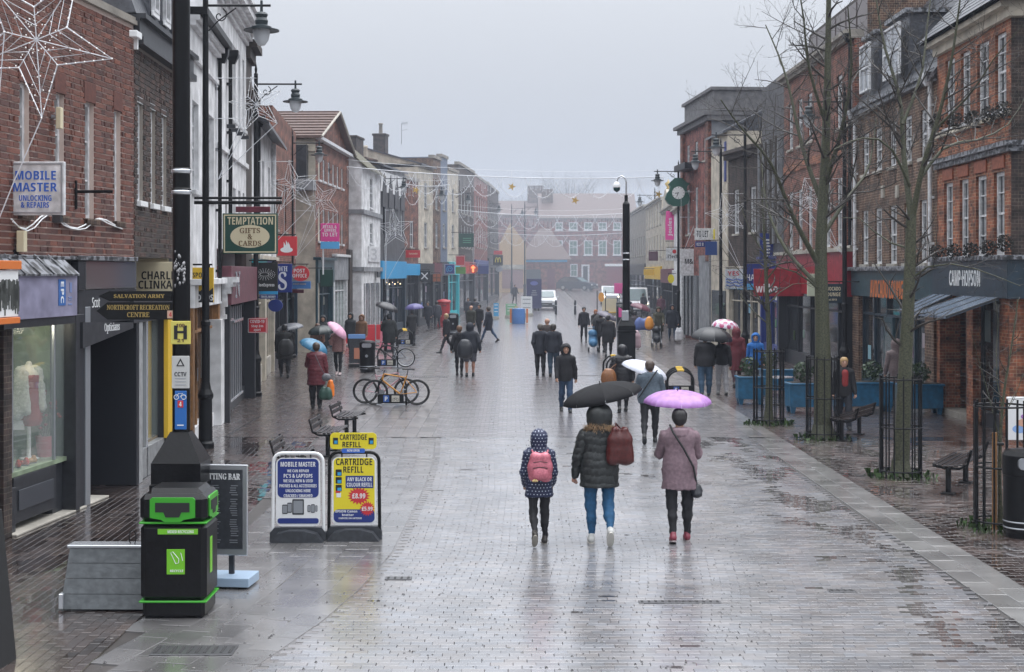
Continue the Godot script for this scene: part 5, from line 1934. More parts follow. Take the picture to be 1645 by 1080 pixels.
func tree(called: String,label: String,base: Vector3,trunk: Array,r0: float,r1: float,limbs: Array,level: int,dens: float,reach: float) -> void:
	var t := thing(called,label,"tree",base,0.0,"bare street trees")
	var mb := MB.new()
	var loc := trunk.map(func(p): return p - base)
	mb.lathe([Vector2(r0 * 1.7,-0.05),Vector2(r0 * 1.25,0.08),Vector2(r0 * 1.02,0.3)],10,Vector3.ZERO,true)
	var main := limb(mb,loc,r0,r1,10)
	part(t,"trunk",mb,M.bark)
	var cr := MB.new()
	twigs(cr,main,level,dens * 0.7,reach,0.45)
	for l in limbs:
		var bm := MB.new()
		var line := limb(bm,l[0].map(func(p): return p - base),l[1] * 0.68,l[2] * 0.6,7)
		part(t,"branch",bm,M.bark)
		twigs(cr,line,level,dens,reach,0.2)
	part(t,"crown",cr,M.twig).set_meta("kind","stuff")

func guard(at: Vector3,label: String) -> void:
	var t := thing("tree_guard",label,"tree guard",at,0.1,"black tree guards")
	for k in 14:
		var a := TAU * k / 14
		var mb := MB.new()
		var p := Vector3(cos(a) * 0.34,0,sin(a) * 0.34)
		var thick: bool = k % 7 == 0
		mb.tube([p,p + Vector3(0,1.72,0)],0.026 if thick else 0.013,6)
		part(t,"post" if thick else "bar",mb,M.black_iron)
	for y in [0.12,0.85,1.66]:
		var mb := MB.new()
		var ring := []
		for k in 24:
			ring.append(Vector3(cos(TAU * k / 24) * 0.345,y,sin(TAU * k / 24) * 0.345))
		mb.tube(ring,0.014,5,true)
		part(t,"hoop",mb,M.black_iron)
	var g := MB.new()
	for k in 160:
		var a := R.randf() * TAU
		var r := 0.42 * sqrt(R.randf())
		var p := Vector3(cos(a) * r,0,sin(a) * r)
		var h := R.randf_range(0.03,0.12)
		var w := Vector3(R.randfn(),0,R.randfn()).normalized() * 0.008
		g.quad(p - w,p + w,p + w * 0.2 + Vector3(R.randfn() * 0.02,h,R.randfn() * 0.02),p - w * 0.2 + Vector3(R.randfn() * 0.02,h,R.randfn() * 0.02))
	var go := many(self,"grass",g.mesh(),mat(0.035,0.075,0.015,0.6),[Transform3D(Basis.from_scale(Vector3(1.4,1,1.2)),at)],[],"short weeds at the foot of a guarded tree")
	go.set_meta("group","weeds round the trees")

func trees() -> void:
	var b := G(1322,705)
	var d := -b.z
	var q := func(pts: Array,dist: float,spread: float) -> Array:
		var o := []
		for k in pts.size():
			o.append(P(pts[k][0],pts[k][1],dist + spread * k / (pts.size() - 1.0)))
		return o
	tree("street_tree","thickest bare tree with mossy trunk, in the middle guard before the blonde woman",b,q.call([[1322,705],[1322,560],[1319,400],[1326,250],[1330,100],[1332,-40]],d,0.0),0.2,0.045,[
		[q.call([[1318,430],[1275,350],[1238,262],[1190,205],[1158,160]],d,-1.6),0.1,0.02],
		[q.call([[1316,460],[1262,400],[1232,330],[1222,240]],d,1.8),0.08,0.02],
		[q.call([[1322,330],[1290,240],[1262,120],[1230,40]],d,1.2),0.09,0.02],
		[q.call([[1324,300],[1352,210],[1368,110],[1362,10]],d,-1.5),0.09,0.02],
		[q.call([[1321,380],[1360,320],[1395,270],[1408,190]],d,1.5),0.08,0.018],
		[q.call([[1320,470],[1285,440],[1240,425],[1215,400]],d,-1.0),0.04,0.01],
		[q.call([[1327,200],[1300,110],[1290,20],[1275,-60]],d,-1.0),0.06,0.015]],2,2.4,1.25)
	guard(b,"black tree guard round the thickest trunk, with a bench behind it")
	b = G(1447,767)
	d = -b.z
	tree("street_tree","slender green barked tree forking high, nearest the corner store",b,q.call([[1447,767],[1455,580],[1462,430],[1464,345]],d,0.0),0.145,0.085,[
		[q.call([[1464,350],[1452,250],[1446,160],[1420,70],[1405,-20]],d,0.8),0.09,0.02],
		[q.call([[1465,355],[1482,270],[1510,180],[1530,90],[1545,-20]],d,-0.8),0.085,0.02],
		[q.call([[1462,300],[1430,235],[1395,222],[1368,226],[1340,240]],d,-0.9),0.045,0.01],
		[q.call([[1476,290],[1520,235],[1570,225],[1620,200],[1650,150]],d,0.9),0.05,0.012],
		[q.call([[1462,450],[1500,425],[1560,430],[1640,460]],d,-0.8),0.03,0.008],
		[q.call([[1464,400],[1420,385],[1380,350],[1352,350]],d,0.7),0.03,0.008],
		[q.call([[1500,210],[1560,150],[1600,90],[1645,40]],d,-0.9),0.04,0.01],
		[q.call([[1450,200],[1480,120],[1490,40],[1500,-40]],d,0.8),0.05,0.012]],2,2.6,1.0)
	guard(b,"black tree guard round the slender green trunk before the department store")
	b = G(1235,682)
	d = -b.z
	tree("street_tree","young thin tree in the guard among the blue planters",b,q.call([[1235,682],[1236,560],[1232,470],[1228,380],[1224,300]],d,0.0),0.095,0.02,[
		[q.call([[1232,500],[1205,455],[1175,420],[1155,390]],d,-0.8),0.03,0.008],
		[q.call([[1233,520],[1200,490],[1178,455],[1160,440]],d,0.6),0.025,0.008],
		[q.call([[1233,490],[1265,460],[1300,455],[1320,460]],d,0.6),0.028,0.008],
		[q.call([[1231,450],[1260,410],[1275,360],[1282,330]],d,-0.6),0.03,0.008],
		[q.call([[1229,410],[1205,370],[1190,330],[1186,300]],d,0.5),0.025,0.008]],2,3.0,0.62)
	guard(b,"black tree guard round the youngest tree by the blue planters")
	b = G(1608,850)
	d = -b.z
	tree("street_tree","thin sapling with a wooden stake in the guard by the black bin",b,q.call([[1608,850],[1606,740],[1612,640],[1625,560],[1636,480]],d,0.0),0.035,0.008,[
		[q.call([[1608,720],[1590,640],[1575,590],[1560,530]],d,-0.3),0.014,0.004],
		[q.call([[1608,680],[1632,630],[1650,590]],d,0.3),0.012,0.004],
		[q.call([[1610,660],[1600,590],[1604,520],[1598,470]],d,0.3),0.012,0.004]],1,4.0,0.4)
	guard(b,"black tree guard round the sapling beside the black litter bin")
	var sk := thing("tree_stake","rough wooden stake holding the sapling inside its guard","stake",b + Vector3(-0.1,0,0.05))
	var sm := MB.new()
	sm.tube([Vector3.ZERO,Vector3(0,1.3,0)],0.035,8)
	part(sk,"post",sm,M.wood)
	box(sk,"tie",Vector3(0.05,1.15,0),Vector3(0.14,0.04,0.05),M.rubber)
	# far bare trees on the skyline
	for s in [[915,275,212.0,9.0,0],[820,318,225.0,6.0,1],[965,312,222.0,6.0,2],[860,312,228.0,6.0,3],[1020,318,226.0,6.0,4],[775,318,226.0,6.0,5]]:
		var tp := P(s[0],s[1],s[2])
		var g := Vector3(tp.x,0.5,tp.z)
		var h: float = tp.y
		var limbs := []
		for k in 26:
			var a := TAU * k / 26.0 + R.randf()
			var y0 := h * R.randf_range(0.35,0.6)
			var rr: float = s[3] * R.randf_range(0.3,0.55)
			limbs.append([[g + Vector3(0,y0,0),g + Vector3(cos(a) * rr * 0.6,lerpf(y0,h,0.55),sin(a) * rr * 0.6),g + Vector3(cos(a) * rr,h * R.randf_range(0.82,0.97),sin(a) * rr)],0.16,0.03])
		tree("bare_tree","bare tree on the hazy skyline, %s" % ["the tallest, rounded, above the far brick house","above the long red roof","over the far house's chimney end","between the two far roofs","behind the cream buildings","behind the dark shops of the bend"][s[4]],g,[g,g + Vector3(0,h * 0.5,0),g + Vector3(0.3,h * 0.8,0)],0.4,0.1,limbs,1,1.1 if s[4] == 0 else 0.8,2.6)

# ---------- street furniture ----------
func lamp_post(at: Vector3,side: float,label: String,high := 8.7) -> Node3D:
	var t := thing("lamp_post",label,"street lamp",at,0.0,"black lamp posts with hanging lanterns")
	var m := MB.new()
	m.lathe([Vector2(0.17,0),Vector2(0.17,0.1),Vector2(0.14,0.14),Vector2(0.13,0.95),Vector2(0.155,1.0),Vector2(0.155,1.06),Vector2(0.11,1.16),Vector2(0.085,1.3),Vector2(0.085,2.4),Vector2(0.1,2.43),Vector2(0.1,2.48),Vector2(0.075,2.52),Vector2(0.055,high + 0.25),Vector2(0.06,high + 0.28),Vector2(0.03,high + 0.32),Vector2(0.04,high + 0.42),Vector2(0.0,high + 0.62)],12,Vector3.ZERO,false)
	part(t,"post",m,M.black_iron)
	var a := MB.new()
	a.tube([Vector3(0,high,0),Vector3(side * 1.28,high,0)],0.026,6)
	var sc := []
	for k in 14:
		var an := TAU * k / 11.0
		sc.append(Vector3(side * (0.28 + 0.012 * k * cos(an)),high - 0.2 + 0.012 * k * sin(an),0))
	a.tube(sc,0.012,5)
	a.tube([Vector3(side * 0.06,high - 0.5,0),Vector3(side * 0.25,high - 0.3,0),Vector3(side * 0.6,high - 0.05,0)],0.014,5)
	part(t,"arm",a,M.black_iron)
	var o := Vector3(side * 1.1,high,0)
	var l := MB.new()
	l.lathe([Vector2(0.025,0.1),Vector2(0.03,-0.12),Vector2(0.1,-0.14),Vector2(0.13,-0.18),Vector2(0.1,-0.24),Vector2(0.13,-0.3),Vector2(0.12,-0.38),Vector2(0.2,-0.42),Vector2(0.2,-0.46)].map(func(v): return Vector2(v.x,v.y)),14,o,false)
	l.lathe([Vector2(0.18,-0.475),Vector2(0.35,-0.5),Vector2(0.35,-0.48),Vector2(0.18,-0.45)],18,o,false)
	var ln := part(t,"lantern",l,mat(0.02,0.03,0.035,0.4))
	var g := MB.new()
	g.lathe([Vector2(0.0,-0.8),Vector2(0.07,-0.78),Vector2(0.14,-0.68),Vector2(0.175,-0.5),Vector2(0.17,-0.47)],14,o,true)
	part(ln,"lamp_shade",g,M.lamp_glass)
	return t

func bench(at: Vector3,turn: float,label: String,length := 1.15) -> void:   # faces +z before turning
	var t := thing("bench",label,"bench",at,turn,"dark slatted benches")
	for k in 6:
		var m := MB.new()
		m.cbox(Vector3(0,0.44 + 0.012 * absf(k - 2.5),-0.2 + k * 0.082),Vector3(length,0.03,0.062),0.006)
		part(t,"seat_slat",m,M.bench_wood)
	for k in 2:
		var m := MB.new()
		m.cbox(Vector3(0,0.55 + k * 0.1,-0.27 - k * 0.03),Vector3(length,0.08,0.028),0.006,Basis(Vector3.RIGHT,-0.28))
		part(t,"back_slat",m,M.bench_wood)
	for s in [-0.42,0.42]:
		var m := MB.new()
		m.tube([Vector3(s * length,0.0,0.02),Vector3(s * length,0.4,0.02)],0.045,8)
		m.cbox(Vector3(s * length,0.012,0.02),Vector3(0.2,0.024,0.2),0.005)
		part(t,"leg",m,M.black_iron)
		var r := MB.new()
		r.tube([Vector3(s * length,0.43,0.26),Vector3(s * length,0.4,0.1),Vector3(s * length,0.4,-0.15),Vector3(s * length,0.46,-0.27),Vector3(s * length,0.58,-0.3),Vector3(s * length,0.7,-0.335)],0.022,6)
		part(t,"bracket",r,M.black_iron)

func wheel(o: Node3D,at: Vector3,r: float,rim: Material) -> void:
	var m := MB.new()
	var ring := []
	for k in 28:
		ring.append(at + Vector3(cos(TAU * k / 28) * (r - 0.025),sin(TAU * k / 28) * (r - 0.025),0))
	m.tube(ring,0.025,6,true)
	var w := part(o,"wheel",m,M.rubber)
	var q := MB.new()
	q.tube(ring.map(func(p): return at + (p - at) * 0.91),0.012,5,true)
	part(w,"rim",q,rim)
	var s := MB.new()
	for k in 18:
		var a := TAU * k / 18
		s.tube([at + Vector3(cos(a + 0.3) * 0.02,sin(a + 0.3) * 0.02,0.02 if k % 2 else -0.02),at + Vector3(cos(a),sin(a),0) * (r - 0.05)],0.0022,3,false,false)
	s.tube([at - Vector3(0,0,0.05),at + Vector3(0,0,0.05)],0.025,8)
	part(w,"spokes",s,M.silver).set_meta("kind","stuff")

func bicycle(at: Vector3,turn: float,label: String,fm: Material,rim: Material,r := 0.34,suspension := true) -> void:
	var t := thing("bicycle",label,"bicycle",at,turn,"parked bicycles")
	var rw := Vector3(-0.53,r,0)
	var fw := Vector3(0.55,r,0)
	wheel(t,rw,r,rim)
	wheel(t,fw,r,rim)
	var bb := Vector3(-0.1,r - 0.05,0)
	var st := Vector3(-0.27,0.78,0)
	var hd := Vector3(0.33,0.82,0)
	var hl := Vector3(0.37,0.66,0)
	var m := MB.new()
	m.tube([bb,st],0.018,8)
	m.tube([st + Vector3(0.02,-0.06,0),hd],0.018,8)
	m.tube([bb,hl],0.024,8)
	m.tube([hd,hl],0.024,8)
	for z in [-0.045,0.045]:
		m.tube([bb + Vector3(0,0,z * 0.6),rw + Vector3(0,0,z)],0.011,6)
		m.tube([st + Vector3(0.01,-0.12,z * 0.4),rw + Vector3(0,0,z)],0.01,6)
	part(t,"frame",m,fm)
	var fk := MB.new()
	for z in [-0.05,0.05]:
		fk.tube([hl + Vector3(0.005,0,z),fw + Vector3(0,0,z)],0.017 if suspension else 0.011,6)
	fk.tube([hl + Vector3(0,0,-0.05),hl + Vector3(0,0,0.05)],0.02,6)
	part(t,"fork",fk,M.black_paint if suspension else fm)
	var sd := MB.new()
	sd.tube([st,st + Vector3(-0.03,0.14,0)],0.013,6)
	sd.xf = Transform3D(Basis(Vector3.UP,PI / 2),st + Vector3(-0.04,0.155,0))
	sd.slab(PackedVector2Array([Vector2(-0.08,-0.015),Vector2(0.08,-0.015),Vector2(0.07,0.02),Vector2(-0.07,0.02)]),-0.1,0.06)
	sd.slab(PackedVector2Array([Vector2(-0.03,-0.012),Vector2(0.03,-0.012),Vector2(0.025,0.018),Vector2(-0.025,0.018)]),0.16,0.26)
	part(t,"saddle",sd,M.black_matt)
	var hb := MB.new()
	hb.tube([hd,hd + Vector3(-0.02,0.1,0)],0.016,6)
	hb.tube([hd + Vector3(0.02,0.11,-0.3),hd + Vector3(-0.01,0.1,-0.1),hd + Vector3(-0.01,0.1,0.1),hd + Vector3(0.02,0.11,0.3)],0.014,6)
	part(t,"handlebar",hb,M.black_paint)
	var ck := MB.new()
	ck.xf = Transform3D(Basis(Vector3.RIGHT,PI / 2),bb)
	ck.lathe([Vector2(0.0,0.04),Vector2(0.09,0.04),Vector2(0.09,0.05),Vector2(0.0,0.05)],16)
	ck.xf = Transform3D()
	ck.tube([bb + Vector3(0,0,0.06),bb + Vector3(0.1,-0.13,0.07)],0.011,5)
	ck.tube([bb + Vector3(0,0,-0.06),bb + Vector3(-0.1,0.13,-0.07)],0.011,5)
	ck.box(bb + Vector3(0.1,-0.13,0.11),Vector3(0.09,0.02,0.08))
	ck.box(bb + Vector3(-0.1,0.13,-0.11),Vector3(0.09,0.02,0.08))
	part(t,"crank",ck,M.grey_metal)

func cycle_stand(at: Vector3,turn: float,label: String,bands := true) -> void:
	var t := thing("cycle_stand",label,"cycle stand",at,turn,"black cycle parking stands")
	for k in (3 if bands else 1):
		var m := MB.new()
		var pts := []
		var w := 0.36
		for j in 13:
			var a := PI * j / 12
			pts.append(Vector3(-cos(a) * w,0.5 + 0.3 * sin(a) - 0.03 * k,-0.2 + k * 0.2))
		pts.push_front(Vector3(-w,0,-0.2 + k * 0.2))
		pts.append(Vector3(w,0,-0.2 + k * 0.2))
		m.tube(pts,0.03 if bands else 0.024,8)
		var h := part(t,"hoop",m,M.black_iron)
		if bands:
			var y := MB.new()
			y.tube([pts[6],pts[7],pts[8]],0.032,8)
			part(h,"yellow_band",y,M.gold_yellow)
	box(t,"panel",Vector3(0,0.2,0.21),Vector3(0.66,0.24,0.03),M.black_iron)
	var s := box(t,"parking_sign",Vector3(-0.12,0.2,0.23),Vector3(0.15,0.17,0.012),mat(0.02,0.09,0.34,0.4))
	text(s,"P",Vector3(-0.12,0.2,0.237),0.07,0.11,M.white)
	var c := box(t,"bicycle_sign",Vector3(0.12,0.2,0.23),Vector3(0.2,0.16,0.012),mat(0.5,0.48,0.42,0.5))
	var g := MB.new()
	for x in [0.07,0.17]:
		var ring := []
		for k in 12:
			ring.append(Vector3(x + cos(TAU * k / 12) * 0.032,0.18 + sin(TAU * k / 12) * 0.032,0.237))
		g.tube(ring,0.004,4,true)
	g.tube([Vector3(0.07,0.18,0.237),Vector3(0.1,0.225,0.237),Vector3(0.15,0.225,0.237),Vector3(0.12,0.18,0.237),Vector3(0.1,0.225,0.237)],0.004,4)
	part(c,"emblem",g,M.black_matt)
	box(t,"rail",Vector3(0,0.05,0.21),Vector3(0.74,0.03,0.03),M.grey_metal)

func round_poly(w: float,h: float,r: float,cx := 0.0,cy := 0.0) -> PackedVector2Array:
	var o := PackedVector2Array()
	for c in [[1,-1,-90],[1,1,0],[-1,1,90],[-1,-1,180]]:
		for k in 5:
			var a := deg_to_rad(c[2] + k * 22.5)
			o.append(Vector2(cx + c[0] * (w / 2 - r) + cos(a) * r,cy + c[1] * (h / 2 - r) + sin(a) * r))
	return o

func ellipse(a: float,b: float,n := 28) -> PackedVector2Array:
	var o := PackedVector2Array()
	for k in n:
		o.append(Vector2(cos(TAU * k / n) * a,sin(TAU * k / n) * b))
	return o

func burst(r0: float,r1: float,n: int,sx := 1.0) -> PackedVector2Array:
	var o := PackedVector2Array()
	for k in n * 2:
		var r := r0 if k % 2 else r1
		o.append(Vector2(cos(PI * k / n) * r * sx,sin(PI * k / n) * r))
	return o

func plate(o: Node3D,called: String,poly: PackedVector2Array,at: Vector3,m: Material,deep := 0.004) -> MeshInstance3D:
	var mb := MB.new()
	mb.xf = Transform3D(Basis(),at)
	mb.slab(poly,0.0,deep)
	return part(o,called,mb,m)

func swing_board(at: Vector3,turn: float,label: String,frame: Material) -> Node3D:   # pavement sign on a moulded foot; its face frame is .62 x .84, centre .64 up
	var t := thing("pavement_sign",label,"pavement sign",at,turn,"swing boards outside the phone shop")
	var m := MB.new()
	var ring := []
	for p in round_poly(0.64,1.0,0.11,0,0.62):
		if p.y > 0.25:
			ring.append(Vector3(p.x,p.y,0))
	ring.sort_custom(func(a,b): return atan2(a.y - 0.5,a.x) < atan2(b.y - 0.5,b.x))
	ring.push_front(Vector3(0.33,0.06,0))
	ring.append(Vector3(-0.33,0.06,0))
	m.tube(ring,0.022,8)
	part(t,"frame",m,frame)
	var b := MB.new()
	b.xf = Transform3D(Basis(),Vector3.ZERO)
	b.slab(PackedVector2Array([Vector2(-0.36,0),Vector2(0.36,0),Vector2(0.36,0.1),Vector2(0.3,0.17),Vector2(-0.3,0.17),Vector2(-0.36,0.1)]),0.05,0.1)
	b.slab(PackedVector2Array([Vector2(-0.34,0),Vector2(0.34,0),Vector2(0.25,0.11),Vector2(0.1,0.15),Vector2(-0.1,0.15),Vector2(-0.25,0.11)]),0.2,0.4)
	part(t,"foot",b,M.plastic_grey)
	plate(t,"panel",round_poly(0.57,0.88,0.08,0,0),Vector3(0,0.62,0.012),M.white,0.02)
	for x in [-0.16,0.16]:
		box(t,"hook",Vector3(x,1.08,0.0),Vector3(0.02,0.06,0.02),M.black_matt)
	return t

func litter_bin(at: Vector3,label: String,r := 0.27,high := 1.1) -> void:
	var t := thing("litter_bin",label,"litter bin",at,0.0,"round black litter bins")
	var m := MB.new()
	m.lathe([Vector2(r * 0.9,0),Vector2(r * 0.92,0.06),Vector2(r,0.1),Vector2(r,high * 0.7),Vector2(r * 1.04,high * 0.71),Vector2(r * 1.04,high * 0.76)],20)
	part(t,"body",m,M.black_paint)
	var h := MB.new()
	h.lathe([Vector2(r * 1.04,high * 0.76),Vector2(r * 1.04,high * 0.93),Vector2(r * 0.9,high * 0.98),Vector2(r * 0.4,high),Vector2(0,high)],20)
	part(t,"hood",h,M.black_paint)
	var o := MB.new()
	o.xf = Transform3D(Basis(),Vector3(0,high * 0.85,0))
	o.slab(round_poly(r * 1.2,high * 0.13,0.05),r * 1.05,r * 0.3)
	part(t,"opening",o,M.grey_metal)
	var b := MB.new()
	for y in [0.12,0.2]:
		b.lathe([Vector2(r * 1.0,y),Vector2(r * 1.02,y + 0.01),Vector2(r * 1.0,y + 0.02)],20)
	part(t,"band",b,M.grey_metal)
	plate(t,"emblem",ellipse(0.05,0.05),Vector3(0,high * 0.52,r + 0.004),M.grey_metal)

func planter(at: Vector3,turn: float,label: String,w: float,balls: Array) -> void:
	var t := thing("planter",label,"planter",at,turn,"blue planters outside the lounge")
	var m := MB.new()
	m.cbox(Vector3(0,0.42,0),Vector3(w,0.56,0.5),0.015)
	m.cbox(Vector3(0,0.71,0),Vector3(w + 0.06,0.05,0.56),0.01)
	part(t,"box",m,M.planter_blue)
	for sx in [-1,1]:
		for sz in [-1,1]:
			var l := MB.new()
			l.shaft([Vector2(0.04,0.0),Vector2(0.07,0.15)],4,Vector3(sx * (w / 2 - 0.08),0,sz * 0.17))
			part(t,"leg",l,M.planter_blue)
	box(t,"soil",Vector3(0,0.72,0),Vector3(w - 0.08,0.05,0.42),mat(0.02,0.015,0.01,0.9))
	for b in balls:
		leafball(t,Vector3(b,1.0,0),0.25,260,M.leaf,"clipped_bush")

func furniture() -> void:
	var lp := [[330,720,1,"lamp post carrying the green gift shop sign"],[411,637,1,"lamp post carrying the red distancing notice"]]
	for s in lp:
		lamp_post(G(s[0],s[1]),s[2],s[3])
	for s in [[469,58.0,1,"lamp post before the cream flank wall"],[482,66.0,1,"lamp post before the long brick block"],[617,80.0,1,"lamp post at the white corner building"],[682,92.0,1,"lamp post in front of the tall cream house"],[727,101.0,1,"lamp post beside the turquoise door"],[782,128.0,1,"lamp post by the burger sign"],[843,140.0,1,"lamp post beside the dark information board"],[822,148.0,1,"last lamp post by the cream gabled house"],[1357,44.0,-1,"lamp post standing between the thick tree and the teal lounge"],[1197,54.6,-1,"lamp post in front of the cream house and bank sign"],[1158,62.0,-1,"lamp post before the dark bow fronted building"],[1052,105.0,-1,"thin lamp post before the ornate cream building"]]:
		lamp_post(GD(s[0],s[1]),s[2],s[3])
	# the big sign post with its square foot
	var b := Vector3((291 - CX) * 15.6 / F,0,-15.6)
	var t := thing("sign_post","tall thick black post on a square pyramid capped foot, behind the green trimmed bin","sign post",b)
	var m := MB.new()
	m.shaft([Vector2(0.25,0),Vector2(0.25,1.1),Vector2(0.28,1.11),Vector2(0.28,1.17),Vector2(0.265,1.18),Vector2(0.265,1.4),Vector2(0.1,1.72)],4)
	part(t,"foot",m,M.black_paint)
	var pole_mb := MB.new()
	pole_mb.lathe([Vector2(0.097,1.7),Vector2(0.095,7.5)],16)
	for y in [4.32,4.54]:
		pole_mb.lathe([Vector2(0.098,y),Vector2(0.105,y + 0.01),Vector2(0.105,y + 0.04),Vector2(0.098,y + 0.05)],16)
	part(t,"post",pole_mb,M.black_paint)
	for y in [4.3,4.53]:
		var c := MB.new()
		c.lathe([Vector2(0.1,y),Vector2(0.112,y + 0.015),Vector2(0.112,y + 0.035),Vector2(0.1,y + 0.05)],16)
		part(t,"clamp",c,M.silver)
	var dirt := MB.new()
	for k in 40:
		var a := R.randf_range(0.9,2.3)
		dirt.ball(Vector3(cos(a) * 0.096,R.randf_range(3.38,3.6) + R.randfn() * 0.05,sin(a) * 0.096),Vector3(0.012,0.02,0.006) * R.randf_range(0.5,1.4),5,4)
	part(t,"paper_remains",dirt,mat(0.3,0.3,0.31,0.6)).set_meta("kind","stuff")
	for e in [["SALVATION ARMY",155,468,484,0.0],["NORTHCROFT RECREATION|CENTRE",152,486,514,0.0]]:
		var l := P(e[1],(e[2] + e[3]) / 2.0,15.5) - b
		var rr := P(282,476,15.5) - b
		var h: float = (e[3] - e[2]) * 15.5 / F / 2.0
		var mb := MB.new()
		mb.slab(PackedVector2Array([Vector2(l.x,l.y),Vector2(l.x + 0.12,l.y - h),Vector2(rr.x,l.y - h),Vector2(rr.x,l.y + h),Vector2(l.x + 0.12,l.y + h)]),0.04,0.05)
		var arm := part(t,"finger_board",mb,M.black_iron)
		var words: PackedStringArray = e[0].split("|")
		for k in words.size():
			text(arm,words[k],Vector3(lerpf(l.x,rr.x,0.52),l.y + (0.0 if words.size() == 1 else h * (0.42 - 0.84 * k)),0.044),0.55 if words[k] == "SALVATION ARMY" else (0.68 if k == 0 else 0.24),h * (0.75 if words.size() == 1 else 0.55),M.gold,Basis(),true,true)
		if words.size() == 2:
			box(arm,"route_patch",Vector3(rr.x - 0.07,l.y - h * 0.4,0.042),Vector3(0.07,0.085,0.006),mat(0.6,0.4,0.3,0.5))
			text(arm,"4",Vector3(rr.x - 0.07,l.y - h * 0.4,0.046),0.03,0.05,M.bright_red)
	var pl := func(called: String,y0: float,y1: float,w: float,mt: Material) -> MeshInstance3D:
		var v0: float = EYE + (HY - y1) * 15.5 / F
		var v1: float = EYE + (HY - y0) * 15.5 / F
		return box(t,called,Vector3(0.02,(v0 + v1) / 2,0.115),Vector3(w,v1 - v0,0.02),mt)
	var yv := func(y: float) -> float: return EYE + (HY - y) * 15.5 / F
	var hp: MeshInstance3D = pl.call("hydrant_plate",516,553,0.215,mat(0.62,0.55,0.12,0.5))
	text(hp,"H",Vector3(0.02,yv.call(534),0.127),0.14,0.15,M.black_matt)
	text(hp,"100",Vector3(0.02,yv.call(523),0.128),0.09,0.04,M.brown_text)
	text(hp,"21",Vector3(0.02,yv.call(547),0.128),0.07,0.035,M.brown_text)
	var cp: MeshInstance3D = pl.call("camera_notice",572,624,0.19,mat(0.5,0.5,0.49,0.5))
	plate(cp,"triangle",PackedVector2Array([Vector2(-0.045,-0.035),Vector2(0.045,-0.035),Vector2(0,0.05)]),Vector3(0.02,yv.call(583),0.129),M.black_matt)
	plate(cp,"triangle",PackedVector2Array([Vector2(-0.025,-0.025),Vector2(0.025,-0.025),Vector2(0,0.022)]),Vector3(0.02,yv.call(583),0.131),mat(0.5,0.5,0.49,0.5))
	text(cp,"CCTV",Vector3(0.02,yv.call(601),0.127),0.13,0.045,M.plastic_grey)
	for k in 3:
		box(cp,"print_line",Vector3(0.02,yv.call(608 + k * 5),0.1265),Vector3(0.12,0.008,0.004),M.grey_metal)
	var cy: MeshInstance3D = pl.call("cycle_route_plate",628,690,0.125,mat(0.02,0.13,0.42,0.4))
	var em := MB.new()
	for x in [-0.025,0.055]:
		var ring := []
		for k in 12:
			ring.append(Vector3(x + cos(TAU * k / 12) * 0.025,yv.call(638) + sin(TAU * k / 12) * 0.025,0.127))
		em.tube(ring,0.004,4,true)
	em.tube([Vector3(-0.025,yv.call(638),0.127),Vector3(0.0,yv.call(632),0.127),Vector3(0.045,yv.call(632),0.127),Vector3(0.015,yv.call(638),0.127)],0.004,4)
	em.box(Vector3(0.02,yv.call(683),0.127),Vector3(0.07,0.012,0.004))
	part(cy,"emblem",em,M.white)
	box(cy,"route_patch",Vector3(0.02,yv.call(649),0.1265),Vector3(0.06,0.075,0.006),M.bright_red)
	text(cy,"4",Vector3(0.02,yv.call(649),0.131),0.028,0.05,M.white)
	# green trimmed recycling bin
	b = Vector3((283 - CX) * 14.4 / F,0,-14.55)
	t = thing("recycling_bin","square black street bin with bright green slot surround and trim lines","litter bin",b)
	m = MB.new()
	m.cbox(Vector3(0,0.1,0),Vector3(0.62,0.2,0.56),0.03)
	m.cbox(Vector3(0,0.56,0),Vector3(0.66,0.78,0.6),0.05)
	part(t,"body",m,M.black_paint)
	var h := MB.new()
	h.cbox(Vector3(0,1.1,0),Vector3(0.67,0.28,0.61),0.05)
	h.cbox(Vector3(0,1.24,0),Vector3(0.56,0.1,0.5),0.05)
	part(t,"hood",h,M.black_paint)
	for y in [0.17,0.955]:
		box(t,"trim_line",Vector3(0,y,0),Vector3(0.672,0.018,0.612),M.bin_green)
	var slot := func(o: Node3D,bs: Basis,at: Vector3,w: float) -> void:
		var g := MB.new()
		g.xf = Transform3D(bs,at)
		g.slab(PackedVector2Array([Vector2(-w,-0.08),Vector2(-w * 0.5,-0.1),Vector2(-w * 0.35,-0.125),Vector2(w * 0.35,-0.125),Vector2(w * 0.5,-0.1),Vector2(w,-0.08),Vector2(w,0.1),Vector2(w * 0.9,0.12),Vector2(-w * 0.9,0.12),Vector2(-w,0.1)]),0.014,0.02)
		var sp := part(o,"slot_surround",g,M.bin_green)
		var k := MB.new()
		k.xf = Transform3D(bs,at)
		k.slab(PackedVector2Array([Vector2(-w * 0.76,-0.025),Vector2(-w * 0.4,-0.025),Vector2(-w * 0.3,-0.075),Vector2(w * 0.3,-0.075),Vector2(w * 0.4,-0.025),Vector2(w * 0.76,-0.025),Vector2(w * 0.76,0.07),Vector2(-w * 0.76,0.07)]),0.018,0.006)
		part(sp,"slot",k,M.black_matt)
	slot.call(t,Basis(),Vector3(0,1.09,0.305),0.225)
	slot.call(t,Basis(Vector3.UP,PI / 2),Vector3(0.335,1.09,0),0.2)
	var st := box(t,"sticker",Vector3(0.05,0.87,0.301),Vector3(0.4,0.055,0.006),M.lime)
	text(st,"MIXED RECYCLING",Vector3(0.08,0.87,0.305),0.26,0.028,M.white)
	st = box(t,"sticker",Vector3(0.03,0.57,0.301),Vector3(0.18,0.25,0.006),M.lime)
	var bt := MB.new()
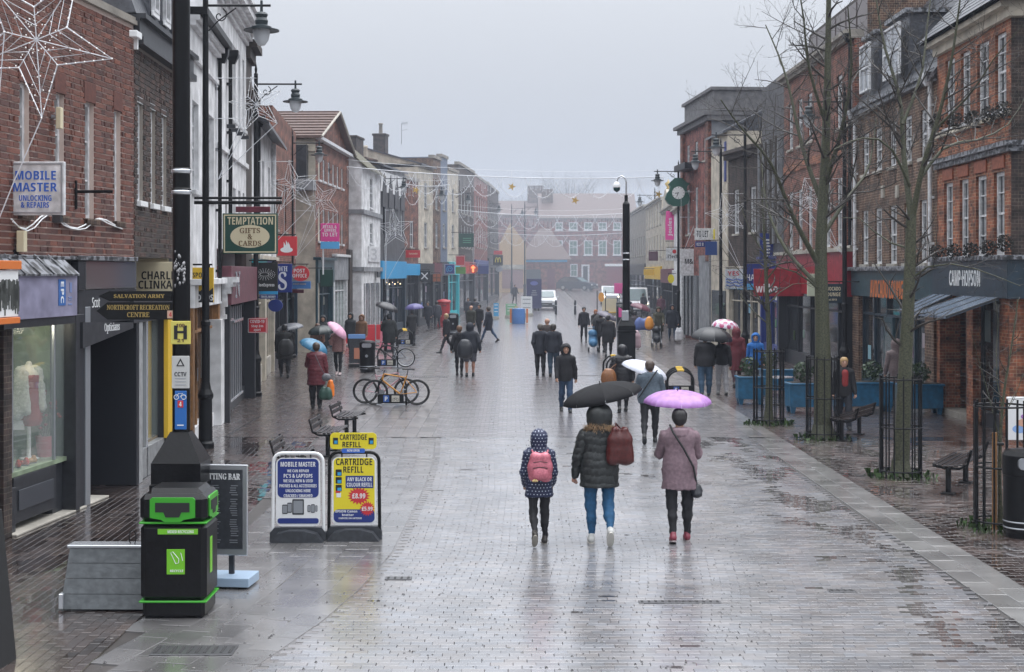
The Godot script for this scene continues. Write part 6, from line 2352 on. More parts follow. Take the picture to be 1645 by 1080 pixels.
	bt.tube([Vector3(-0.02,0.66,0.305),Vector3(0.03,0.55,0.305),Vector3(0.06,0.56,0.305),Vector3(0.06,0.6,0.305),Vector3(0.0,0.67,0.305)],0.004,4,true)
	bt.tube([Vector3(0.08,0.66,0.305),Vector3(0.1,0.58,0.305)],0.004,4)
	part(st,"emblem",bt,M.white)
	text(st,"RECYCLE",Vector3(0.04,0.48,0.305),0.13,0.022,M.white)
	box(t,"side_sticker",Vector3(0.331,0.6,0.06),Vector3(0.006,0.36,0.1),M.lime)
	# grey plank barrier leaning beside it
	b = Vector3((172 - CX) * 14.6 / F,0,-14.75)
	t = thing("plank_barrier","grey tapered plank box with pale top edge, half hidden by the green trimmed bin","barrier",b,-0.02)
	for k in 4:
		var p := MB.new()
		var w0 := 0.47 - k * 0.018
		var y0 := 0.02 + k * 0.155
		p.xf = Transform3D(Basis(Vector3.RIGHT,-0.14),Vector3(0,0,0.18))
		p.slab(PackedVector2Array([Vector2(-w0,y0),Vector2(0.62,y0),Vector2(0.62,y0 + 0.15),Vector2(-w0 + 0.018,y0 + 0.15)]),0.0 + 0.003 * (k % 2),0.03)
		part(t,"plank",p,M.grey_wood)
	var cap := MB.new()
	cap.cbox(Vector3(0.1,0.645,0.0),Vector3(1.05,0.03,0.22),0.006)
	part(t,"top_edge",cap,M.silver)
	var bk := MB.new()
	bk.slab(PackedVector2Array([Vector2(-0.45,0),Vector2(0.6,0),Vector2(0.6,0.63),Vector2(-0.4,0.63)]),-0.08,0.03)
	part(t,"back_panel",bk,M.grey_wood)
	var ep := MB.new()
	ep.cbox(Vector3(-0.46,0.1,0.12),Vector3(0.05,0.16,0.16),0.008)
	part(t,"end_block",ep,M.silver)
	var lp2 := MB.new()
	var ring2 := []
	for k in 14:
		ring2.append(Vector3(0.22 + cos(TAU * k / 14) * 0.035,0.72 + sin(TAU * k / 14) * 0.08,0.0))
	lp2.tube(ring2,0.006,5,true)
	part(t,"wire_loop",lp2,M.black_iron)
	# black board at the picture's edge
	t = thing("chalk_board","black folding pavement board seen nearly edge on, cut by the picture's edge","pavement sign",Vector3(-4.66,0,-12.5),1.5)
	for sgn in [-1,1]:
		var p := MB.new()
		p.cbox(Vector3(0,0.66,sgn * 0.13),Vector3(0.62,1.36,0.035),0.006,Basis(Vector3.RIGHT,sgn * -0.1))
		part(t,"leaf",p,M.black_matt)
	# price board on its rolling foot
	b = G(368,940)
	t = thing("price_board","framed dark price board on a pale blue weighted foot behind the bin","pavement sign",b,-0.1)
	box(t,"foot",Vector3(0.0,0.07,0.0),Vector3(0.56,0.1,0.42),M.blue_grey)
	for x in [-0.2,0.0,0.2]:
		box(t,"wheel_block",Vector3(x,0.02,0.14),Vector3(0.1,0.04,0.08),M.black_matt)
	box(t,"stem",Vector3(0.02,0.22,-0.03),Vector3(0.06,0.25,0.04),M.charcoal)
	box(t,"frame",Vector3(-0.09,0.83,0.0),Vector3(0.6,1.0,0.04),M.silver)
	var pn := box(t,"panel",Vector3(-0.09,0.84,0.012),Vector3(0.5,0.88,0.025),M.plastic_grey)
	text(pn,"CUTTING BAR",Vector3(-0.09,1.2,0.027),0.44,0.065,M.white,Basis(),true)
	var pr := MB.new()
	for k in 26:
		if k % 9 == 5:
			continue
		pr.box(Vector3(0.06 + R.randf_range(-0.01,0.01),1.1 - k * 0.025,0.0265),Vector3(R.randf_range(0.06,0.09),0.01,0.003))
		pr.box(Vector3(-0.2 + R.randf_range(-0.02,0.02),1.1 - k * 0.025,0.0265),Vector3(R.randf_range(0.12,0.2),0.009,0.003))
	part(pn,"price_lines",pr,M.grey_metal).set_meta("kind","stuff")
	# the two swing boards
	t = swing_board(G(479,868),0.0,"blue and white phone repair swing board in a white tube frame",M.white)
	plate(t,"blue_field",round_poly(0.53,0.5,0.06),Vector3(0,0.8,0.016),M.royal)
	plate(t,"blue_foot_strip",round_poly(0.53,0.07,0.03),Vector3(0,0.25,0.016),M.royal)
	var ty := 0.98
	for e in [["MOBILE MASTER",0.45,0.06],["WE CAN REPAIR",0.28,0.035],["PC'S & LAPTOPS",0.37,0.048],["WE SELL NEW & USED",0.38,0.038],["PHONES & ALL ACCESSORIES",0.48,0.04],["UNLOCKING HERE",0.32,0.038],["CRACKED / SMASHED",0.37,0.038]]:
		text(t,e[0],Vector3(0,ty,0.0165),e[1],e[2],M.white)
		ty -= 0.085 if e[2] > 0.05 else 0.064
	for e in [[0.0,0.43,0.15,0.2],[-0.17,0.4,0.07,0.12],[-0.11,0.42,0.06,0.13],[0.14,0.41,0.04,0.09],[0.19,0.41,0.05,0.11],[0.235,0.41,0.03,0.08]]:
		plate(t,"printed_phone",round_poly(e[2],e[3],0.012),Vector3(e[0],e[1],0.0165),M.plastic_grey)
		plate(t,"printed_screen",round_poly(e[2] * 0.8,e[3] * 0.8,0.006),Vector3(e[0],e[1],0.0185),M.grey_metal)
	t = swing_board(G(569,866),0.0,"yellow cartridge refill swing board in a black tube frame with a topper",M.black_paint)
	plate(t,"yellow_field",round_poly(0.53,0.8,0.06),Vector3(0,0.65,0.016),M.yellow)
	plate(t,"blue_foot_field",round_poly(0.53,0.17,0.06),Vector3(0,0.3,0.018),M.royal)
	box(t,"blue_strip",Vector3(0.07,0.74,0.017),Vector3(0.36,0.16,0.005),M.royal)
	text(t,"CARTRIDGE",Vector3(0,1.0,0.0165),0.47,0.085,M.black_matt)
	text(t,"REFILL",Vector3(-0.01,0.9,0.0165),0.26,0.08,M.black_matt)
	text(t,"ANY BLACK OR",Vector3(0.07,0.775,0.02),0.32,0.05,M.white)
	text(t,"COLOUR REFILL",Vector3(0.07,0.705,0.02),0.33,0.05,M.white)
	plate(t,"price_burst",burst(0.085,0.12,18,1.25),Vector3(0.06,0.56,0.018),M.bright_red)
	text(t,"£8.99",Vector3(0.06,0.56,0.021),0.17,0.065,M.white)
	plate(t,"price_burst",burst(0.07,0.1,18,1.0),Vector3(0.17,0.395,0.02),M.bright_red)
	text(t,"£5.99",Vector3(0.17,0.395,0.023),0.14,0.05,M.white)
	text(t,"EPSON Canon",Vector3(-0.1,0.36,0.0195),0.28,0.03,M.white)
	text(t,"brother",Vector3(-0.08,0.315,0.0195),0.15,0.03,M.white)
	text(t,"COMPATIBLE INK CARTRIDGES",Vector3(-0.05,0.27,0.0195),0.3,0.02,M.white)
	for k in 3:
		plate(t,"printed_cartridge",round_poly(0.08,0.085,0.01),Vector3(-0.2,0.86 - k * 0.1,0.018),M.black_matt)
		box(t,"printed_label",Vector3(-0.19,0.845 - k * 0.1,0.021),Vector3(0.05,0.04,0.003),M.sky_blue)
	box(t,"printed_label",Vector3(-0.2,0.57,0.018),Vector3(0.06,0.06,0.004),M.white)
	box(t,"printed_label",Vector3(-0.21,0.61,0.018),Vector3(0.06,0.03,0.004),M.bright_red)
	plate(t,"topper",round_poly(0.6,0.21,0.05),Vector3(-0.01,1.27,0.02),M.yellow,0.02)
	plate(t,"topper_strip",round_poly(0.3,0.06,0.02),Vector3(-0.01,1.145,0.024),M.sky_text)
	text(t,"NOW OPEN",Vector3(-0.01,1.147,0.025),0.16,0.03,M.white)
	text(t,"CARTRIDGE",Vector3(-0.01,1.32,0.021),0.35,0.07,M.black_matt)
	text(t,"REFILL",Vector3(-0.03,1.225,0.021),0.24,0.07,M.black_matt)
	for x in [-0.24,0.22]:
		box(t,"printed_cartridge",Vector3(x,1.27,0.022),Vector3(0.065,0.085,0.004),M.black_matt)
		box(t,"printed_label",Vector3(x + 0.005,1.255,0.025),Vector3(0.04,0.04,0.003),M.sky_blue)
	# benches
	bench(Vector3(-3.42,0,-30.2),PI / 2 - 0.06,"third slatted bench along the pale strip, closest to the bicycles")
	bench(Vector3(-3.45,0,-27.3),PI / 2 - 0.03,"second slatted bench, between the other two, before the bicycles")
	bench(Vector3(-3.62,0,-23.9),PI / 2,"first slatted bench, just behind the swing boards")
	bench(Vector3(7.15,0,-22.9),-PI / 2 - 0.5,"slatted bench beside the sapling's guard and the black bin",1.6)
	bench(Vector3(7.1,0,-29.9),-PI / 2 - 0.5,"slatted bench behind the thickest tree where the blonde woman walks",1.6)
	# bicycles and stands
	var c := G(629,652)
	cycle_stand(c,0.0,"black cycle stand with parking sign holding two bicycles",false)
	bicycle(c + Vector3(0.12,0,-0.08),PI + 0.03,"yellow and black mountain bike on the near cycle stand",mat(0.5,0.22,0.03,0.35),M.black_matt)
	bicycle(c + Vector3(-0.2,0,-0.5),-0.02,"pink and white bicycle behind the yellow one, on the near cycle stand",mat(0.5,0.3,0.34,0.35),M.black_matt)
	c = G(622,591)
	cycle_stand(c,0.0,"black cycle stand beside the round black litter bin",false)
	bicycle(c + Vector3(0.12,0,-0.25),PI - 0.05,"dark bicycle with white mudguards on the second cycle stand",mat(0.03,0.03,0.035,0.35),M.white,0.35,false)
	cycle_stand(G(650,556),0.2,"empty cycle stand farther up by the red post box")
	cycle_stand(G(1092,637),0.0,"cycle stand with yellow banded hoops in the street near the patterned umbrella")
	cycle_stand(G(990,612),0.5,"cycle stand half hidden by the person with the brown bag")
	litter_bin(G(590,598),"round black litter bin with a shiny slot beside the bicycles")
	litter_bin(G(728,538),"round black litter bin beside the red post box",0.3,1.2)
	litter_bin(G(1645,862),"round black litter bin cut by the picture's edge, behind the sapling guard",0.26,1.15)
	# planters and cafe table behind the young tree
	planter(GD(1204,37.6),0.0,"blue planter with one clipped bush beside the person in bright blue",0.66,[0.0])
	planter(GD(1297,35.4),0.1,"blue planter with one clipped bush between the two tree guards",1.0,[-0.1])
	planter(GD(1385,35.6),0.1,"long blue planter with a bush behind the blonde woman",1.4,[0.25])
	planter(GD(1478,35.0),0.1,"long blue planter behind the slender green tree",1.0,[0.0])
	planter(GD(1247,40.4),0.0,"blue planter deepest among the others, by the red shop",0.9,[-0.2])
	for s in [[7.0,-37.4],[8.3,-37.6]]:
		t = thing("cafe_table","small pale cafe table among the blue planters, %s" % ("beside the young tree" if s[0] < 7.5 else "behind the thickest tree"),"table",Vector3(s[0],0,s[1]),0.3)
		m = MB.new()
		m.lathe([Vector2(0.0,0.7),Vector2(0.36,0.7),Vector2(0.36,0.73),Vector2(0.0,0.73)],16)
		part(t,"table_top",m,M.silver)
		m = MB.new()
		m.lathe([Vector2(0.22,0),Vector2(0.22,0.02),Vector2(0.03,0.05),Vector2(0.03,0.7)],12)
		part(t,"stem",m,M.black_iron)
	# camera mast in the street
	b = G(1005,622)
	b.z = -50.0
	b.x = (1006 - CX) * 50.0 / F
	t = thing("camera_mast","black camera mast with a white dome camera, in the middle of the street","camera mast",b)
	m = MB.new()
	m.shaft([Vector2(0.3,0),Vector2(0.3,1.35),Vector2(0.33,1.36),Vector2(0.33,1.42),Vector2(0.3,1.43),Vector2(0.3,1.6),Vector2(0.12,1.95)],4)
	part(t,"foot",m,M.black_paint)
	m = MB.new()
	m.lathe([Vector2(0.13,1.9),Vector2(0.125,5.85),Vector2(0.06,5.95),Vector2(0.06,6.15)],14)
	part(t,"post",m,M.black_paint)
	m = MB.new()
	m.tube([Vector3(0,6.1,0),Vector3(0,6.6,0),Vector3(-0.04,6.75,0),Vector3(-0.16,6.82,0),Vector3(-0.29,6.76,0),Vector3(-0.33,6.62,0)],0.03,8)
	part(t,"swan_neck",m,M.silver)
	m = MB.new()
	m.lathe([Vector2(0.0,6.25),Vector2(0.11,6.32),Vector2(0.12,6.42)],14,Vector3(-0.33,0,0),true)
	part(t,"dome",m,mat(0.01,0.05,0.05,0.1))
	m = MB.new()
	m.lathe([Vector2(0.13,6.42),Vector2(0.14,6.5),Vector2(0.06,6.62),Vector2(0.0,6.64)],14,Vector3(-0.33,0,0),true)
	part(t,"camera_hood",m,M.white)
	for y in [3.88,4.1]:
		m = MB.new()
		m.lathe([Vector2(0.128,y),Vector2(0.138,y + 0.01),Vector2(0.138,y + 0.03),Vector2(0.128,y + 0.04)],14)
		part(t,"clamp",m,M.silver)
	box(t,"switch_box",Vector3(-0.05,1.95,0.2),Vector3(0.24,0.34,0.12),M.silver)
	# street clock
	b = GD(1090,75.0)
	t = lamp_post(b,-1,"tall lamp post that carries the green street clock",8.75)
	var ck := thing("street_clock","green scroll topped street clock with a white round dial","clock",P(1090,308,74.7))
	var out := PackedVector2Array()
	for e in [[-0.25,-0.75],[0.25,-0.75],[0.5,-0.62],[0.6,-0.35],[0.52,-0.1],[0.42,0.1],[0.47,0.3],[0.6,0.42],[0.42,0.5],[0.18,0.72],[-0.18,0.72],[-0.42,0.5],[-0.5,0.4],[-0.42,0.28],[-0.45,0.1],[-0.6,-0.1],[-0.68,-0.35],[-0.52,-0.62]]:
		out.append(Vector2(e[0],e[1]))
	plate(ck,"case",out,Vector3(0,0,0.0),M.clock_green,0.5)
	plate(ck,"dial",ellipse(0.33,0.33),Vector3(0,-0.06,0.012),mat(0.78,0.8,0.8,0.4),0.02)
	var hn := MB.new()
	hn.box(Vector3(-0.045,-0.14,0.02),Vector3(0.03,0.26,0.008),Basis(Vector3(0,0,1),-0.4))
	hn.box(Vector3(-0.09,-0.075,0.022),Vector3(0.2,0.035,0.008),Basis(Vector3(0,0,1),0.1))
	part(ck,"hands",hn,M.black_matt)
	var tk := MB.new()
	for k in 12:
		tk.box(Vector3(sin(TAU * k / 12) * 0.28,-0.06 + cos(TAU * k / 12) * 0.28,0.014),Vector3(0.02,0.06,0.006),Basis(Vector3(0,0,1),-TAU * k / 12))
	part(ck,"hour_marks",tk,M.black_matt).set_meta("kind","stuff")
	# post box
	t = thing("post_box","red pillar post box beside the turquoise door","post box",GD(713,88.0))
	m = MB.new()
	m.lathe([Vector2(0.0,0),Vector2(0.42,0),Vector2(0.42,0.15),Vector2(0.38,0.2),Vector2(0.38,1.45),Vector2(0.43,1.48),Vector2(0.45,1.56),Vector2(0.38,1.64),Vector2(0.0,1.72)],18)
	part(t,"body",m,mat(0.38,0.02,0.025,0.35))
	box(t,"slot",Vector3(0.05,1.3,0.375),Vector3(0.25,0.05,0.03),M.black_matt)
	# boards far up the pavement
	for s in [[797,505,8,21,118.0,M.sky_blue,"small blue and red poster board behind the walking man in the navy coat"],[821,503,17,18,119.0,mat(0.2,0.42,0.25,0.5),"pale green display board on a long white foot"],[829,505,5,16,121.0,mat(0.4,0.32,0.1,0.5),"narrow yellow board beside the green display board"],[846,500,18,27,124.0,M.white,"white printed notice board beside the blue barrel"]]:
		var g := P(s[0],s[1],s[4] if false else 97.0)
		g = G(s[0],s[1] + 8)
		var dd := -g.z
		t = thing("notice_board",s[6],"notice board",g)
		var w: float = s[2] * dd / F
		var hh: float = s[3] * dd / F
		box(t,"panel",Vector3(0,hh / 2 + 0.2,0),Vector3(w,hh,0.06),s[5])
		box(t,"foot",Vector3(0,0.1,0),Vector3(w * 1.2,0.2,0.5),M.pale_stone)
		for k in 3:
			box(t,"print_line",Vector3(0,0.3 + hh * (0.25 + 0.25 * k),0.032),Vector3(w * 0.7,hh * 0.06,0.005),M.grey_metal if s[5] == M.white else M.white)
	t = thing("blue_barrel","blue drum with orange boards either side of it","barrel",G(833,520))
	m = MB.new()
	m.lathe([Vector2(0.0,0),Vector2(0.42,0),Vector2(0.45,0.4),Vector2(0.42,0.95),Vector2(0.0,0.98)],16)
	part(t,"drum",m,mat(0.07,0.2,0.5,0.4))
	for x in [-0.5,0.55]:
		box(t,"side_board",Vector3(x,0.5,0),Vector3(0.12,0.9,0.3),M.orange)
	t = thing("information_board","tall dark blue information board with a pale printed crest","information board",G(858,499))
	box(t,"panel",Vector3(0,1.3,0),Vector3(1.15,2.3,0.16),mat(0.025,0.025,0.1,0.35))
	box(t,"leg",Vector3(-0.35,0.1,0),Vector3(0.1,0.2,0.12),M.black_iron)
	box(t,"leg",Vector3(0.35,0.1,0),Vector3(0.1,0.2,0.12),M.black_iron)
	plate(t,"printed_crest",ellipse(0.3,0.16),Vector3(0,2.1,0.083),mat(0.12,0.14,0.4,0.5))
	for k in 3:
		box(t,"print_line",Vector3(0,1.2 + k * 0.16,0.082),Vector3(0.5 - k * 0.1,0.06,0.005),M.grey_metal)
	for s in [[893,505,"slim black bollard nearer the dark information board"],[924,505,"slim black bollard above the walking man's head"]]:
		t = thing("bollard",s[2],"bollard",G(s[0],s[1]),0.0,"black bollards across the street")
		m = MB.new()
		m.lathe([Vector2(0.09,0),Vector2(0.08,0.75),Vector2(0.095,0.78),Vector2(0.095,0.86),Vector2(0.08,0.89),Vector2(0.075,1.0),Vector2(0.0,1.06)],12)
		part(t,"post",m,M.black_iron)
		m = MB.new()
		m.lathe([Vector2(0.083,0.6),Vector2(0.088,0.61),Vector2(0.088,0.66),Vector2(0.083,0.67)],12)
		part(t,"band",m,M.grey_metal)
	# red cafe barriers and small boards by the white corner building
	for s in [[578,556,1.5,"red canvas cafe barrier in front of the white corner building"],[600,550,1.2,"second red canvas cafe barrier, nearer the dark umbrella"]]:
		t = thing("cafe_barrier",s[3],"barrier",G(s[0],s[1]),0.3,"red cafe barriers")
		box(t,"canvas",Vector3(0,0.5,0),Vector3(s[2],0.75,0.03),M.bright_red)
		for x in [-1,1]:
			box(t,"post",Vector3(x * s[2] / 2,0.5,0),Vector3(0.05,1.0,0.05),M.steel)
			box(t,"foot",Vector3(x * s[2] / 2,0.02,0),Vector3(0.3,0.04,0.3),M.charcoal)
	t = thing("poster_stand","small pavement stand with blue header before the red barriers","pavement sign",G(573,590),0.1)
	box(t,"panel",Vector3(0,0.6,0),Vector3(0.55,0.9,0.05),M.plastic_grey)
	box(t,"header",Vector3(0,1.12,0.0),Vector3(0.62,0.16,0.06),mat(0.15,0.3,0.6,0.5))
	box(t,"printed_picture",Vector3(0.05,0.5,0.028),Vector3(0.3,0.4,0.01),mat(0.5,0.2,0.12,0.5))
	box(t,"foot",Vector3(0,0.06,0),Vector3(0.6,0.12,0.4),M.black_matt)
	t = thing("pink_banner","pink feather shaped pavement banner behind the parked dark bicycle","banner",G(621,566),0.2)
	plate(t,"flag",PackedVector2Array([Vector2(-0.3,0.2),Vector2(0.3,0.1),Vector2(0.2,1.2),Vector2(-0.25,1.35)]),Vector3.ZERO,mat(0.62,0.2,0.26,0.5),0.02)
	box(t,"foot",Vector3(0,0.06,0),Vector3(0.5,0.12,0.4),M.charcoal)

# ---------- projecting shop signs ----------
# a boxed sign facing down the street, filling x0..x1, y0..y1 of the photograph at distance d; words: [text, x0, y0, x1, y1, material, serif]
func hang(called: String,label: String,x0: float,y0: float,x1: float,y1: float,d: float,m: Material,words := [],arm := -1.0,border: Material = null,oval := false) -> Node3D:
	var c := P((x0 + x1) / 2,(y0 + y1) / 2,d)
	var w := (x1 - x0) * d / F
	var h := (y1 - y0) * d / F
	var t := thing(called,label,"shop sign",c,0.0,"projecting shop signs")
	if oval:
		plate(t,"panel",ellipse(w / 2,h / 2),Vector3(0,0,0.04),m,0.08)
	else:
		box(t,"panel",Vector3.ZERO,Vector3(w,h,0.08),m)
	if border:
		var mb := MB.new()
		var k := minf(w,h) * 0.03
		for s in [-1,1]:
			mb.box(Vector3(0,s * (h / 2 - k * 1.5),0.042),Vector3(w - k * 2,k,0.008))
			mb.box(Vector3(s * (w / 2 - k * 1.5),0,0.042),Vector3(k,h - k * 4,0.008))
		part(t,"border",mb,border)
	for e in words:
		text(t,e[0],P((e[1] + e[3]) / 2.0,(e[2] + e[4]) / 2.0,d) - c + Vector3(0,0,0.043),(e[3] - e[1]) * d / F,(e[4] - e[2]) * d / F,e[5],Basis(),e[6] if e.size() > 6 else false)
	if arm != 0.0:
		var mb := MB.new()
		mb.tube([Vector3(arm * w * 0.5 + arm * 0.5,h / 2 + 0.06,0),Vector3(-arm * w * 0.45,h / 2 + 0.06,0)],0.02,6)
		mb.tube([Vector3(arm * w * 0.35,h / 2 - 0.02,0),Vector3(arm * w * 0.35,h / 2 + 0.06,0)],0.012,5)
		mb.tube([Vector3(-arm * w * 0.35,h / 2 - 0.02,0),Vector3(-arm * w * 0.35,h / 2 + 0.06,0)],0.012,5)
		part(t,"bracket",mb,M.black_iron)
	return t

func signs() -> void:
	var t := hang("shop_sign","white boxed phone unlocking sign with blue lettering on the red brick wall",12,260,104,346,18.9,M.white_paint,[["MOBILE",26,275,91,289,M.sky_text],["MASTER",22,294,93,308,M.sky_text],["UNLOCKING",32,314,84,323,M.sky_text],["& REPAIRS",35,325,80,334,M.sky_text]],0.0,M.grey_metal)
	box(t,"side_box",Vector3(-0.42,-0.04,-0.03),Vector3(0.1,0.62,0.1),M.white)
	box(t,"junction_box",Vector3(0.28,-0.4,0),Vector3(0.12,0.1,0.1),M.charcoal)
	hang("shop_sign","cream shoe shop sign with dark lettering partly behind the thick black post",219,421,292,468,25.4,M.cream,[["CHARLES",228,436,290,449,M.black_matt],["CLINKARD",223,451,297,464,M.black_matt]],0.0)
	hang("shop_sign","narrow cream sign edge just above the shoe shop sign",212,411,270,423,26.4,M.cream,[],0.0)
	t = hang("shop_sign","yellow and black photo shop sign with a zigzag edge beside the thick black post",300,430,343,486,28.6,M.gold_yellow,[["PASSPORT",296,438,335,446,M.black_matt],["DIGITAL",300,451,335,460,M.black_matt]],-1.0)
	var zz := PackedVector2Array()
	var zw := 43 * 28.6 / F / 2
	var zy := (458 - 486) * 28.6 / F
	zz.append(Vector2(zw,zy))
	for k in 7:
		zz.append(Vector2(zw - k * zw / 3.0,-0.05 if k % 2 == 0 else -0.13))
	zz.append(Vector2(-zw,zy))
	plate(t,"black_foot",zz,Vector3(0,0,0.046),M.black_matt)
	text(t,"PHOTOS",Vector3(0.02,-0.25,0.05),0.5,0.12,M.white)
	# green gift shop sign hung from a beam on the lamp post
	t = hang("shop_sign","big dark green gift shop sign with a cream oval, hung under a black beam",358,343,446,408,28.1,M.green_paint,[["TEMPTATION",366,349,439,361,M.cream]],0.0,M.cream)
	plate(t,"oval",ellipse(0.385,0.225),P(402,380,28.1) - P(402,375.5,28.1) + Vector3(0,0,0.046),M.cream)
	for e in [["GIFTS",0.11,0.4],["&",-0.01,0.09],["CARDS",-0.14,0.44]]:
		text(t,e[0],Vector3(0,e[1] - 0.05,0.048),e[2],0.1,M.brown_text,Basis(),true)
	var bm := MB.new()
	bm.tube([Vector3(-1.1,0.61,0),Vector3(0.62,0.61,0)],0.035,8)
	bm.tube([Vector3(-1.1,0.7,0),Vector3(0.62,0.7,0)],0.025,8)
	for x in [-0.48,0.48]:
		bm.tube([Vector3(x,0.4,0),Vector3(x,0.6,0)],0.01,5)
	part(t,"beam",bm,M.black_iron)
	hang("shop_sign","plain wine red sign edge showing above the green gift shop sign",379,332,434,341,30.0,M.wine_paint,[],0.0)
	# the rest, from the lamp posts onward
	t = hang("bank_sign","square red bank sign with a white flame emblem",446,380,477,411,46.0,M.bright_red,[],-1.0)
	plate(t,"emblem",ellipse(0.2,0.09),Vector3(-0.02,-0.12,0.046),M.white)
	for k in 3:
		plate(t,"flame",PackedVector2Array([Vector2(-0.04,-0.12),Vector2(0.05,-0.1),Vector2(0.03,0.02),Vector2(-0.03,0.14),Vector2(-0.03,0.02)]),Vector3(-0.08 + k * 0.07,0.0 + (0.05 if k == 1 else 0.0),0.05 + 0.002 * k),M.white if k != 1 else M.white)
	t = hang("shop_sign","black square optician sign with an eye drawn in white dots",404,422,446,468,40.4,M.black_matt,[["VisionExpress",409,455,441,462,M.white]],-1.0)
	var dots := MB.new()
	for r in 4:
		for k in 22:
			var a := TAU * k / 22
			dots.ball(Vector3(cos(a) * (0.13 + r * 0.055),0.07 + sin(a) * (0.05 + r * 0.035),0.045),Vector3(0.011,0.011,0.004),5,3)
	part(t,"emblem",dots,M.white).set_meta("kind","stuff")
	hang("shop_sign","tall blue newsagent sign with a big white letter behind the optician sign",446,424,469,470,48.0,M.royal,[["WH",447,428,462,436,M.white,true],["S",447,437,461,466,M.white,true]],-1.0)
	hang("shop_sign","light blue strip sign under the optician sign with a dark lower band",416,467,446,473,44.0,M.sky_blue,[],0.0)
	hang("shop_sign","dark blue travel money strip under the light blue strip",417,473.5,446,480,44.0,M.royal,[["TRAVEL MONEY",419,475,443,478.5,M.white]],0.0)
	hang("shop_sign","plain round dark blue sign under the travel money strip",431,481,454,501,44.5,M.royal,[],-1.0,null,true)
	hang("shop_sign","oval red post office sign",469,427,497,452,53.0,M.bright_red,[["POST",472,432,490,438,M.white],["OFFICE",470,440,493,446,M.white]],-1.0,null,true)
	hang("shop_sign","blue travel sign with red strip under the oval post office sign",469,452,499,464,53.2,mat(0.06,0.2,0.5,0.4),[["travel money",471,455,492,458,M.cream]],0.0)
	hang("shop_sign","small red strip lowest on the post office bracket",470,465,488,471,53.4,M.wine_paint,[],0.0)
	t = hang("distancing_sign","red distancing notice with white lettering fixed to the second lamp post",398,511,429,535,39.3,M.bright_red,[["COVID-19",402,514,425,519,M.white],["Stay 2m",404,522,423,527,M.white],["apart",408,528,419,533,M.white]],0.0,M.white)
	t = hang("letting_board","pink and blue retail to let board on the long brick block",515,359,545,388,61.0,M.pink,[["RETAIL &",519,362,541,367,M.white],["UPPERS",521,368,540,373,M.white],["TO LET",517.5,374,542,380,M.white]],0.0)
	box(t,"agent_panel",Vector3(0,-0.55,0),Vector3(0.8,0.3,0.08),mat(0.1,0.4,0.75,0.4))
	box(t,"post",Vector3(-0.3,-1.0,-0.06),Vector3(0.06,1.6,0.05),M.white)
	hang("shop_sign","hanging dark green square sign outside the pale green window",514,433,535,461,61.5,M.green_paint,[],-1.0,M.black_matt)
	hang("shop_sign","red board with a pale line above the blue fascia",652,402,675,414,85.0,M.bright_red,[["Santander",657,406,671,409,M.cream]],-1.0)
	t = hang("barber_sign","black sign with two crossed white sticks",673,435,691,452,89.0,M.black_matt,[],-1.0)
	for s in [-1,1]:
		box(t,"crossed_stick",Vector3(0,0,0.05 + s * 0.006),Vector3(0.07,0.56,0.01),M.white,Basis(Vector3(0,0,1),s * 0.78))
	t = hang("shop_sign","brown sign divided into four panels beside the crossed sticks sign",695,440,708,453,92.0,M.brown_text,[],-1.0)
	for s in [[-1,-1],[1,-1],[-1,1],[1,1]]:
		box(t,"small_panel",Vector3(s[0] * 0.13,s[1] * 0.13,0.045),Vector3(0.2,0.2,0.01),mat(0.35,0.1,0.04,0.5))
	t = hang("shop_sign","dark blue sign with a pale swirl under a white edge",714,424,731,441,92.0,M.royal,[],-1.0,M.white)
	var sw := MB.new()
	var sp := []
	for k in 26:
		sp.append(Vector3(cos(k * 0.42) * (0.05 + 0.007 * k),sin(k * 0.42) * (0.05 + 0.007 * k),0.05))
	sw.tube(sp,0.025,5)
	part(t,"emblem",sw,M.sky_blue)
	hang("shop_sign","square red sign above a green one on the pale cream house",732,411,747,427,97.0,M.bright_red,[["HALAL",734,414,745,417,M.white],["GRILL",734,420,745,423,M.white]].slice(0,0),-1.0,M.white)
	hang("shop_sign","lime green sign right under the square red one",732,429,748,440,97.2,mat(0.12,0.3,0.05,0.5),[],0.0)
	t = hang("arrow_sign","glowing orange arrow sign on the purplish brick shop",752,425,768,439,108.0,mat(0.55,0.08,0.03,0.4),[],-1.0,null,true)
	var glow := mat(0.9,0.4,0.2,0.4)
	glow.emission_enabled = true
	glow.emission = Color(1.0,0.45,0.2)
	glow.emission_energy_multiplier = 1.6
	plate(t,"arrow",PackedVector2Array([Vector2(-0.06,-0.25),Vector2(0.06,-0.25),Vector2(0.06,0.05),Vector2(0.2,0.05),Vector2(0.0,0.26),Vector2(-0.2,0.05),Vector2(-0.06,0.05)]),Vector3(0,0,0.05),glow)
	hang("shop_sign","wide blue sign beside the glowing arrow",768,427,785,440,112.0,M.royal,[["TUI",772,431,781,436,M.white]].slice(0,0),-1.0)
	t = hang("shop_sign","broad dark green hanging sign with pale lines",737,375,761,397,96.0,M.green_paint,[],-1.0)
	for k in 3:
		box(t,"print_line",Vector3(0.05,0.12 - k * 0.14,0.045),Vector3(0.55,0.05,0.008),mat(0.1,0.3,0.2,0.5))
	t = hang("restaurant_sign","black square burger restaurant sign with a yellow arched letter",792,410,808,426,126.0,M.black_matt,[],-1.0)
	var ar := MB.new()
	for s in [-1,1]:
		var pts := []
		for k in 9:
			pts.append(Vector3(s * 0.12 - cos(PI * k / 8) * 0.11,-0.2 + sin(PI * k / 8) * 0.42,0.05))
		ar.tube(pts,0.035,5)
	part(t,"emblem",ar,M.yellow)
	hang("shop_sign","small glowing red cap above the burger sign",793,403,807,409,126.0,M.bright_red,[],0.0)
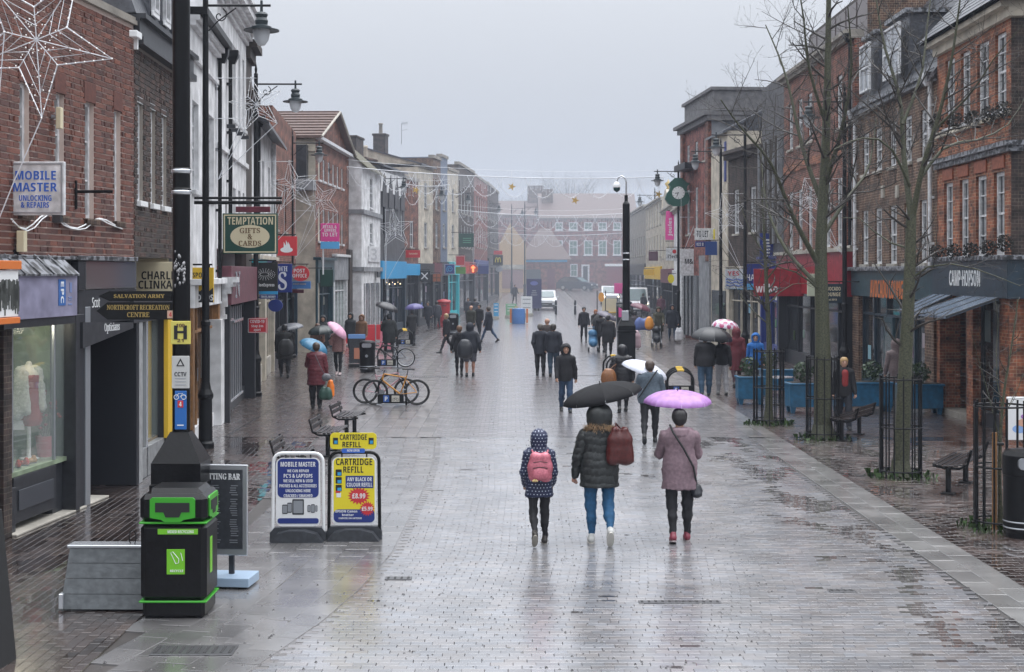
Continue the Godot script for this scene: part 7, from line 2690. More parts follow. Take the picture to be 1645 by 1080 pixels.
	hang("shop_sign","pale round logo sign below the burger sign",796,428,808,437,126.4,M.grey_metal,[],-1.0,null,true)
	hang("shop_sign","white food store sign with thin dark lettering",1093,400,1128,443,74.0,M.white_paint,[["M&S",1100,416,1118,424,M.black_matt]],1.0)
	t = hang("shop_sign","white phone shop sign with a small red swirl beside the clock post",1070,399,1092,419,79.0,M.white_paint,[["iTech",1073,409,1090,415,M.charcoal]],1.0)
	plate(t,"emblem",ellipse(0.11,0.11),Vector3(0.08,0.16,0.046),M.bright_red)
	var bn := thing("shop_banner","tall bright pink hanging banner with white upright lettering","banner",P(1077,362,86.0))
	plate(bn,"cloth",PackedVector2Array([Vector2(-0.3,-0.88),Vector2(0.32,-0.88),Vector2(0.32,0.1),Vector2(0.22,0.6),Vector2(0.05,0.88),Vector2(-0.25,0.85),Vector2(-0.3,0.2)]),Vector3.ZERO,M.pink,0.03)
	text(bn,"joules",Vector3(0,-0.1,0.004),1.1,0.3,M.white,Basis(Vector3(0,0,1),PI / 2))
	bm = MB.new()
	bm.tube([Vector3(-0.2,0.9,0),Vector3(1.6,0.9,0)],0.025,5)
	bm.tube([Vector3(-0.3,-0.95,0),Vector3(1.6,-0.95,0)],0.02,5)
	part(bn,"bracket",bm,M.black_iron)
	hang("letting_board","white and yellow letting board on the food store's brickwork",1116,367,1158,386,69.0,M.white_paint,[["TO LET",1119,371,1138,381,M.charcoal]],0.0)
	hang("letting_board","yellow square at the end of the white letting board",1146,368.5,1157.5,384.5,68.8,M.yellow,[],0.0)
	hang("shop_sign","small blue number sign over the white food store sign",1117,388,1133,397,71.0,M.royal,[["023 8",1119,390,1130,395,M.white]],1.0)
	hang("shop_sign","plain royal blue square sign between the food store and the cream house",1133,388,1152,410,68.0,mat(0.015,0.05,0.2,0.4),[],1.0)
	t = hang("bank_sign","wide blue bank sign with white lettering before the ribbed grey building",1194,424,1246,456,58.0,M.royal,[["HALIFAX",1199,441,1241,451,M.white]],1.0)
	t = hang("bank_sign","upright blue bank sign with a white striped cross over the wide one",1221,375,1250,424,58.3,M.royal,[],1.0)
	for k in 6:
		box(t,"white_stripe",Vector3(-0.1,0.35 - k * 0.13,0.045),Vector3(0.34 - k * 0.025,0.07,0.008),M.white)
	t = hang("travel_sign","white sign with red lettering and blue waves over the cream shop",1165,433,1199,464,62.5,M.white_paint,[["YES",1169,436,1187,443,M.bright_red]],1.0)
	for k in 3:
		var wv := MB.new()
		var pts := []
		for j in 14:
			pts.append(Vector3(-0.42 + j * 0.065,-0.02 - k * 0.13 + 0.03 * sin(j * 1.1 + k),0.046))
		wv.tube(pts,0.022,5)
		part(t,"printed_wave",wv,M.sky_text)
	hang("shop_sign","large red homeware shop sign with white lowercase lettering",1211,432,1292,476,51.0,M.red_paint,[["wilko",1214,456,1249,470,M.white]],0.0)
	t = hang("lounge_sign","dark navy lounge sign with pale lettering half behind the thick tree",1322,456,1353,487,41.5,M.navy_paint,[["AVOCADO",1325,461,1350,467,M.cream],["LOUNGE",1325,470,1350,476,M.cream],["est 2013",1329,480,1344,483,M.cream]],1.0)
	hang("shop_sign","pale green arched panel sign on the red fascia left of the thick trunk".replace("left of","beside"),1297,440,1312,476,45.5,mat(0.5,0.55,0.42,0.5),[],0.0)
	hang("shop_sign","yellow shop sign with orange band far up the tree side",1034,433,1051,442,102.0,M.gold_yellow,[],1.0)
	hang("shop_sign","maroon sign on the ornate cream building",1042,404,1057,419,93.0,mat(0.09,0.03,0.05,0.5),[["COFFEE",1044,409,1055,413,M.cream]].slice(0,0),1.0)
	hang("shop_sign","round yellow notice by the phone shop door",1073,441,1083,455,82.0,M.yellow,[],1.0,null,true)
	t = thing("poster_board","large swirly poster board standing behind the sapling guard","poster",Vector3(7.5,0,-20.6),0.0)
	box(t,"panel",Vector3(0,1.35,0),Vector3(0.75,0.62,0.04),M.white)
	box(t,"post",Vector3(0,0.5,-0.03),Vector3(0.06,1.1,0.04),M.black_iron)
	for k in 5:
		plate(t,"printed_swirl",ellipse(0.1 + 0.04 * (k % 3),0.06,18),Vector3(-0.2 + k * 0.1,1.2 + 0.09 * (k % 3),0.022 + 0.002 * k),[mat(0.25,0.4,0.7,0.4),mat(0.6,0.35,0.25,0.4),mat(0.35,0.15,0.45,0.4)][k % 3],0.002)

# ---------- Christmas lights ----------
func star(called: String,label: String,c: Vector3,r: float,turn: float,post: Vector3,lit := true) -> void:
	var t := thing(called,label,"Christmas decoration",c,0.0,"star light frames on the lamp posts")
	var tips := []
	for k in 10:
		var a := turn + PI / 2 + TAU * k / 10
		tips.append(Vector3(cos(a),sin(a),0) * (r if k % 2 == 0 else r * 0.42))
	var thin := maxf(0.007,r * 0.0085)
	var m := MB.new()
	m.tube(tips,thin * 1.5,5,true)
	part(t,"star_frame",m,M.string_white)
	m = MB.new()
	for s in [0.72,0.44]:
		m.tube(tips.map(func(p): return p * s + Vector3(0,0,0.02)),thin * 0.8,4,true)
	for k in 5:
		m.tube([tips[k * 2],tips[(k * 2 + 5) % 10]],thin * 0.8,4)
	part(t,"inner_wire",m,M.string_white).set_meta("kind","stuff")
	m = MB.new()
	var n := 60 if r > 0.85 or not lit else 44
	for k in n:
		var f := 10.0 * k / n
		var a: Vector3 = tips[int(f)]
		var b: Vector3 = tips[(int(f) + 1) % 10]
		m.ball(a.lerp(b,f - int(f)) + Vector3(0,0,0.015),Vector3.ONE * thin * 1.4,5,3)
	for k in n:
		m.ball(tips[R.randi() % 10] * R.randf_range(0.1,0.8) + Vector3(R.randfn(),R.randfn(),0) * r * 0.07,Vector3.ONE * thin * 1.2,5,3)
	part(t,"bulbs",m,M.bulb).set_meta("kind","stuff")
	# the tail and the arms back to its post
	m = MB.new()
	var pl := post - c
	m.tube([Vector3(pl.x,r * 0.95,0),Vector3(0,r * 0.95,0),tips[0]],thin,5)
	m.tube([Vector3(pl.x,-r * 0.5,0),Vector3(tips[4].x,-r * 0.5,0)],thin,5)
	for k in [3,4,6]:
		m.tube([tips[k],tips[k] * 0.5 + Vector3(pl.x * 0.45,-r * 1.3,0),Vector3(pl.x * 0.92,-r * 2.7,0)],thin,5)
	m.tube([Vector3(pl.x * 0.95,r,0),Vector3(pl.x * 0.95,-r * 2.8,0)],thin,5)
	part(t,"support_wire",m,M.string_white)

func festoon(label: String,a: Vector3,b: Vector3,sag: float,n: int,drop: float,swags: int,dip: float) -> void:
	var t := thing("light_string",label,"Christmas lights",a,0.0,"light strings across the street")
	var at := func(f: float) -> Vector3: return (b - a) * f + Vector3(0,-sag * 4.0 * f * (1.0 - f),0)
	var m := MB.new()
	var pts := []
	for k in 25:
		pts.append(at.call(k / 24.0))
	m.tube(pts,0.02,5)
	m.tube(pts.map(func(p): return p + Vector3(0,0.35,0)),0.008,4)
	part(t,"cable",m,M.string_white)
	m = MB.new()
	for k in n:
		var p: Vector3 = at.call((k + 0.5) / n)
		var l := drop * R.randf_range(0.25,1.0)
		m.tube([p,p - Vector3(0,l,0)],0.008,3,false,false)
		m.ball(p - Vector3(0,l,0),Vector3.ONE * 0.02,4,3)
	part(t,"icicle_lights",m,M.string_white).set_meta("kind","stuff")
	for s in swags:
		var f0 := float(s) / swags
		var f1 := minf(1.0,f0 + 1.25 / swags)
		m = MB.new()
		var q := []
		for k in 15:
			var f := k / 14.0
			q.append(at.call(lerpf(f0,f1,f)) - Vector3(0,dip * R.randf_range(0.97,1.03) * 4.0 * f * (1.0 - f),0.05))
		m.tube(q,0.012,4)
		for k in 12:
			m.ball(q[k + 1] + Vector3(0,-0.05,0),Vector3.ONE * 0.022,5,3)
		part(t,"swag",m,M.string_white)

func decorations() -> void:
	star("star_light","large white star of fairy lights on the red brick wall at the picture's edge",P(58,64,17.0),0.93,deg_to_rad(-32),P(-30,62,17.0),false)
	star("star_light","star light frame on the lamp post of the green gift shop sign",P(412,168,28.3),0.55,deg_to_rad(12),P(345,168,28.3))
	star("star_light","star light frame before the chimney brick house",P(470,300,41.0),0.76,deg_to_rad(8),P(415,300,41.0))
	star("star_light","star light frame over the teal shop of the long brick block",P(515,322,58.0),0.85,deg_to_rad(20),P(472,322,58.0))
	star("star_light","star light frame before the pointed arches",P(634,368,79.0),1.1,deg_to_rad(5),P(618,368,79.0))
	star("star_light","star light frame high on the lamp post before the tall cream house",P(668,322,92.0),1.0,deg_to_rad(15),P(682,322,92.0))
	star("star_light","faint far star light frame near the burger sign",P(771,380,110.0),1.0,0.0,P(760,380,110.0))
	star("star_light","bright star light frame on the post before the cream house",P(1168,345,55.0),0.85,deg_to_rad(14),P(1197,345,55.0))
	star("star_light","star light frame beside the street clock",P(1138,335,74.0),0.9,deg_to_rad(-10),P(1092,335,74.0))
	star("star_light","star light frame behind the thick tree on the tall brick building",P(1298,318,44.0),0.62,deg_to_rad(10),P(1355,318,44.0))
	festoon("first light string across the street, from the white corner building to the clock",P(557,268,71.0),P(1066,284,76.0),0.28,260,0.85,11,1.0)
	festoon("second light string, lower and farther, ending at the camera mast's height",P(735,337,100.0),P(1012,342,104.0),0.3,180,0.9,9,1.0)
	festoon("third light string, faint before the far brick house",P(775,372,128.0),P(1002,374,128.0),0.3,110,0.9,7,1.0)
	festoon("slanting light string between the white corner building and the slate hung house",P(612,284,80.0),P(722,296,98.0),0.3,60,0.8,4,1.2)
	# golden ornaments on the first string
	var gold := mat(0.5,0.33,0.1,0.4)
	for s in [[822,300,"pale ornament hanging from the first light string over the street's bend"],[924,322,"golden star ornament hanging over the middle of the street"],[1058,312,"golden star ornament beside the street clock"],[668,305,"golden ornament by the tall cream house"]]:
		var t := thing("hanging_ornament",s[2],"Christmas decoration",P(s[0],s[1],76.0))
		plate(t,"ornament",burst(0.09,0.23,5),Vector3.ZERO,gold,0.06)
		var w := MB.new()
		w.tube([Vector3(0,0.3,0),Vector3(0,0.85,0)],0.012,4)
		part(t,"wire",w,M.string_white)
	# television aerial over the dark chimney
	var t := thing("television_aerial","thin television aerial above the dark chimney stack","aerial",P(645,218,83.0))
	var m := MB.new()
	m.tube([Vector3(0,-0.5,0),Vector3(0,0.72,0)],0.02,5)
	m.tube([Vector3(-0.02,0.7,0),Vector3(0.36,0.76,0)],0.015,4)
	m.tube([Vector3(-0.02,0.3,0),Vector3(0.34,0.36,0)],0.015,4)
	for k in 5:
		m.tube([Vector3(0.05 + k * 0.07,0.62,0),Vector3(0.05 + k * 0.07,0.82,0)],0.008,4)
	part(t,"mast",m,M.grey_metal)

# ---------- vehicles ----------
func car(at: Vector3,turn: float,label: String,paint: Material,l: float,w: float,h: float,van: bool,lights: bool) -> void:   # nose towards +x before turning
	var t := thing("parked_car" if not van else "white_van",label,"car" if not van else "van",at,turn)
	var g := 0.22
	var side := PackedVector2Array()
	var a := l / 2
	var pr := [[-a,g + 0.1],[-a + 0.05,g],[a - 0.05,g],[a,g + 0.12],[a - 0.02,h * 0.48],[a - 0.35,h * 0.57],[a * 0.42,h * 0.63],[-a + 0.1,h * 0.62],[-a,h * 0.5]]
	if van:
		pr = [[-a,g + 0.1],[-a + 0.05,g],[a - 0.05,g],[a,g + 0.15],[a - 0.03,h * 0.42],[a - 0.5,h * 0.52],[-a + 0.03,h * 0.52]]
	for e in pr:
		side.append(Vector2(e[0],e[1]))
	var m := MB.new()
	m.slab(side,w / 2,w)
	part(t,"body",m,paint)
	var cab := PackedVector2Array()
	var cp := [[-a + 0.12,h * 0.61],[a * 0.45,h * 0.62],[a * 0.12,h * 0.96],[-a * 0.1,h],[-a * 0.55,h * 0.97],[-a + 0.25,h * 0.75]]
	if van:
		cp = [[-a + 0.03,h * 0.52],[a - 0.5,h * 0.52],[a - 1.05,h * 0.96],[a - 1.4,h],[-a + 0.1,h]]
	for e in cp:
		cab.append(Vector2(e[0],e[1]))
	m = MB.new()
	m.slab(cab,w / 2 - 0.08,w - 0.16)
	part(t,"cabin",m,paint)
	var gm: Material = M.pane
	var tint := mat(0.12,0.17,0.18,0.05)
	m = MB.new()
	var wa: Vector2 = cab[1] + Vector2(-0.02,0.03)
	var wb: Vector2 = cab[2] + Vector2(0.02,-0.04)
	var z := w / 2 - 0.16
	var o := Vector3(0.03,0.02,0)
	m.quad(Vector3(wa.x,wa.y,z) + o,Vector3(wa.x,wa.y,-z) + o,Vector3(wb.x,wb.y,-z * 0.92) + o,Vector3(wb.x,wb.y,z * 0.92) + o)
	part(t,"windscreen",m,tint)
	for s in [-1,1]:
		m = MB.new()
		var poly := PackedVector2Array()
		for e in cab:
			poly.append(Vector2(lerpf(cab[0].x * 0.4 + cab[1].x * 0.6 if van else (cab[0].x + cab[1].x) / 2,e.x,0.5 if van else 0.84),lerpf(h * 0.78,e.y,0.8)))
		m.xf = Transform3D(Basis(),Vector3(0,0,s * (w / 2 - 0.07)))
		m.slab(poly,0.008,0.016)
		part(t,"side_window",m,gm)
		for x in [-a * 0.6,a * 0.62]:
			m = MB.new()
			m.xf = Transform3D(Basis(Vector3.RIGHT,PI / 2),Vector3(x,0.32,s * (w / 2 - 0.1)))
			m.lathe([Vector2(0.0,-0.1),Vector2(0.3,-0.1),Vector2(0.32,-0.06),Vector2(0.32,0.06),Vector2(0.3,0.1),Vector2(0.0,0.1)],18)
			var ty := part(t,"wheel",m,M.rubber)
			m = MB.new()
			m.xf = Transform3D(Basis(Vector3.RIGHT,PI / 2),Vector3(x,0.32,s * (w / 2 - 0.02)))
			m.lathe([Vector2(0.0,0.03),Vector2(0.19,0.025),Vector2(0.2,-0.025),Vector2(0.0,-0.03)],14)
			part(ty,"rim",m,M.grey_metal)
		var hm := mat(0.8,0.8,0.78,0.1)
		if lights:
			hm.emission_enabled = true
			hm.emission = Color(1.0,0.93,0.8)
			hm.emission_energy_multiplier = 6.0
		m = MB.new()
		m.ball(Vector3(a - 0.04,h * 0.42,s * (w / 2 - 0.25)),Vector3(0.07,0.09,0.15),10,6)
		part(t,"headlight",m,hm)
		m = MB.new()
		m.cbox(Vector3(-a + 0.02,h * 0.5,s * (w / 2 - 0.16)),Vector3(0.06,0.16,0.22),0.02)
		part(t,"tail_light",m,mat(0.3,0.02,0.02,0.2))
		box(t,"mirror",Vector3(a * 0.38,h * 0.66,s * (w / 2 + 0.06)),Vector3(0.12,0.13,0.18),paint)
	box(t,"grille",Vector3(a - 0.005,h * 0.3,0),Vector3(0.03,0.16,w * 0.6),M.black_matt)
	box(t,"number_plate",Vector3(a + 0.012,h * 0.24,0),Vector3(0.02,0.11,0.5),M.white)
	box(t,"bumper",Vector3(a - 0.02,g + 0.1,0),Vector3(0.1,0.16,w * 0.96),M.charcoal)
	if van:
		var rk := MB.new()
		for k in 4:
			rk.tube([Vector3(-a + 0.5 + k * 0.7,h + 0.16,-w / 2 + 0.15),Vector3(-a + 0.5 + k * 0.7,h + 0.16,w / 2 - 0.15)],0.025,5)
		for s in [-1,1]:
			rk.tube([Vector3(-a + 0.3,h + 0.16,s * (w / 2 - 0.15)),Vector3(a - 1.5,h + 0.16,s * (w / 2 - 0.15))],0.025,5)
			for k in 2:
				rk.tube([Vector3(-a + 0.4 + k * 1.8,h,s * (w / 2 - 0.15)),Vector3(-a + 0.4 + k * 1.8,h + 0.16,s * (w / 2 - 0.15))],0.02,5)
		part(t,"roof_rack",rk,M.black_iron)

func vehicles() -> void:
	var navy := mat(0.05,0.055,0.075,0.2,0.3)
	var wh := mat(0.6,0.61,0.63,0.2)
	car(Vector3((927 - CX) * 155.0 / F,gy(155.0),-155.0),-0.5,"dark blue grey car parked before the far brick house",navy,4.2,1.8,1.5,false,false)
	car(G(875,497),-PI / 2,"white car half hidden behind the dark blue information board",wh,4.0,1.8,1.5,false,false)
	car(G(1018,505) ,-PI / 2,"white van with a roof rack and lit headlights coming down the street",wh,4.6,1.9,1.95,true,true)
	car(GD(982,122.0),-PI / 2 - 0.05,"pale car with lit headlights beside the white van",wh,4.2,1.8,1.55,false,true)
	var t := thing("street_sign","bright pink square notice on a post before the white van","sign",GD(995,104.0))
	box(t,"panel",Vector3(0,1.9,0),Vector3(0.75,0.75,0.04),M.pink)
	box(t,"post",Vector3(0,0.9,-0.04),Vector3(0.06,1.9,0.05),M.charcoal)
	t = thing("street_sign","orange oval sign in a dark frame before the pale car","sign",GD(966,96.0))
	plate(t,"panel",ellipse(0.2,0.32),Vector3(0,1.55,0.03),mat(0.75,0.32,0.02,0.5),0.03)
	for x in [-0.28,0.28]:
		box(t,"post",Vector3(x,1.0,0),Vector3(0.06,2.0,0.06),M.black_iron)
	t = thing("street_kiosk","white and yellow stall front below the pale car","stall",GD(979,100.0))
	box(t,"panel",Vector3(0,0.7,0),Vector3(1.0,1.2,0.4),M.cream)
	box(t,"shelf",Vector3(0,0.35,0.25),Vector3(1.1,0.06,0.3),M.gold_yellow)
	t = thing("litter_bin","black bin with a pink poster beside the camera mast","litter bin",GD(998,88.0),0.0)
	box(t,"body",Vector3(0,0.75,0),Vector3(0.6,1.5,0.5),M.black_paint)
	box(t,"poster",Vector3(0.02,0.9,0.253),Vector3(0.4,0.6,0.01),M.pink)

# ---------- surface nets over rounded bones ----------
# bones: [a, b, radius a, radius b, depth (z) factor, colour]; cuts: [normal, offset] keep normal.p < offset; holes: bones taken away
func net(bones: Array,cell: float,k: float,cuts := [],warp := 0.0,ridge := 0.0,ridge_len := 0.1,holes := []) -> MB:
	var lo := Vector3.INF
	var hi := -Vector3.INF
	for b in bones:
		var r := maxf(b[2],b[3]) + k * 0.3
		lo = lo.min((b[0] as Vector3).min(b[1]) - Vector3(r,r,r))
		hi = hi.max((b[0] as Vector3).max(b[1]) + Vector3(r,r,r))
	lo -= Vector3.ONE * cell * 2
	var nx := int((hi.x - lo.x) / cell) + 4
	var ny := int((hi.y - lo.y) / cell) + 4
	var nz := int((hi.z - lo.z) / cell) + 4
	var fld := PackedFloat32Array()
	var own := PackedByteArray()
	var nearest := PackedFloat32Array()
	fld.resize(nx * ny * nz)
	fld.fill(9.0)
	nearest.resize(nx * ny * nz)
	nearest.fill(9.0)
	own.resize(nx * ny * nz)
	for bi in bones.size():
		_carve(fld,nearest,own,bones[bi],bi,lo,nx,ny,nz,cell,k,false)
	for h in holes:
		_carve(fld,nearest,own,h,0,lo,nx,ny,nz,cell,k,true)
	for c in cuts:
		var n: Vector3 = c[0]
		var off: float = c[1]
		var i := 0
		for z in nz:
			for y in ny:
				var base := n.y * (lo.y + y * cell) + n.z * (lo.z + z * cell) - off
				for x in nx:
					var d := base + n.x * (lo.x + x * cell)
					if d > fld[i]:
						fld[i] = d
					i += 1
	var idx := PackedInt32Array()
	idx.resize(nx * ny * nz)
	idx.fill(-1)
	var vs := PackedVector3Array()
	var ns := PackedVector3Array()
	var cs := PackedColorArray()
	var sxy := nx * ny
	var off8 := [0,1,nx,nx + 1,sxy,sxy + 1,sxy + nx,sxy + nx + 1]
	var co := [Vector3(0,0,0),Vector3(1,0,0),Vector3(0,1,0),Vector3(1,1,0),Vector3(0,0,1),Vector3(1,0,1),Vector3(0,1,1),Vector3(1,1,1)]
	var edges := [[0,1],[2,3],[4,5],[6,7],[0,2],[1,3],[4,6],[5,7],[0,4],[1,5],[2,6],[3,7]]
	for z in nz - 1:
		for y in ny - 1:
			var i := z * sxy + y * nx
			for x in nx - 1:
				var v0 := fld[i]
				if v0 < 3.0 and absf(v0) < cell * 4.0:
					var inside := 0
					for q in off8:
						if fld[i + q] < 0.0:
							inside += 1
					if inside > 0 and inside < 8:
						var s := Vector3.ZERO
						var n := 0
						for e in edges:
							var a := fld[i + off8[e[0]]]
							var b := fld[i + off8[e[1]]]
							if (a < 0.0) != (b < 0.0):
								s += (co[e[0]] as Vector3).lerp(co[e[1]],a / (a - b))
								n += 1
						s /= n
						idx[i] = vs.size()
						vs.append(lo + (Vector3(x,y,z) + s) * cell)
						var g := Vector3(fld[i + 1] - v0 + fld[i + off8[7]] - fld[i + off8[6]] + fld[i + off8[3]] - fld[i + off8[2]] + fld[i + off8[5]] - fld[i + off8[4]],fld[i + nx] - v0 + fld[i + off8[7]] - fld[i + off8[5]] + fld[i + off8[3]] - fld[i + 1] + fld[i + off8[6]] - fld[i + off8[4]],fld[i + sxy] - v0 + fld[i + off8[7]] - fld[i + off8[3]] + fld[i + off8[5]] - fld[i + 1] + fld[i + off8[6]] - fld[i + off8[2]])
						ns.append(g.normalized())
						cs.append(bones[own[i]][5])
				i += 1
	if warp > 0.0 or ridge > 0.0:
		for j in vs.size():
			var p := vs[j]
			var d := warp * (noise.get_noise_3d(p.x * 9.0,p.y * 6.0,p.z * 9.0) * 1.5 + noise.get_noise_3d(p.x * 22.0 + 40.0,p.y * 17.0,p.z * 22.0))
			var sl := 0.0
			if ridge > 0.0:
				var ph := fposmod(p.y / ridge_len + 0.25 * noise.get_noise_2d(p.x * 6.0,p.z * 6.0),1.0)
				d += ridge * (sqrt(maxf(0.0,1.0 - pow(ph * 2.0 - 1.0,2.0))) - 0.6)
				sl = (ph * 2.0 - 1.0)
			vs[j] = p + ns[j] * d
			ns[j] = (ns[j] + Vector3(noise.get_noise_3d(p.x * 20.0,p.y * 12.0,p.z * 20.0),sl * 0.55 * signf(ridge) * (1.0 if ridge > 0.0 else 0.0),noise.get_noise_3d(p.x * 20.0 + 9.0,p.y * 12.0,p.z * 20.0)) * minf(1.0,(warp + ridge) * 30.0)).normalized()
	var mb := MB.new()
	for z in range(1,nz - 1):
		for y in range(1,ny - 1):
			var i := z * sxy + y * nx
			for x in range(1,nx - 1):
				var ii := i + x
				var a := fld[ii]
				if absf(a) < cell * 3.0 or a < 3.0:
					if (a < 0.0) != (fld[ii + 1] < 0.0):
						_face(mb,vs,ns,cs,idx[ii - nx - sxy],idx[ii - sxy],idx[ii],idx[ii - nx],a < 0.0)
					if (a < 0.0) != (fld[ii + nx] < 0.0):
						_face(mb,vs,ns,cs,idx[ii - 1 - sxy],idx[ii - 1],idx[ii],idx[ii - sxy],a < 0.0)
					if (a < 0.0) != (fld[ii + sxy] < 0.0):
						_face(mb,vs,ns,cs,idx[ii - 1 - nx],idx[ii - nx],idx[ii],idx[ii - 1],a < 0.0)
	return mb

func _face(mb: MB,vs: PackedVector3Array,ns: PackedVector3Array,cs: PackedColorArray,a: int,b: int,c: int,d: int,out: bool) -> void:
	if a < 0 or b < 0 or c < 0 or d < 0:
		return
	var q := [a,b,c,d] if out else [d,c,b,a]
	for t in [[0,2,1],[0,3,2]]:
		for j in t:
			var n: int = q[j]
			mb.v.append(vs[n])
			mb.n.append(ns[n])
			mb.t.append(Vector2(vs[n].x,vs[n].y))
			mb.c.append(cs[n])

func _carve(fld: PackedFloat32Array,nearest: PackedFloat32Array,own: PackedByteArray,b: Array,bi: int,lo: Vector3,nx: int,ny: int,nz: int,cell: float,k: float,cut: bool) -> void:
	var a: Vector3 = b[0]
	var e: Vector3 = b[1]
	var ra: float = b[2]
	var rb: float = b[3]
	var fl: float = b[4]
	var m := maxf(ra,rb) + maxf(k,cell * 3.0)
	var l0 := ((a.min(e) - Vector3(m,m,m * maxf(fl,0.75)) - lo) / cell).floor()
	var h0 := ((a.max(e) + Vector3(m,m,m * maxf(fl,0.75)) - lo) / cell).ceil()
	var ba := e - a
	ba.z /= fl
	var inv := 1.0 / maxf(ba.length_squared(),1e-8)
	for z in range(maxi(0,int(l0.z)),mini(nz,int(h0.z) + 1)):
		var pz := (lo.z + z * cell - a.z) / fl
		for y in range(maxi(0,int(l0.y)),mini(ny,int(h0.y) + 1)):
			var py := lo.y + y * cell - a.y
			var i := (z * ny + y) * nx
			for x in range(maxi(0,int(l0.x)),mini(nx,int(h0.x) + 1)):
				var px := lo.x + x * cell - a.x
				var t := clampf((px * ba.x + py * ba.y + pz * ba.z) * inv,0.0,1.0)
				var dx := px - ba.x * t
				var dy := py - ba.y * t
				var dz := pz - ba.z * t
				var d := sqrt(dx * dx + dy * dy + dz * dz) - lerpf(ra,rb,t)
				var f := fld[i + x]
				if cut:
					if -d > f:
						fld[i + x] = -d
				else:
					if d < nearest[i + x]:
						nearest[i + x] = d
						own[i + x] = bi
					var h := k - absf(f - d)
					fld[i + x] = minf(f,d) - (h * h / k * 0.25 if h > 0.0 else 0.0)

# ---------- people ----------
func shoe_mesh(o: Node3D,m: Material,s := 1.0,called := "shoe") -> MeshInstance3D:   # toe towards -z, ankle above the origin
	if not shared.has("shoe"):
		var mb := net([[Vector3(0,0.05,0.03),Vector3(0,0.05,-0.06),0.042,0.045,1.0,Color.WHITE],[Vector3(0,0.042,-0.06),Vector3(0,0.032,-0.17),0.045,0.034,1.0,Color.WHITE],[Vector3(0,0.07,0.02),Vector3(0,0.11,0.01),0.04,0.042,1.0,Color.WHITE]],0.011,0.03,[[Vector3(0,-1,0),-0.014]])
		shared.shoe = mb.mesh()
		var so := MB.new()
		var poly := PackedVector2Array()
		for k in 20:
			var a := TAU * k / 20
			poly.append(Vector2(sin(a) * (0.046 if cos(a) < 0 else 0.049),cos(a) * 0.142))
		so.xf = Transform3D(Basis(Vector3(1,0,0),Vector3(0,0,-1),Vector3(0,1,0)),Vector3(0,0.018,-0.07))
		so.slab(poly,0.0,0.018)
		shared.sole = so.mesh()
	var p := part(o,called,shared.shoe,m)
	p.scale = Vector3.ONE * s
	part(p,"sole",shared.sole,M.plastic_grey)
	return p

func col(r: float,g: float,b: float) -> Color:
	return Color(r,g,b)

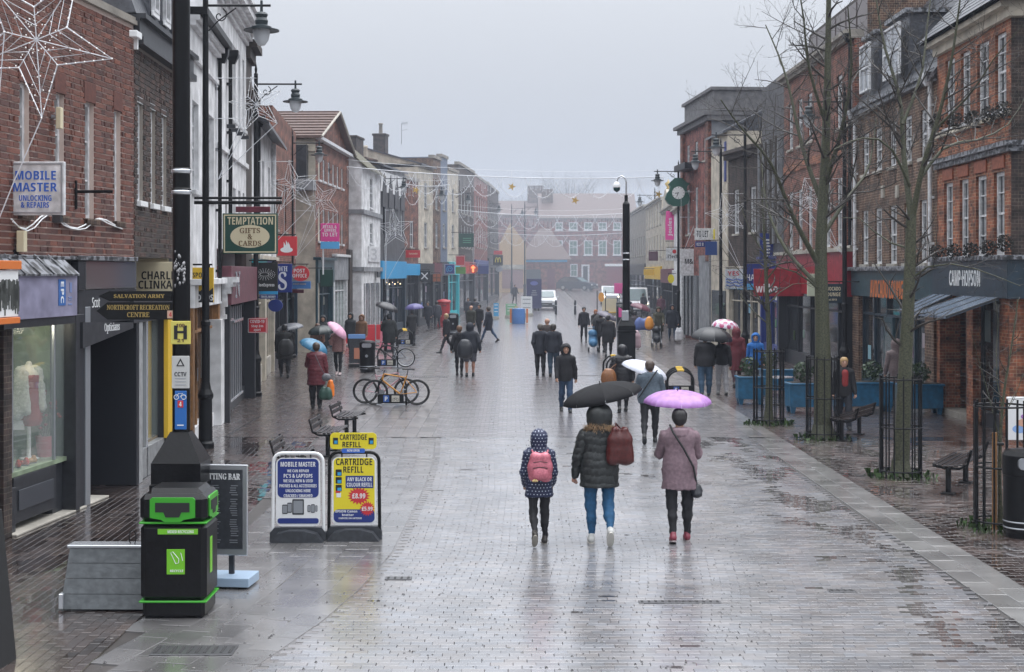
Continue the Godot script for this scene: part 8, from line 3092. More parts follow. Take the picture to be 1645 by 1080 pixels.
# walks towards -z before turning. p: at, turn, h, gait [thigh, knee, thigh, knee] in degrees (left then right), arm_l / arm_r [pitch, out, bend, in], top, hem, fat, puff, leg, loose, shoe, sole, hood, hair, skin, cell, lean, short
func person(label: String,p: Dictionary) -> Array:
	var s: float = p.get("h",1.72) / 1.75
	var t := thing("person",label,"person",p.at,deg_to_rad(p.get("turn",0.0)),"people walking in the rain")
	var cell: float = p.get("cell",0.02)
	var skin: Color = p.get("skin",col(0.42,0.24,0.17))
	var top: Color = p.get("top",col(0.02,0.02,0.022))
	var legc: Color = p.get("leg",col(0.015,0.016,0.02))
	var fat: float = p.get("fat",0.0)
	var g: Array = p.get("gait",[12,6,-10,14])
	var lean: float = p.get("lean",0.0)
	var hips := []
	var low := 9.0
	for i in 2:
		var sd := -1.0 if i == 0 else 1.0
		var a := deg_to_rad(g[i * 2])
		var b := a - deg_to_rad(g[i * 2 + 1])
		var hip := Vector3(sd * (0.09 + fat * 0.4),0.92,0)
		var knee := hip + Vector3(sd * 0.01,-cos(a),-sin(a)) * 0.43
		var ank := knee + Vector3(-sd * 0.01,-cos(b),-sin(b)) * 0.42
		var pitch: float = p.foot[i] if p.has("foot") else clampf(rad_to_deg(-b) * 0.8 if b < -0.15 else 0.0,0,75)
		hips.append([hip,knee,ank,deg_to_rad(pitch)])
		low = minf(low,ank.y - 0.075 - maxf(0.0,sin(deg_to_rad(pitch)) * 0.12))
	var sk := Vector3(0,-low,0)
	var lv := Vector3(0,0,-lean)
	var up := func(v: Vector3) -> Vector3: return (v + sk + lv * clampf((v.y - 0.95) / 0.6,0.0,1.2)) * s
	var body := []
	var coat := []
	var trou := []
	var lo_f: float = p.get("loose",0.0)
	body.append([up.call(Vector3(0,0.97,0)),up.call(Vector3(0,1.33,0)),(0.13 + fat * 0.6) * s,(0.14 + fat * 0.4) * s,0.68,top])
	body.append([up.call(Vector3(-0.14,1.42,0)),up.call(Vector3(0.14,1.42,0)),0.06 * s,0.06 * s,0.9,top])
	body.append([up.call(Vector3(0,1.42,0)),up.call(Vector3(0,1.58,-0.02)),0.058 * s,0.054 * s,1.0,skin])
	var hx: float = p.get("look",0.0)
	var hc: Vector3 = up.call(Vector3(0,1.645,-0.02))
	var fw := Vector3(sin(-deg_to_rad(hx)),p.get("bow",0.0),-cos(deg_to_rad(hx))).normalized()
	body.append([hc + Vector3(0,0.012,0) * s - fw * 0.012 * s,hc - Vector3(0,0.012,0) * s + fw * 0.012 * s,0.09 * s,0.082 * s,1.0,skin])
	body.append([hc + (fw * 0.035 - Vector3(0,0.05,0)) * s,hc + (fw * 0.06 - Vector3(0,0.085,0)) * s,0.052 * s,0.036 * s,1.0,skin])
	body.append([hc + (fw * 0.085 + Vector3(0,0.005,0)) * s,hc + (fw * 0.1 - Vector3(0,0.03,0)) * s,0.009 * s,0.015 * s,1.0,skin])
	var sdv := fw.cross(Vector3.UP).normalized()
	for e in [-1,1]:
		body.append([hc + (sdv * 0.083 * e + Vector3(0,0.01,0)) * s,hc + (sdv * 0.085 * e - Vector3(0,0.03,0)) * s,0.016 * s,0.011 * s,1.0,skin])
	var hem: float = p.get("hem",0.78)
	var bulk: float = p.get("bulk",0.035)
	coat.append([up.call(Vector3(0,1.0,0)),up.call(Vector3(0,1.33,0)),(0.135 + fat + bulk) * s,(0.15 + fat * 0.6 + bulk) * s,0.72,top])
	coat.append([up.call(Vector3(-0.135,1.4,0.0)),up.call(Vector3(0.135,1.4,0.0)),(0.06 + bulk * 0.8) * s,(0.06 + bulk * 0.8) * s,0.95,top])
	coat.append([up.call(Vector3(0,1.42,0.01)),up.call(Vector3(0,1.5,0.0)),0.075 * s,0.072 * s,1.0,top])
	coat.append([up.call(Vector3(0,1.0,0)),up.call(Vector3(0,minf(hem,0.95) - 0.12,0)),(0.15 + fat + bulk) * s,(0.155 + fat + bulk + p.get("flare",0.0)) * s,0.78,top])
	var hands := []
	var finger := MB.new()
	finger.col = skin
	for i in 2:
		var sd := -1.0 if i == 0 else 1.0
		var am: Array = p.get("arm_l" if i == 0 else "arm_r",[8 if i == 0 else -12,9,14,0])
		var a := deg_to_rad(am[0])
		var o := deg_to_rad(am[1])
		var f := deg_to_rad(am[0] + am[2])
		var inn := deg_to_rad(am[3])
		var sh: Vector3 = Vector3(sd * (0.175 + fat * 0.5),1.4,0)
		var el := sh + Vector3(sd * sin(o),-cos(a) * cos(o),-sin(a) * cos(o)) * 0.29
		var fd := Vector3(sd * sin(o) * 0.6 - sd * sin(inn),-cos(f),-sin(f)).normalized()
		var wr := el + fd * 0.25
		var hd := wr + fd * 0.085
		sh = up.call(sh)
		el = up.call(el)
		wr = up.call(wr)
		hd = up.call(hd)
		var bare: bool = p.get("short",false)
		body.append([sh,el,0.048 * s,0.04 * s,1.0,top])
		body.append([el,wr,0.04 * s,0.028 * s,1.0,skin if bare else top])
		body.append([wr,wr + (hd - wr) * 0.9,0.027 * s,0.034 * s,0.8,skin])
		coat.append([sh,el,(0.056 + bulk * 0.7) * s,(0.048 + bulk * 0.6) * s,1.0,top])
		coat.append([el,el + (wr - el) * 0.97,(0.048 + bulk * 0.6) * s,(0.036 + bulk * 0.45) * s,1.0,top])
		# fingers, curled, and a thumb from the side of the palm
		var dir: Vector3 = (hd - wr).normalized()
		var side := dir.cross(Vector3(sd,0,0.2)).normalized()
		var palm := dir.cross(side).normalized()
		if palm.dot(Vector3(-sd,0,0)) < 0:
			palm = -palm
		for q in 4:
			var r0: Vector3 = hd - dir * 0.012 * s + side * (q - 1.5) * 0.019 * s
			var fl: float = [0.062,0.072,0.068,0.052][q] * s
			var k1: Vector3 = r0 + (dir * 0.85 + palm * 0.35) * fl * 0.5
			var k2: Vector3 = k1 + (dir * 0.35 + palm * 0.9) * fl * 0.4
			finger.tube([r0 - dir * 0.02 * s,k1,k2,k2 + (palm * 0.8 - dir * 0.4) * fl * 0.25],[0.01 * s,0.0095 * s,0.0085 * s,0.006 * s],5)
		var th: Vector3 = wr + dir * 0.035 * s + side * -0.03 * s
		finger.tube([th,th + (side * -0.6 + dir * 0.6 + palm * 0.4) * 0.035 * s,th + (side * -0.5 + dir * 1.3 + palm * 0.9) * 0.04 * s],[0.012 * s,0.011 * s,0.008 * s],5)
		hands.append(hd)
	var k := 0
	for h in hips:
		var a: Vector3 = up.call(h[0]) - lv * 0.0
		var b: Vector3 = up.call(h[1])
		var c: Vector3 = up.call(h[2])
		var bare_legs: bool = p.get("shorts",false)
		body.append([a,b,(0.068 + fat * 0.35) * s,(0.044 + fat * 0.1) * s,1.0,skin if bare_legs else legc])
		var cf: float = 0.05 if bare_legs else 0.038
		body.append([b,b.lerp(c,0.35) + Vector3(0,0,0.012),(cf + fat * 0.1) * s,(cf + fat * 0.1) * s,1.0,skin if bare_legs else legc])
		body.append([b.lerp(c,0.35) + Vector3(0,0,0.012),c,(cf + fat * 0.1) * s,(0.034 if bare_legs else 0.03) * s,1.0,skin])
		if bare_legs:
			trou.append([a,a.lerp(b,0.95),(0.11 + fat * 0.35) * s,0.1 * s,1.0,legc])
		else:
			trou.append([a,b,(0.09 + fat * 0.4 + lo_f) * s,(0.062 + fat * 0.12 + lo_f) * s,1.0,legc])
			trou.append([b,b.lerp(c,0.4) + Vector3(0,0,0.01),(0.062 + fat * 0.12 + lo_f) * s,(0.056 + fat * 0.1 + lo_f) * s,1.0,legc])
			trou.append([b.lerp(c,0.4) + Vector3(0,0,0.01),b.lerp(c,p.get("cuff",0.98)),(0.056 + fat * 0.1 + lo_f) * s,(0.04 + lo_f) * s,1.0,legc])
		k += 1
	trou.append([up.call(Vector3(0,0.93,0)),up.call(Vector3(0,1.05,0)),(0.14 + fat) * s,(0.13 + fat) * s,0.75,legc])
	var bm := net(body,cell * 1.05,0.03 * s)
	bm.v.append_array(finger.v)
	bm.n.append_array(finger.n)
	bm.t.append_array(finger.t)
	bm.c.append_array(finger.c)
	part(t,"body",bm,M.skin)
	part(t,"shorts" if p.get("shorts",false) else "trousers",net(trou,cell,0.045 * s,[[Vector3(0,-1,0),-(0.05 + sk.y * 0.0) * s if not p.get("shorts",false) else -0.5 * s]],0.011),p.get("leg_mat",M.cloth))
	var cuts := [[Vector3(0,-1,0),-(hem + sk.y) * s],[Vector3(0,1,0),(1.515 + sk.y) * s]]
	# the hem only cuts the skirt, so sleeves that hang lower are netted on their own
	var trunk := [coat[0],coat[1],coat[2],coat[3]]
	var arms := coat.slice(4)
	var puff: float = p.get("puff",0.0)
	var cm: Material = p.get("top_mat",M.nylon if puff > 0.0 else M.cloth)
	var jk := net(trunk,cell,0.09 * s,cuts,0.015 if puff == 0.0 else 0.006,puff,0.1 * s)
	var sl := net(arms,cell,0.03 * s,[],0.012,puff * 0.8,0.09 * s)
	jk.v.append_array(sl.v)
	jk.n.append_array(sl.n)
	jk.t.append_array(sl.t)
	jk.c.append_array(sl.c)
	part(t,"coat",jk,cm)
	var sc: Color = p.get("shoe",col(0.02,0.02,0.02))
	for h in hips:
		var sm := shoe_mesh(t,mat(sc.r,sc.g,sc.b,0.4),s)
		var c: Vector3 = up.call(h[2])
		sm.basis = Basis(Vector3.RIGHT,-h[3]).scaled(Vector3.ONE * s)
		sm.position = c - sm.basis * Vector3(0,0.082,0.0)
		if p.has("sole"):
			(sm.get_child(0) as MeshInstance3D).material_override = p.sole
	var hr0: float = p.get("hood_size",1.0)
	if p.get("hood","") == "up":
		var hb := [[hc + (Vector3(0,0.025,0) - fw * 0.015) * s,hc + Vector3(0,-0.02,0) * s,0.135 * s * hr0,0.128 * s * hr0,1.0,top],[hc + (Vector3(0,-0.05,0) - fw * 0.02) * s,up.call(Vector3(0,1.43,0.015)),0.118 * s * hr0,0.11 * s * hr0,1.0,top]]
		part(t,"hood",net(hb,cell * 0.9,0.05 * s,[],0.005,0.0,0.1,[[hc + fw * 0.1 * s - Vector3(0,0.02,0) * s,hc + fw * 0.3 * s - Vector3(0,0.02,0) * s,0.098 * s,0.12 * s,1.0,top]]),cm)
	elif p.get("hood","") == "down":
		var hb := []
		for q in 7:
			var a := lerpf(-1.9,1.9,q / 6.0)
			hb.append([up.call(Vector3(sin(a) * 0.1,1.475,cos(a) * 0.085 + 0.015)),up.call(Vector3(sin(a) * 0.085,1.43,cos(a) * 0.08 + 0.02)),0.04 * s,0.05 * s,1.0,top])
		part(t,"hood",net(hb,cell * 0.9,0.05 * s,[],0.006),cm)
	if p.has("hair"):
		var hr: Color = p.hair
		var hm := mat(hr.r,hr.g,hr.b,0.5)
		var hb := [[hc + (Vector3(0,0.025,0) - fw * 0.015) * s,hc + (Vector3(0,-0.01,0) - fw * 0.025) * s,0.104 * s,0.1 * s,1.0,hr]]
		if p.get("long_hair",false):
			hb.append([hc + (Vector3(0,-0.02,0) - fw * 0.045) * s,hc + (Vector3(0,-0.24,0) - fw * 0.09) * s,0.085 * s,0.07 * s,1.0,hr])
		part(t,"hair",net(hb,cell * 0.8,0.05 * s,[],0.006,0.0,0.1,[[hc + fw * 0.1 * s - Vector3(0,0.035,0) * s,hc + fw * 0.2 * s - Vector3(0,0.06,0) * s,0.075 * s,0.08 * s,1.0,hr]]),hm)
	if p.get("face",false):
		for e in [-1,1]:
			var ey := MB.new()
			ey.ball(hc + (fw * 0.082 + sdv * 0.03 * e + Vector3(0,0.0,0)) * s,Vector3(0.013,0.009,0.011) * s,7,5)
			part(t,"eye",ey,mat(0.05,0.035,0.03,0.2))
			var br := MB.new()
			br.box(hc + (fw * 0.088 + sdv * 0.031 * e + Vector3(0,0.022,0)) * s,Vector3(0.034,0.007,0.012) * s,Basis(Vector3.UP,deg_to_rad(hx)))
			part(t,"eyebrow",br,mat(0.06,0.04,0.03,0.7))
		var mo := MB.new()
		mo.ball(hc + (fw * 0.088 - Vector3(0,0.066,0)) * s,Vector3(0.022,0.007,0.008) * s,8,4)
		part(t,"mouth",mo,mat(0.3,0.1,0.09,0.5))
	return [t,hands.map(func(h): return t.transform * h),t.transform * hc,s]

func umbrella(label: String,hand: Vector3,crown: Vector3,r: float,m: Material,depth := 0.26,handle: Material = M.black_matt,tilt := 0.04) -> Node3D:
	crown.z = hand.z + tilt
	var ax := (crown - hand).normalized()
	var side := ax.cross(Vector3(0,0,1)).normalized()
	var t := thing("umbrella",label,"umbrella",hand,0.0,"open umbrellas")
	t.basis = Basis(side,ax,side.cross(ax))
	var l := (crown - hand).length()
	var n := 8
	var mb := MB.new()
	var rows := 6
	var pt := func(i: int,j: int) -> Vector3:     # i along the gore, j around in quarters of a gore
		var f := float(i) / rows
		var a := TAU * j / (n * 4.0)
		var w := fposmod(j / 4.0,1.0)
		var rr := r * sin(f * PI * 0.5) * (1.0 - 0.07 * f * 4.0 * w * (1.0 - w))
		return Vector3(cos(a) * rr,l - depth * r * 2.0 * (1.0 - cos(f * PI * 0.5)) - 0.035 * r * f * 4.0 * w * (1.0 - w) * -1.0 * (0.6 - f),sin(a) * rr)
	for i in rows:
		for j in n * 4:
			var a: Vector3 = pt.call(i,j)
			var b: Vector3 = pt.call(i,j + 1)
			var c: Vector3 = pt.call(i + 1,j + 1)
			var d: Vector3 = pt.call(i + 1,j)
			var nn := []
			for q in [a,b,c,d]:
				var fa := TAU * (floorf(j / 4.0) + 0.5) / n
				var e := Vector3(q.x,0,q.z).lerp(Vector3(cos(fa),0,sin(fa)) * Vector2(q.x,q.z).length(),0.85)
				var hh := depth * r * 2.0
				nn.append(Vector3(e.x / r / r,(q.y - l + hh) / hh / hh + 0.02,e.z / r / r).normalized())
			mb.tri(a,c,d,nn[0],nn[2],nn[3])
			if i > 0:
				mb.tri(a,b,c,nn[0],nn[1],nn[2])
	part(t,"canopy",mb,m)
	mb = MB.new()
	mb.tube([Vector3(0,-0.08,0),Vector3(0,l,0)],0.006,6)
	part(t,"shaft",mb,M.steel)
	mb = MB.new()
	mb.tube([Vector3(0,-0.14,0),Vector3(0,0.06,0)],0.015,8)
	part(t,"handle",mb,handle)
	mb = MB.new()
	mb.tube([Vector3(0,l - 0.01,0),Vector3(0,l + 0.045,0)],[0.01,0.006],6)
	part(t,"ferrule",mb,handle)
	for g in n:
		mb = MB.new()
		var pts := []
		for i in rows + 1:
			pts.append(pt.call(i,g * 4) - Vector3(0,0.008,0))
		mb.tube(pts,0.0035,4)
		part(t,"rib",mb,M.steel)
	return t

func sack(called: String,label: String,category: String,at: Vector3,sz: Vector3,m: Material,strap: Array,group := "") -> Node3D:
	var t := thing(called,label,category,at,0.0,group)
	var h := sz / 2
	var r := minf(h.x,minf(h.y,h.z)) * 0.7
	var b := []
	for e in [[-1,-1],[1,-1],[-1,1],[1,1]]:
		b.append([Vector3(e[0] * (h.x - r),-h.y + r,e[1] * (h.z - r)),Vector3(e[0] * maxf(h.x * 0.72 - r * 0.8,0.0),h.y - r * 0.7,e[1] * maxf(h.z * 0.6 - r * 0.6,0.0)),r,r * 0.6,1.0,Color.WHITE])
	for y in [-0.9,-0.3,0.4]:
		b.append([Vector3(-(h.x - r) * 0.9,(h.y - r) * y,0),Vector3((h.x - r) * 0.9,(h.y - r) * y,0),h.z * 0.9 if h.z < h.x else r,h.z * 0.9 if h.z < h.x else r,1.0,Color.WHITE])
	part(t,"pouch",net(b,maxf(0.012,sz.x * 0.06),r * 1.2,[],0.008),m)
	if strap.size() > 1:
		var mb := MB.new()
		mb.tube(strap.map(func(p): return p - at),0.011,5)
		part(t,"strap",mb,m)
	return t

func strap(label: String,pts: Array,m: Material) -> void:
	var t := thing("bag_strap",label,"bag strap",pts[0])
	var mb := MB.new()
	mb.tube(pts.map(func(p): return p - pts[0]),0.014,5)
	part(t,"band",mb,m)

func dot_mat(a: Color,b: Color,n: int,r: int,scale: float,rough: float) -> StandardMaterial3D:
	var im := Image.create(128,128,false,Image.FORMAT_RGB8)
	im.fill(a.linear_to_srgb())
	var st := 128 / n
	for i in n:
		for j in n:
			var cx := j * st + (st / 2 if i % 2 else 0) + st / 4
			var cy := i * st + st / 2
			for y in range(-r,r + 1):
				for x in range(-r,r + 1):
					if x * x + y * y <= r * r:
						im.set_pixel(posmod(cx + x,128),posmod(cy + y,128),b.linear_to_srgb())
	var m := mat(1,1,1,rough)
	m.albedo_texture = ImageTexture.create_from_image(im)
	m.uv1_triplanar = true
	m.uv1_triplanar_sharpness = 6.0
	m.uv1_scale = Vector3(scale,scale,scale)
	return m

func people() -> void:
	var blk := col(0.014,0.014,0.016)
	var navy := col(0.016,0.02,0.035)
	var denim := col(0.035,0.075,0.16)
	var near := 0.014
	# --- the three walking away in front
	var polka := dot_mat(col(0.012,0.018,0.055),col(0.55,0.6,0.7),4,5,6.0,0.6)
	var a := person("child in a hooded navy spotted coat and black leggings, carrying a pink rucksack",{"at":G(866,874),"turn":3,"h":1.42,"gait":[-6,42,4,4],"foot":[48,0],"top_mat":polka,"hem":0.74,"bulk":0.045,"flare":0.02,"hood":"up","leg":blk,"shoe":col(0.03,0.025,0.02),"sole":mat(0.3,0.28,0.24,0.6),"cell":near,"arm_l":[4,8,30,6],"arm_r":[2,8,34,6]})
	var o: Node3D = a[0]
	var pk := thing("rucksack","small shiny pink rucksack on the child's back","rucksack",o.position + o.basis * Vector3(0,1.0,0.2))
	var pm := tri_noise(mat(0.7,0.2,0.26,0.25,0.2),6.0,shared.grain,shared.bumps,0.8)
	part(pk,"pouch",net([[Vector3(-0.07,-0.11,0),Vector3(-0.06,0.12,0),0.08,0.075,0.9,Color.WHITE],[Vector3(0.07,-0.11,0),Vector3(0.06,0.12,0),0.08,0.075,0.9,Color.WHITE],[Vector3(-0.08,0,0),Vector3(0.08,0,0),0.08,0.08,0.9,Color.WHITE]],0.012,0.04,[[Vector3(0,0,-1),0.04]],0.004),pm)
	part(pk,"front_pocket",net([[Vector3(-0.05,-0.09,0.07),Vector3(0.05,-0.09,0.07),0.055,0.055,0.6,Color.WHITE],[Vector3(-0.05,-0.05,0.065),Vector3(0.05,-0.05,0.065),0.05,0.05,0.6,Color.WHITE]],0.012,0.03,[],0.004),pm)
	var zb := MB.new()
	for y in [0.0,0.07]:
		zb.tube([Vector3(-0.09,y,0.085),Vector3(0.0,y + 0.015,0.1),Vector3(0.09,y,0.085)],0.005,5)
	part(pk,"zip",zb,M.black_matt)
	var kb := MB.new()
	for q in 5:
		kb.ball(Vector3(-0.09 + 0.012 * q,-0.16 + 0.01 * (q % 2),0.09),Vector3.ONE * 0.014,6,4)
	part(pk,"charm",kb,mat(0.6,0.45,0.2,0.3,0.3))
	var stp := MB.new()
	for e in [-1,1]:
		stp.tube([Vector3(e * 0.07,0.14,-0.02),Vector3(e * 0.1,0.2,-0.1),Vector3(e * 0.11,0.17,-0.22)],0.014,5)
	part(pk,"strap",stp,pm)
	a = person("woman in a dark quilted parka and bright jeans under the big black umbrella",{"at":G(963,872),"turn":2,"h":1.7,"fat":0.045,"gait":[2,5,-6,40],"foot":[0,52],"top":col(0.03,0.034,0.032),"puff":0.012,"hem":0.74,"bulk":0.045,"flare":0.02,"hood":"up","hood_size":1.28,"leg":col(0.018,0.11,0.25),"shoe":col(0.5,0.5,0.48),"sole":mat(0.62,0.6,0.55,0.6),"cell":near,"cuff":0.88,"arm_l":[2,16,10,0],"arm_r":[28,6,105,10],"skin":col(0.45,0.24,0.18)})
	o = a[0]
	var wc: Vector3 = o.to_local(a[2]) if false else o.transform.affine_inverse() * a[2]
	var fur := MB.new()
	for q in 1100:
		var ang := lerpf(-2.3,2.3,R.randf())
		var base := Vector3(sin(ang) * 0.175,-0.14 + 0.03 * cos(ang) + R.randfn() * 0.02,cos(ang) * 0.15 + 0.01)
		var dv := (Vector3(sin(ang),-0.2,cos(ang)) + Vector3(R.randfn(),R.randfn(),R.randfn()) * 0.5).normalized() * R.randf_range(0.03,0.07)
		var w := dv.cross(Vector3.UP).normalized() * 0.003
		fur.quad(wc + base - w,wc + base + w,wc + base + dv + w * 0.3,wc + base + dv - w * 0.3)
	var furm := mat(0.42,0.28,0.16,0.8)
	part(o,"fur_trim",fur,furm).set_meta("kind","stuff")
	umbrella("big black umbrella with a low flat canopy held by the parka woman",a[1][1],P(972,628,17.6),0.53,_black(),0.17)
	var shd := o.transform * Vector3(0.2,1.45,0.02)
	var bag := P(996,716,18.1)
	sack("shoulder_bag","large wine red leather bag hanging from the parka woman's shoulder","bag",bag,Vector3(0.3,0.46,0.16),tri_noise(mat(0.1,0.014,0.012,0.35),3.0,shared.grain,shared.bumps,0.5),[bag + Vector3(-0.05,0.2,0.1),shd + Vector3(0.0,0.08,0.02),bag + Vector3(0.02,0.2,-0.12)])
	a = person("woman in a mauve raincoat and black leggings under the bright purple umbrella",{"at":G(1092,870),"turn":-2,"h":1.68,"fat":0.03,"gait":[-4,16,5,2],"foot":[14,0],"top":col(0.28,0.19,0.22),"hem":0.7,"bulk":0.035,"flare":0.035,"hood":"down","hair":col(0.015,0.012,0.013),"leg":blk,"shoe":col(0.2,0.03,0.05),"sole":mat(0.35,0.3,0.3,0.6),"cell":near,"arm_l":[30,12,95,16],"arm_r":[25,10,80,14]})
	o = a[0]
	umbrella("bright purple umbrella tilted over the mauve raincoat",a[1][0].lerp(a[1][1],0.5) + Vector3(0,0.05,0),P(1106,640,17.6),0.45,_purple(),0.18)
	strap("thin black strap crossing the back of the mauve raincoat",[o.transform * Vector3(-0.13,1.5,0.06),o.transform * Vector3(-0.1,1.42,0.17),o.transform * Vector3(0.03,1.22,0.185),o.transform * Vector3(0.16,0.98,0.165),o.transform * Vector3(0.215,0.72,0.06)],M.black_matt)
	sack("shoulder_bag","small black bag at the hem of the mauve raincoat","bag",o.transform * Vector3(0.215,0.66,0.03),Vector3(0.12,0.16,0.2),M.charcoal_dark,[])
	# --- behind them
	a = person("woman in a blue grey jacket with a cross strap under the patterned white umbrella",{"at":G(1044,712),"turn":-6,"h":1.66,"fat":0.05,"gait":[-14,26,10,2],"top":col(0.12,0.16,0.2),"hem":0.86,"bulk":0.04,"hood":"down","leg":blk,"hair":col(0.06,0.04,0.03),"cell":0.018,"arm_l":[20,12,70,8],"arm_r":[12,14,25,4]})
	o = a[0]
	umbrella("white umbrella with small dark pattern tilted over the blue grey jacket",a[1][0],P(1046,586,28.6),0.49,_patterned(),0.22)
	strap("black strap crossing the back of the blue grey jacket",[o.transform * Vector3(0.15,1.48,0.08),o.transform * Vector3(0.06,1.36,0.19),o.transform * Vector3(-0.1,1.12,0.205),o.transform * Vector3(-0.22,0.92,0.08)],M.black_matt)
	a = person("person in a black hooded coat with a brown bag, walking ahead of the patterned umbrella",{"at":G(1000,662),"turn":4,"h":1.62,"fat":0.05,"gait":[-8,14,8,2],"top":blk,"hem":0.6,"bulk":0.05,"puff":0.008,"hood":"up","leg":blk,"cell":0.02,"arm_l":[-5,12,45,0]})
	sack("handbag","tan brown handbag held by the person in the black hooded coat","bag",P(978,605,35.2),Vector3(0.3,0.36,0.2),tri_noise(mat(0.3,0.12,0.04,0.35),3.0,shared.grain),[P(978,605,35.2) + Vector3(0.0,0.16,0),P(990,585,35.2),P(984,600,35.3)])
	person("man in a black hooded jacket and jeans walking towards the viewer",{"at":G(909,662),"turn":184,"h":1.66,"gait":[14,6,-10,20],"top":blk,"hem":0.82,"bulk":0.035,"hood":"up","face":true,"leg":denim,"loose":0.012,"cell":0.018,"arm_l":[-14,12,18,0],"arm_r":[10,12,22,2]})
	person("man in a dark coat and black trousers, one of the two side by side",{"at":G(868,604),"turn":0,"h":1.72,"fat":0.02,"gait":[4,2,-6,8],"top":navy,"hem":0.74,"bulk":0.045,"leg":blk,"loose":0.012,"hair":col(0.1,0.09,0.08),"cell":0.026,"arm_l":[-12,10,40,20],"arm_r":[-12,10,40,20]})
	person("man in a dark jacket and jeans beside the one with hands behind his back",{"at":G(889,605),"turn":0,"h":1.72,"fat":0.03,"gait":[-5,8,5,2],"top":navy,"hem":0.8,"bulk":0.045,"leg":col(0.03,0.06,0.1),"loose":0.015,"hair":col(0.03,0.025,0.02),"cell":0.026})
	person("bald man in a brown jacket walking ahead of the two side by side",{"at":G(879,592),"turn":0,"h":1.8,"fat":0.03,"top":col(0.06,0.045,0.04),"hem":0.8,"leg":navy,"cell":0.028})
	person("person all in black with a rucksack, close beside the one in grey shorts",{"at":G(738,604),"turn":-3,"h":1.66,"gait":[6,2,-8,10],"top":blk,"hem":0.84,"hood":"down","hair":col(0.12,0.06,0.03),"leg":blk,"cell":0.026,"arm_l":[-6,16,30,0]})
	sack("rucksack","large dark rucksack between the two people by the drain line","rucksack",P(747,560,47.0),Vector3(0.4,0.55,0.3),M.charcoal_dark,[])
	person("person in a navy hooded jacket and grey shorts with bare calves",{"at":G(755,605),"turn":3,"h":1.74,"fat":0.05,"gait":[-4,4,6,3],"top":navy,"hem":0.78,"bulk":0.05,"hood":"up","shorts":true,"leg":col(0.13,0.13,0.16),"skin":col(0.4,0.2,0.14),"cell":0.026,"arm_r":[-8,18,20,0]})
	person("fair haired man in black walking to the side by the red post box",{"at":G(717,567),"turn":120,"h":1.74,"gait":[26,6,-22,18],"top":blk,"hem":0.76,"hair":col(0.35,0.25,0.14),"leg":blk,"cell":0.032,"face":true})
	person("man in a long navy coat and blue jeans striding across the street",{"at":G(785,550),"turn":70,"h":1.82,"gait":[26,4,-24,14],"top":col(0.012,0.016,0.034),"hem":0.62,"bulk":0.05,"hair":col(0.05,0.04,0.03),"leg":col(0.04,0.08,0.16),"cell":0.034,"face":true})
	person("bald man in an olive coat by the small poster board",{"at":G(757,546),"turn":150,"h":1.76,"fat":0.04,"top":col(0.04,0.042,0.03),"hem":0.66,"leg":blk,"cell":0.034,"face":true})
	person("person in dark clothes behind the bald man in olive",{"at":G(770,540),"turn":160,"h":1.72,"top":blk,"hem":0.7,"hair":col(0.02,0.018,0.016),"leg":blk,"cell":0.036,"face":true})
	person("man in black with an open white collar walking down the street",{"at":G(938,550),"turn":183,"h":1.76,"gait":[16,4,-14,18],"top":col(0.02,0.022,0.028),"hem":0.84,"leg":blk,"hair":col(0.015,0.014,0.013),"cell":0.034,"face":true})
	person("person with long auburn hair and pale jeans pushing a blue pushchair",{"at":G(957,552),"turn":178,"h":1.64,"top":col(0.02,0.02,0.022),"hem":0.9,"hair":col(0.3,0.1,0.03),"long_hair":true,"leg":col(0.16,0.27,0.4),"cell":0.034,"face":true,"arm_l":[30,4,25,0],"arm_r":[30,4,25,0]})
	pushchair(G(953,566),PI,"small blue pushchair pushed by the person with auburn hair",mat(0.05,0.16,0.3,0.5))
	a = person("person in a long black coat under the dark purplish umbrella",{"at":G(977,574),"turn":0,"h":1.7,"fat":0.05,"gait":[-10,20,8,2],"top":blk,"hem":0.62,"bulk":0.05,"hair":blk,"leg":blk,"cell":0.03,"arm_l":[25,8,95,10]})
	umbrella("dark purplish umbrella over the long black coat",a[1][0],P(979,503,58.0),0.44,mat(0.09,0.08,0.11,0.4),0.24)
	a = person("second dark coated person close beside the purplish umbrella",{"at":G(966,566),"turn":0,"h":1.7,"top":blk,"hem":0.7,"hair":blk,"leg":blk,"cell":0.032,"arm_r":[25,8,95,10]})
	umbrella("black umbrella just beyond the purplish one",a[1][1],P(962,504,62.0),0.42,M.black_matt,0.24)
	a = person("person under the black and wine umbrellas beside the camera mast",{"at":G(1020,558),"turn":10,"h":1.66,"top":col(0.1,0.09,0.1),"hem":0.7,"leg":col(0.1,0.03,0.04),"cell":0.034,"hair":blk,"arm_r":[25,8,95,10],"arm_l":[25,8,95,10]})
	umbrella("wine and grey umbrella beside the camera mast",a[1][1],P(1030,488,67.0),0.5,mat(0.14,0.05,0.07,0.4),0.24)
	umbrella("black umbrella tilted behind the camera mast",a[1][0] + Vector3(-0.4,0,0),P(1008,492,67.0),0.5,M.black_matt,0.24)
	sack("carrier_bag","blue and orange striped carrier bag beside the camera mast","bag",P(1034,520,65.0),Vector3(0.75,0.55,0.3),mat(0.08,0.12,0.3,0.5),[])
	sack("carrier_bag","orange end of the striped bag beside the camera mast","bag",P(1043,519,64.7),Vector3(0.3,0.5,0.3),mat(0.6,0.24,0.03,0.5),[])
	sack("carrier_bag","pale pink and white carrier bag hanging by the camera mast's foot","bag",P(1021,545,50.5),Vector3(0.32,0.6,0.2),mat(0.5,0.36,0.4,0.4),[])
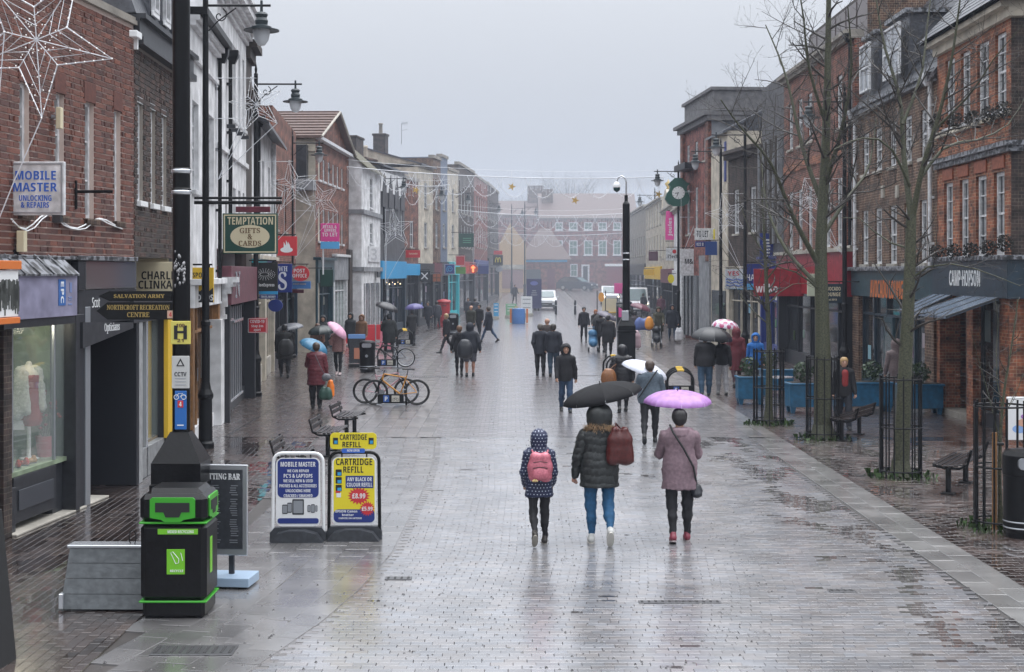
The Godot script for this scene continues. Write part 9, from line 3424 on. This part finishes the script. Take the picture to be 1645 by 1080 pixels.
	person("person in an olive parka pushing a dark pushchair past the food store",{"at":G(1058,553),"turn":175,"h":1.76,"fat":0.04,"top":col(0.06,0.055,0.035),"hem":0.62,"bulk":0.05,"leg":blk,"hood":"up","face":true,"cell":0.034,"arm_l":[30,4,25,0],"arm_r":[30,4,25,0]})
	pushchair(G(1055,559),PI,"dark pushchair before the olive parka",M.charcoal_dark)
	person("person in a dark navy coat and jeans carrying white bags by the food store",{"at":G(1080,548),"turn":182,"h":1.8,"fat":0.04,"top":navy,"hem":0.64,"bulk":0.05,"leg":col(0.03,0.06,0.11),"hood":"up","face":true,"cell":0.034,"arm_l":[4,12,10,0]})
	sack("carrier_bag","white carrier bag carried beside the navy coat","bag",P(1091,537,69.6),Vector3(0.36,0.62,0.2),mat(0.6,0.6,0.63,0.4),[])
	# --- under the black umbrella near the planters
	a = person("person in a black jacket and blue jeans under the wide black umbrella",{"at":G(1133,637),"turn":-4,"h":1.72,"fat":0.04,"gait":[-6,10,8,3],"top":blk,"hem":0.84,"bulk":0.05,"leg":col(0.04,0.1,0.18),"loose":0.02,"hair":blk,"cell":0.022,"arm_r":[20,6,110,10]})
	umbrella("wide black umbrella shared by the couple near the planters",a[1][1],P(1150,527,39.6),0.58,mat(0.016,0.017,0.02,0.4),0.3)
	person("person in a black jacket and white trousers sharing the wide black umbrella",{"at":G(1160,634),"turn":4,"h":1.64,"gait":[8,3,-8,12],"top":blk,"hem":0.88,"leg":col(0.45,0.44,0.47),"loose":0.015,"hair":blk,"cell":0.022,"shoe":col(0.3,0.3,0.3)})
	a = person("person in a long maroon coat walking ahead beside the planters",{"at":G(1183,622),"turn":0,"h":1.74,"gait":[-8,14,8,2],"top":col(0.16,0.02,0.035),"hem":0.5,"bulk":0.05,"hood":"up","leg":col(0.07,0.03,0.04),"cell":0.024,"arm_l":[30,20,90,0]})
	umbrella("white umbrella with red and purple edge stripes, tilted beside the maroon coat",a[1][0],P(1171,514,43.0),0.42,_striped(),0.3)
	person("person in a bright blue jacket and cap standing behind the planters",{"at":Vector3((1214 - CX) * 41.5 / F,0,-41.5),"turn":170,"h":1.66,"top":col(0.015,0.16,0.52),"hem":0.8,"hood":"up","face":true,"leg":blk,"cell":0.024})
	person("woman with tied blonde hair, red top and black jacket, behind the thickest tree",{"at":Vector3((1356 - CX) * 31.5 / F,0,-31.5),"turn":178,"h":1.58,"top":blk,"hem":0.8,"hair":col(0.38,0.24,0.1),"face":true,"leg":navy,"loose":0.02,"cell":0.02,"gait":[14,6,-10,18]})
	var rt := thing("jacket_front","red top showing in the open black jacket of the blonde woman","clothing",Vector3((1356 - CX) * 31.5 / F,0.0,-31.5))
	part(rt,"top",net([[Vector3(0,1.0,0.1),Vector3(0,1.25,0.1),0.07,0.075,0.9,Color.WHITE]],0.02,0.02),mat(0.25,0.02,0.02,0.6))
	person("person in a greyish pink hooded coat half hidden by the slender green tree",{"at":Vector3((1440 - CX) * 36.5 / F,0,-36.5),"turn":0,"h":1.72,"top":col(0.2,0.15,0.15),"hem":0.62,"hood":"up","leg":blk,"cell":0.022})
	# --- on the brown pavement
	a = person("woman in a maroon quilted coat under the blue umbrella, carrying bags",{"at":G(508,656),"turn":0,"h":1.64,"fat":0.03,"gait":[4,2,-4,6],"top":col(0.16,0.02,0.035),"puff":0.01,"hem":0.62,"bulk":0.045,"flare":0.03,"hair":col(0.05,0.03,0.02),"leg":blk,"loose":0.02,"cell":0.02,"arm_l":[30,14,110,16],"arm_r":[4,10,20,0]})
	umbrella("mid blue umbrella over the maroon quilted coat",a[1][0],P(503,549,36.0),0.39,tri_noise(mat(0.05,0.22,0.38,0.4),2.0,shared.grain),0.3)
	sack("carrier_bag","dark green shopping bag in the maroon coated woman's hand","bag",P(523,632,36.0),Vector3(0.28,0.3,0.16),mat(0.03,0.08,0.06,0.4),[P(521,624,36.0),a[1][1],P(526,624,36.0)])
	sack("carrier_bag","bright orange carrier bag beside the dark green one","bag",P(531,625,36.1),Vector3(0.16,0.42,0.2),mat(0.75,0.19,0.02,0.4),[P(530,614,36.1),a[1][1],P(532,614,36.1)])
	sack("handbag","small patterned grey handbag on the maroon coat's hip","bag",P(524,606,35.9),Vector3(0.17,0.15,0.12),dot_mat(col(0.05,0.05,0.06),col(0.3,0.3,0.32),6,6,10.0,0.5),[P(521,602,35.9),P(514,588,35.8),P(506,570,35.8)])
	a = person("bulky dark coated person under the grey umbrella by the shop windows",{"at":G(457,606),"turn":6,"h":1.72,"fat":0.07,"gait":[5,2,-6,8],"top":col(0.012,0.014,0.014),"hem":0.6,"bulk":0.06,"leg":blk,"loose":0.01,"hair":blk,"cell":0.024,"arm_r":[30,6,110,10]})
	umbrella("grey umbrella tilted over the bulky dark coat",a[1][1],P(459,521,46.8),0.45,mat(0.1,0.105,0.12,0.35),0.2)
	sack("rucksack","dark rucksack on the bulky coat's back","rucksack",P(459,558,46.5),Vector3(0.4,0.5,0.25),M.black_matt,[])
	a = person("person in a pink jacket under the pale pink umbrella",{"at":G(543,603),"turn":176,"h":1.64,"gait":[8,3,-8,12],"top":col(0.5,0.28,0.27),"hem":0.84,"bulk":0.05,"hair":col(0.06,0.035,0.025),"long_hair":true,"face":true,"leg":blk,"shoe":col(0.5,0.4,0.4),"cell":0.024,"arm_r":[25,8,110,10]})
	umbrella("pale pink umbrella over the pink jacket",a[1][1],P(543,526,47.0),0.41,mat(0.6,0.32,0.44,0.45),0.26)
	a = person("person in a peach coat under the wide black umbrella by the teal shop",{"at":G(510,597),"turn":180,"h":1.66,"top":col(0.42,0.24,0.18),"hem":0.7,"hair":col(0.1,0.05,0.03),"face":true,"leg":blk,"cell":0.026,"arm_l":[25,8,110,10]})
	umbrella("wide black umbrella over the peach coat",a[1][0],P(508,525,48.5),0.45,mat(0.014,0.022,0.022,0.4),0.28)
	person("dark hooded person behind the pink and black umbrellas",{"at":GD(519,56.0),"turn":180,"h":1.74,"fat":0.05,"top":col(0.03,0.032,0.036),"hood":"up","hem":0.6,"leg":blk,"cell":0.03})
	person("person in dark clothes beside the white corner building's window",{"at":GD(563,61.0),"turn":170,"h":1.7,"top":col(0.03,0.032,0.036),"hood":"up","hem":0.7,"leg":blk,"cell":0.032})
	person("person with a fur brown hood behind the red barriers",{"at":GD(581,60.0),"turn":175,"h":1.66,"top":col(0.2,0.1,0.05),"hood":"up","face":true,"hem":0.7,"leg":blk,"cell":0.032})
	a = person("dark person under the broad black umbrella by the blue fascia",{"at":G(625,575),"turn":20,"h":1.76,"fat":0.06,"top":col(0.015,0.016,0.018),"hem":0.6,"bulk":0.05,"leg":blk,"hair":blk,"cell":0.028,"arm_l":[25,8,110,10]})
	umbrella("broad black umbrella over the dark person by the blue fascia",a[1][0],P(622,487,57.5),0.48,mat(0.02,0.02,0.023,0.4),0.28)
	a = person("person under the violet umbrella by the black barber shop",{"at":GD(662,68.0),"turn":10,"h":1.68,"top":col(0.03,0.03,0.035),"hem":0.66,"leg":blk,"hair":blk,"cell":0.034,"arm_r":[25,8,110,10]})
	umbrella("violet blue umbrella by the black barber shop",a[1][1],P(664,488,68.0),0.45,mat(0.09,0.08,0.22,0.45),0.28)
	var far := [[688,84.0,160,"dark person passing the crossed sticks sign"],[702,86.0,20,"dark person walking away before the post box"],[752,92.0,170,"dark person in the knot of people by the glowing arrow"],[763,90.0,10,"second person in the knot by the glowing arrow"],[827,122.0,190,"far person by the white printed notice board"],[1046,110.0,175,"far person beyond the white van"],[1034,100.0,10,"far person beside the white van's wing"],[1062,96.0,180,"person by the phone shop door"],[1010,92.0,30,"dark person between the van and the camera mast"]]
	for e in far:
		person(e[3],{"at":GD(e[0],e[1]),"turn":e[2] + 15.0 * sin(e[0] * 2.0),"h":1.7 + 0.06 * sin(e[0]),"fat":0.03 + 0.03 * sin(e[0] * 3.0),"gait":[18 + 10 * sin(e[0]),6,-14 - 8 * sin(e[0]),18],"arm_l":[20 * sin(e[0] * 5.0),10,30,0],"lean":0.03,"top":col(0.03,0.03,0.04) if e[0] != 1062 else col(0.2,0.05,0.08),"hem":0.68,"leg":blk,"hair":col(0.03,0.025,0.02),"cell":0.045})

func _black() -> StandardMaterial3D:
	var m := tri_noise(mat(0.012,0.012,0.014,0.7),2.0,shared.grain)
	m.metallic_specular = 0.25
	return m

func _purple() -> StandardMaterial3D:
	var m := tri_noise(mat(0.52,0.25,0.64,0.45),1.5,shared.grain)
	m.backlight_enabled = true
	m.backlight = Color(0.35,0.15,0.45)
	return m

func _patterned() -> StandardMaterial3D:
	var m := dot_mat(col(0.66,0.68,0.76),col(0.2,0.22,0.35),8,3,5.0,0.4)
	m.backlight_enabled = true
	m.backlight = Color(0.35,0.35,0.4)
	return m

func _striped() -> StandardMaterial3D:
	var m := dot_mat(col(0.62,0.6,0.66),col(0.4,0.06,0.16),3,14,1.6,0.45)
	return m

func pushchair(at: Vector3,turn: float,label: String,m: Material) -> void:
	var t := thing("pushchair",label,"pushchair",at,turn)
	part(t,"seat",net([[Vector3(0,0.45,0.05),Vector3(0,0.75,0.18),0.2,0.17,0.8,Color.WHITE],[Vector3(0,0.4,0.0),Vector3(0,0.4,-0.2),0.18,0.16,0.8,Color.WHITE]],0.035,0.08),m)
	var hd := MB.new()
	hd.ball(Vector3(0,0.82,0.1),Vector3(0.22,0.16,0.2),10,6)
	part(t,"hood",hd,m)
	for x in [-0.2,0.2]:
		var f := MB.new()
		f.tube([Vector3(x,0.12,-0.35),Vector3(x,0.5,0.1),Vector3(x,1.0,0.42)],0.014,5)
		f.tube([Vector3(x,0.12,0.3),Vector3(x,0.5,0.0)],0.014,5)
		part(t,"frame",f,M.grey_metal)
		for z in [-0.35,0.3]:
			var w := MB.new()
			var ring := []
			for k in 14:
				ring.append(Vector3(x,0.12 + sin(TAU * k / 14) * 0.1,z + cos(TAU * k / 14) * 0.1))
			w.tube(ring,0.02,5,true)
			part(t,"wheel",w,M.rubber)
	var h := MB.new()
	h.tube([Vector3(-0.2,1.0,0.42),Vector3(0.2,1.0,0.42)],0.016,5)
	part(t,"handle",h,M.black_matt)
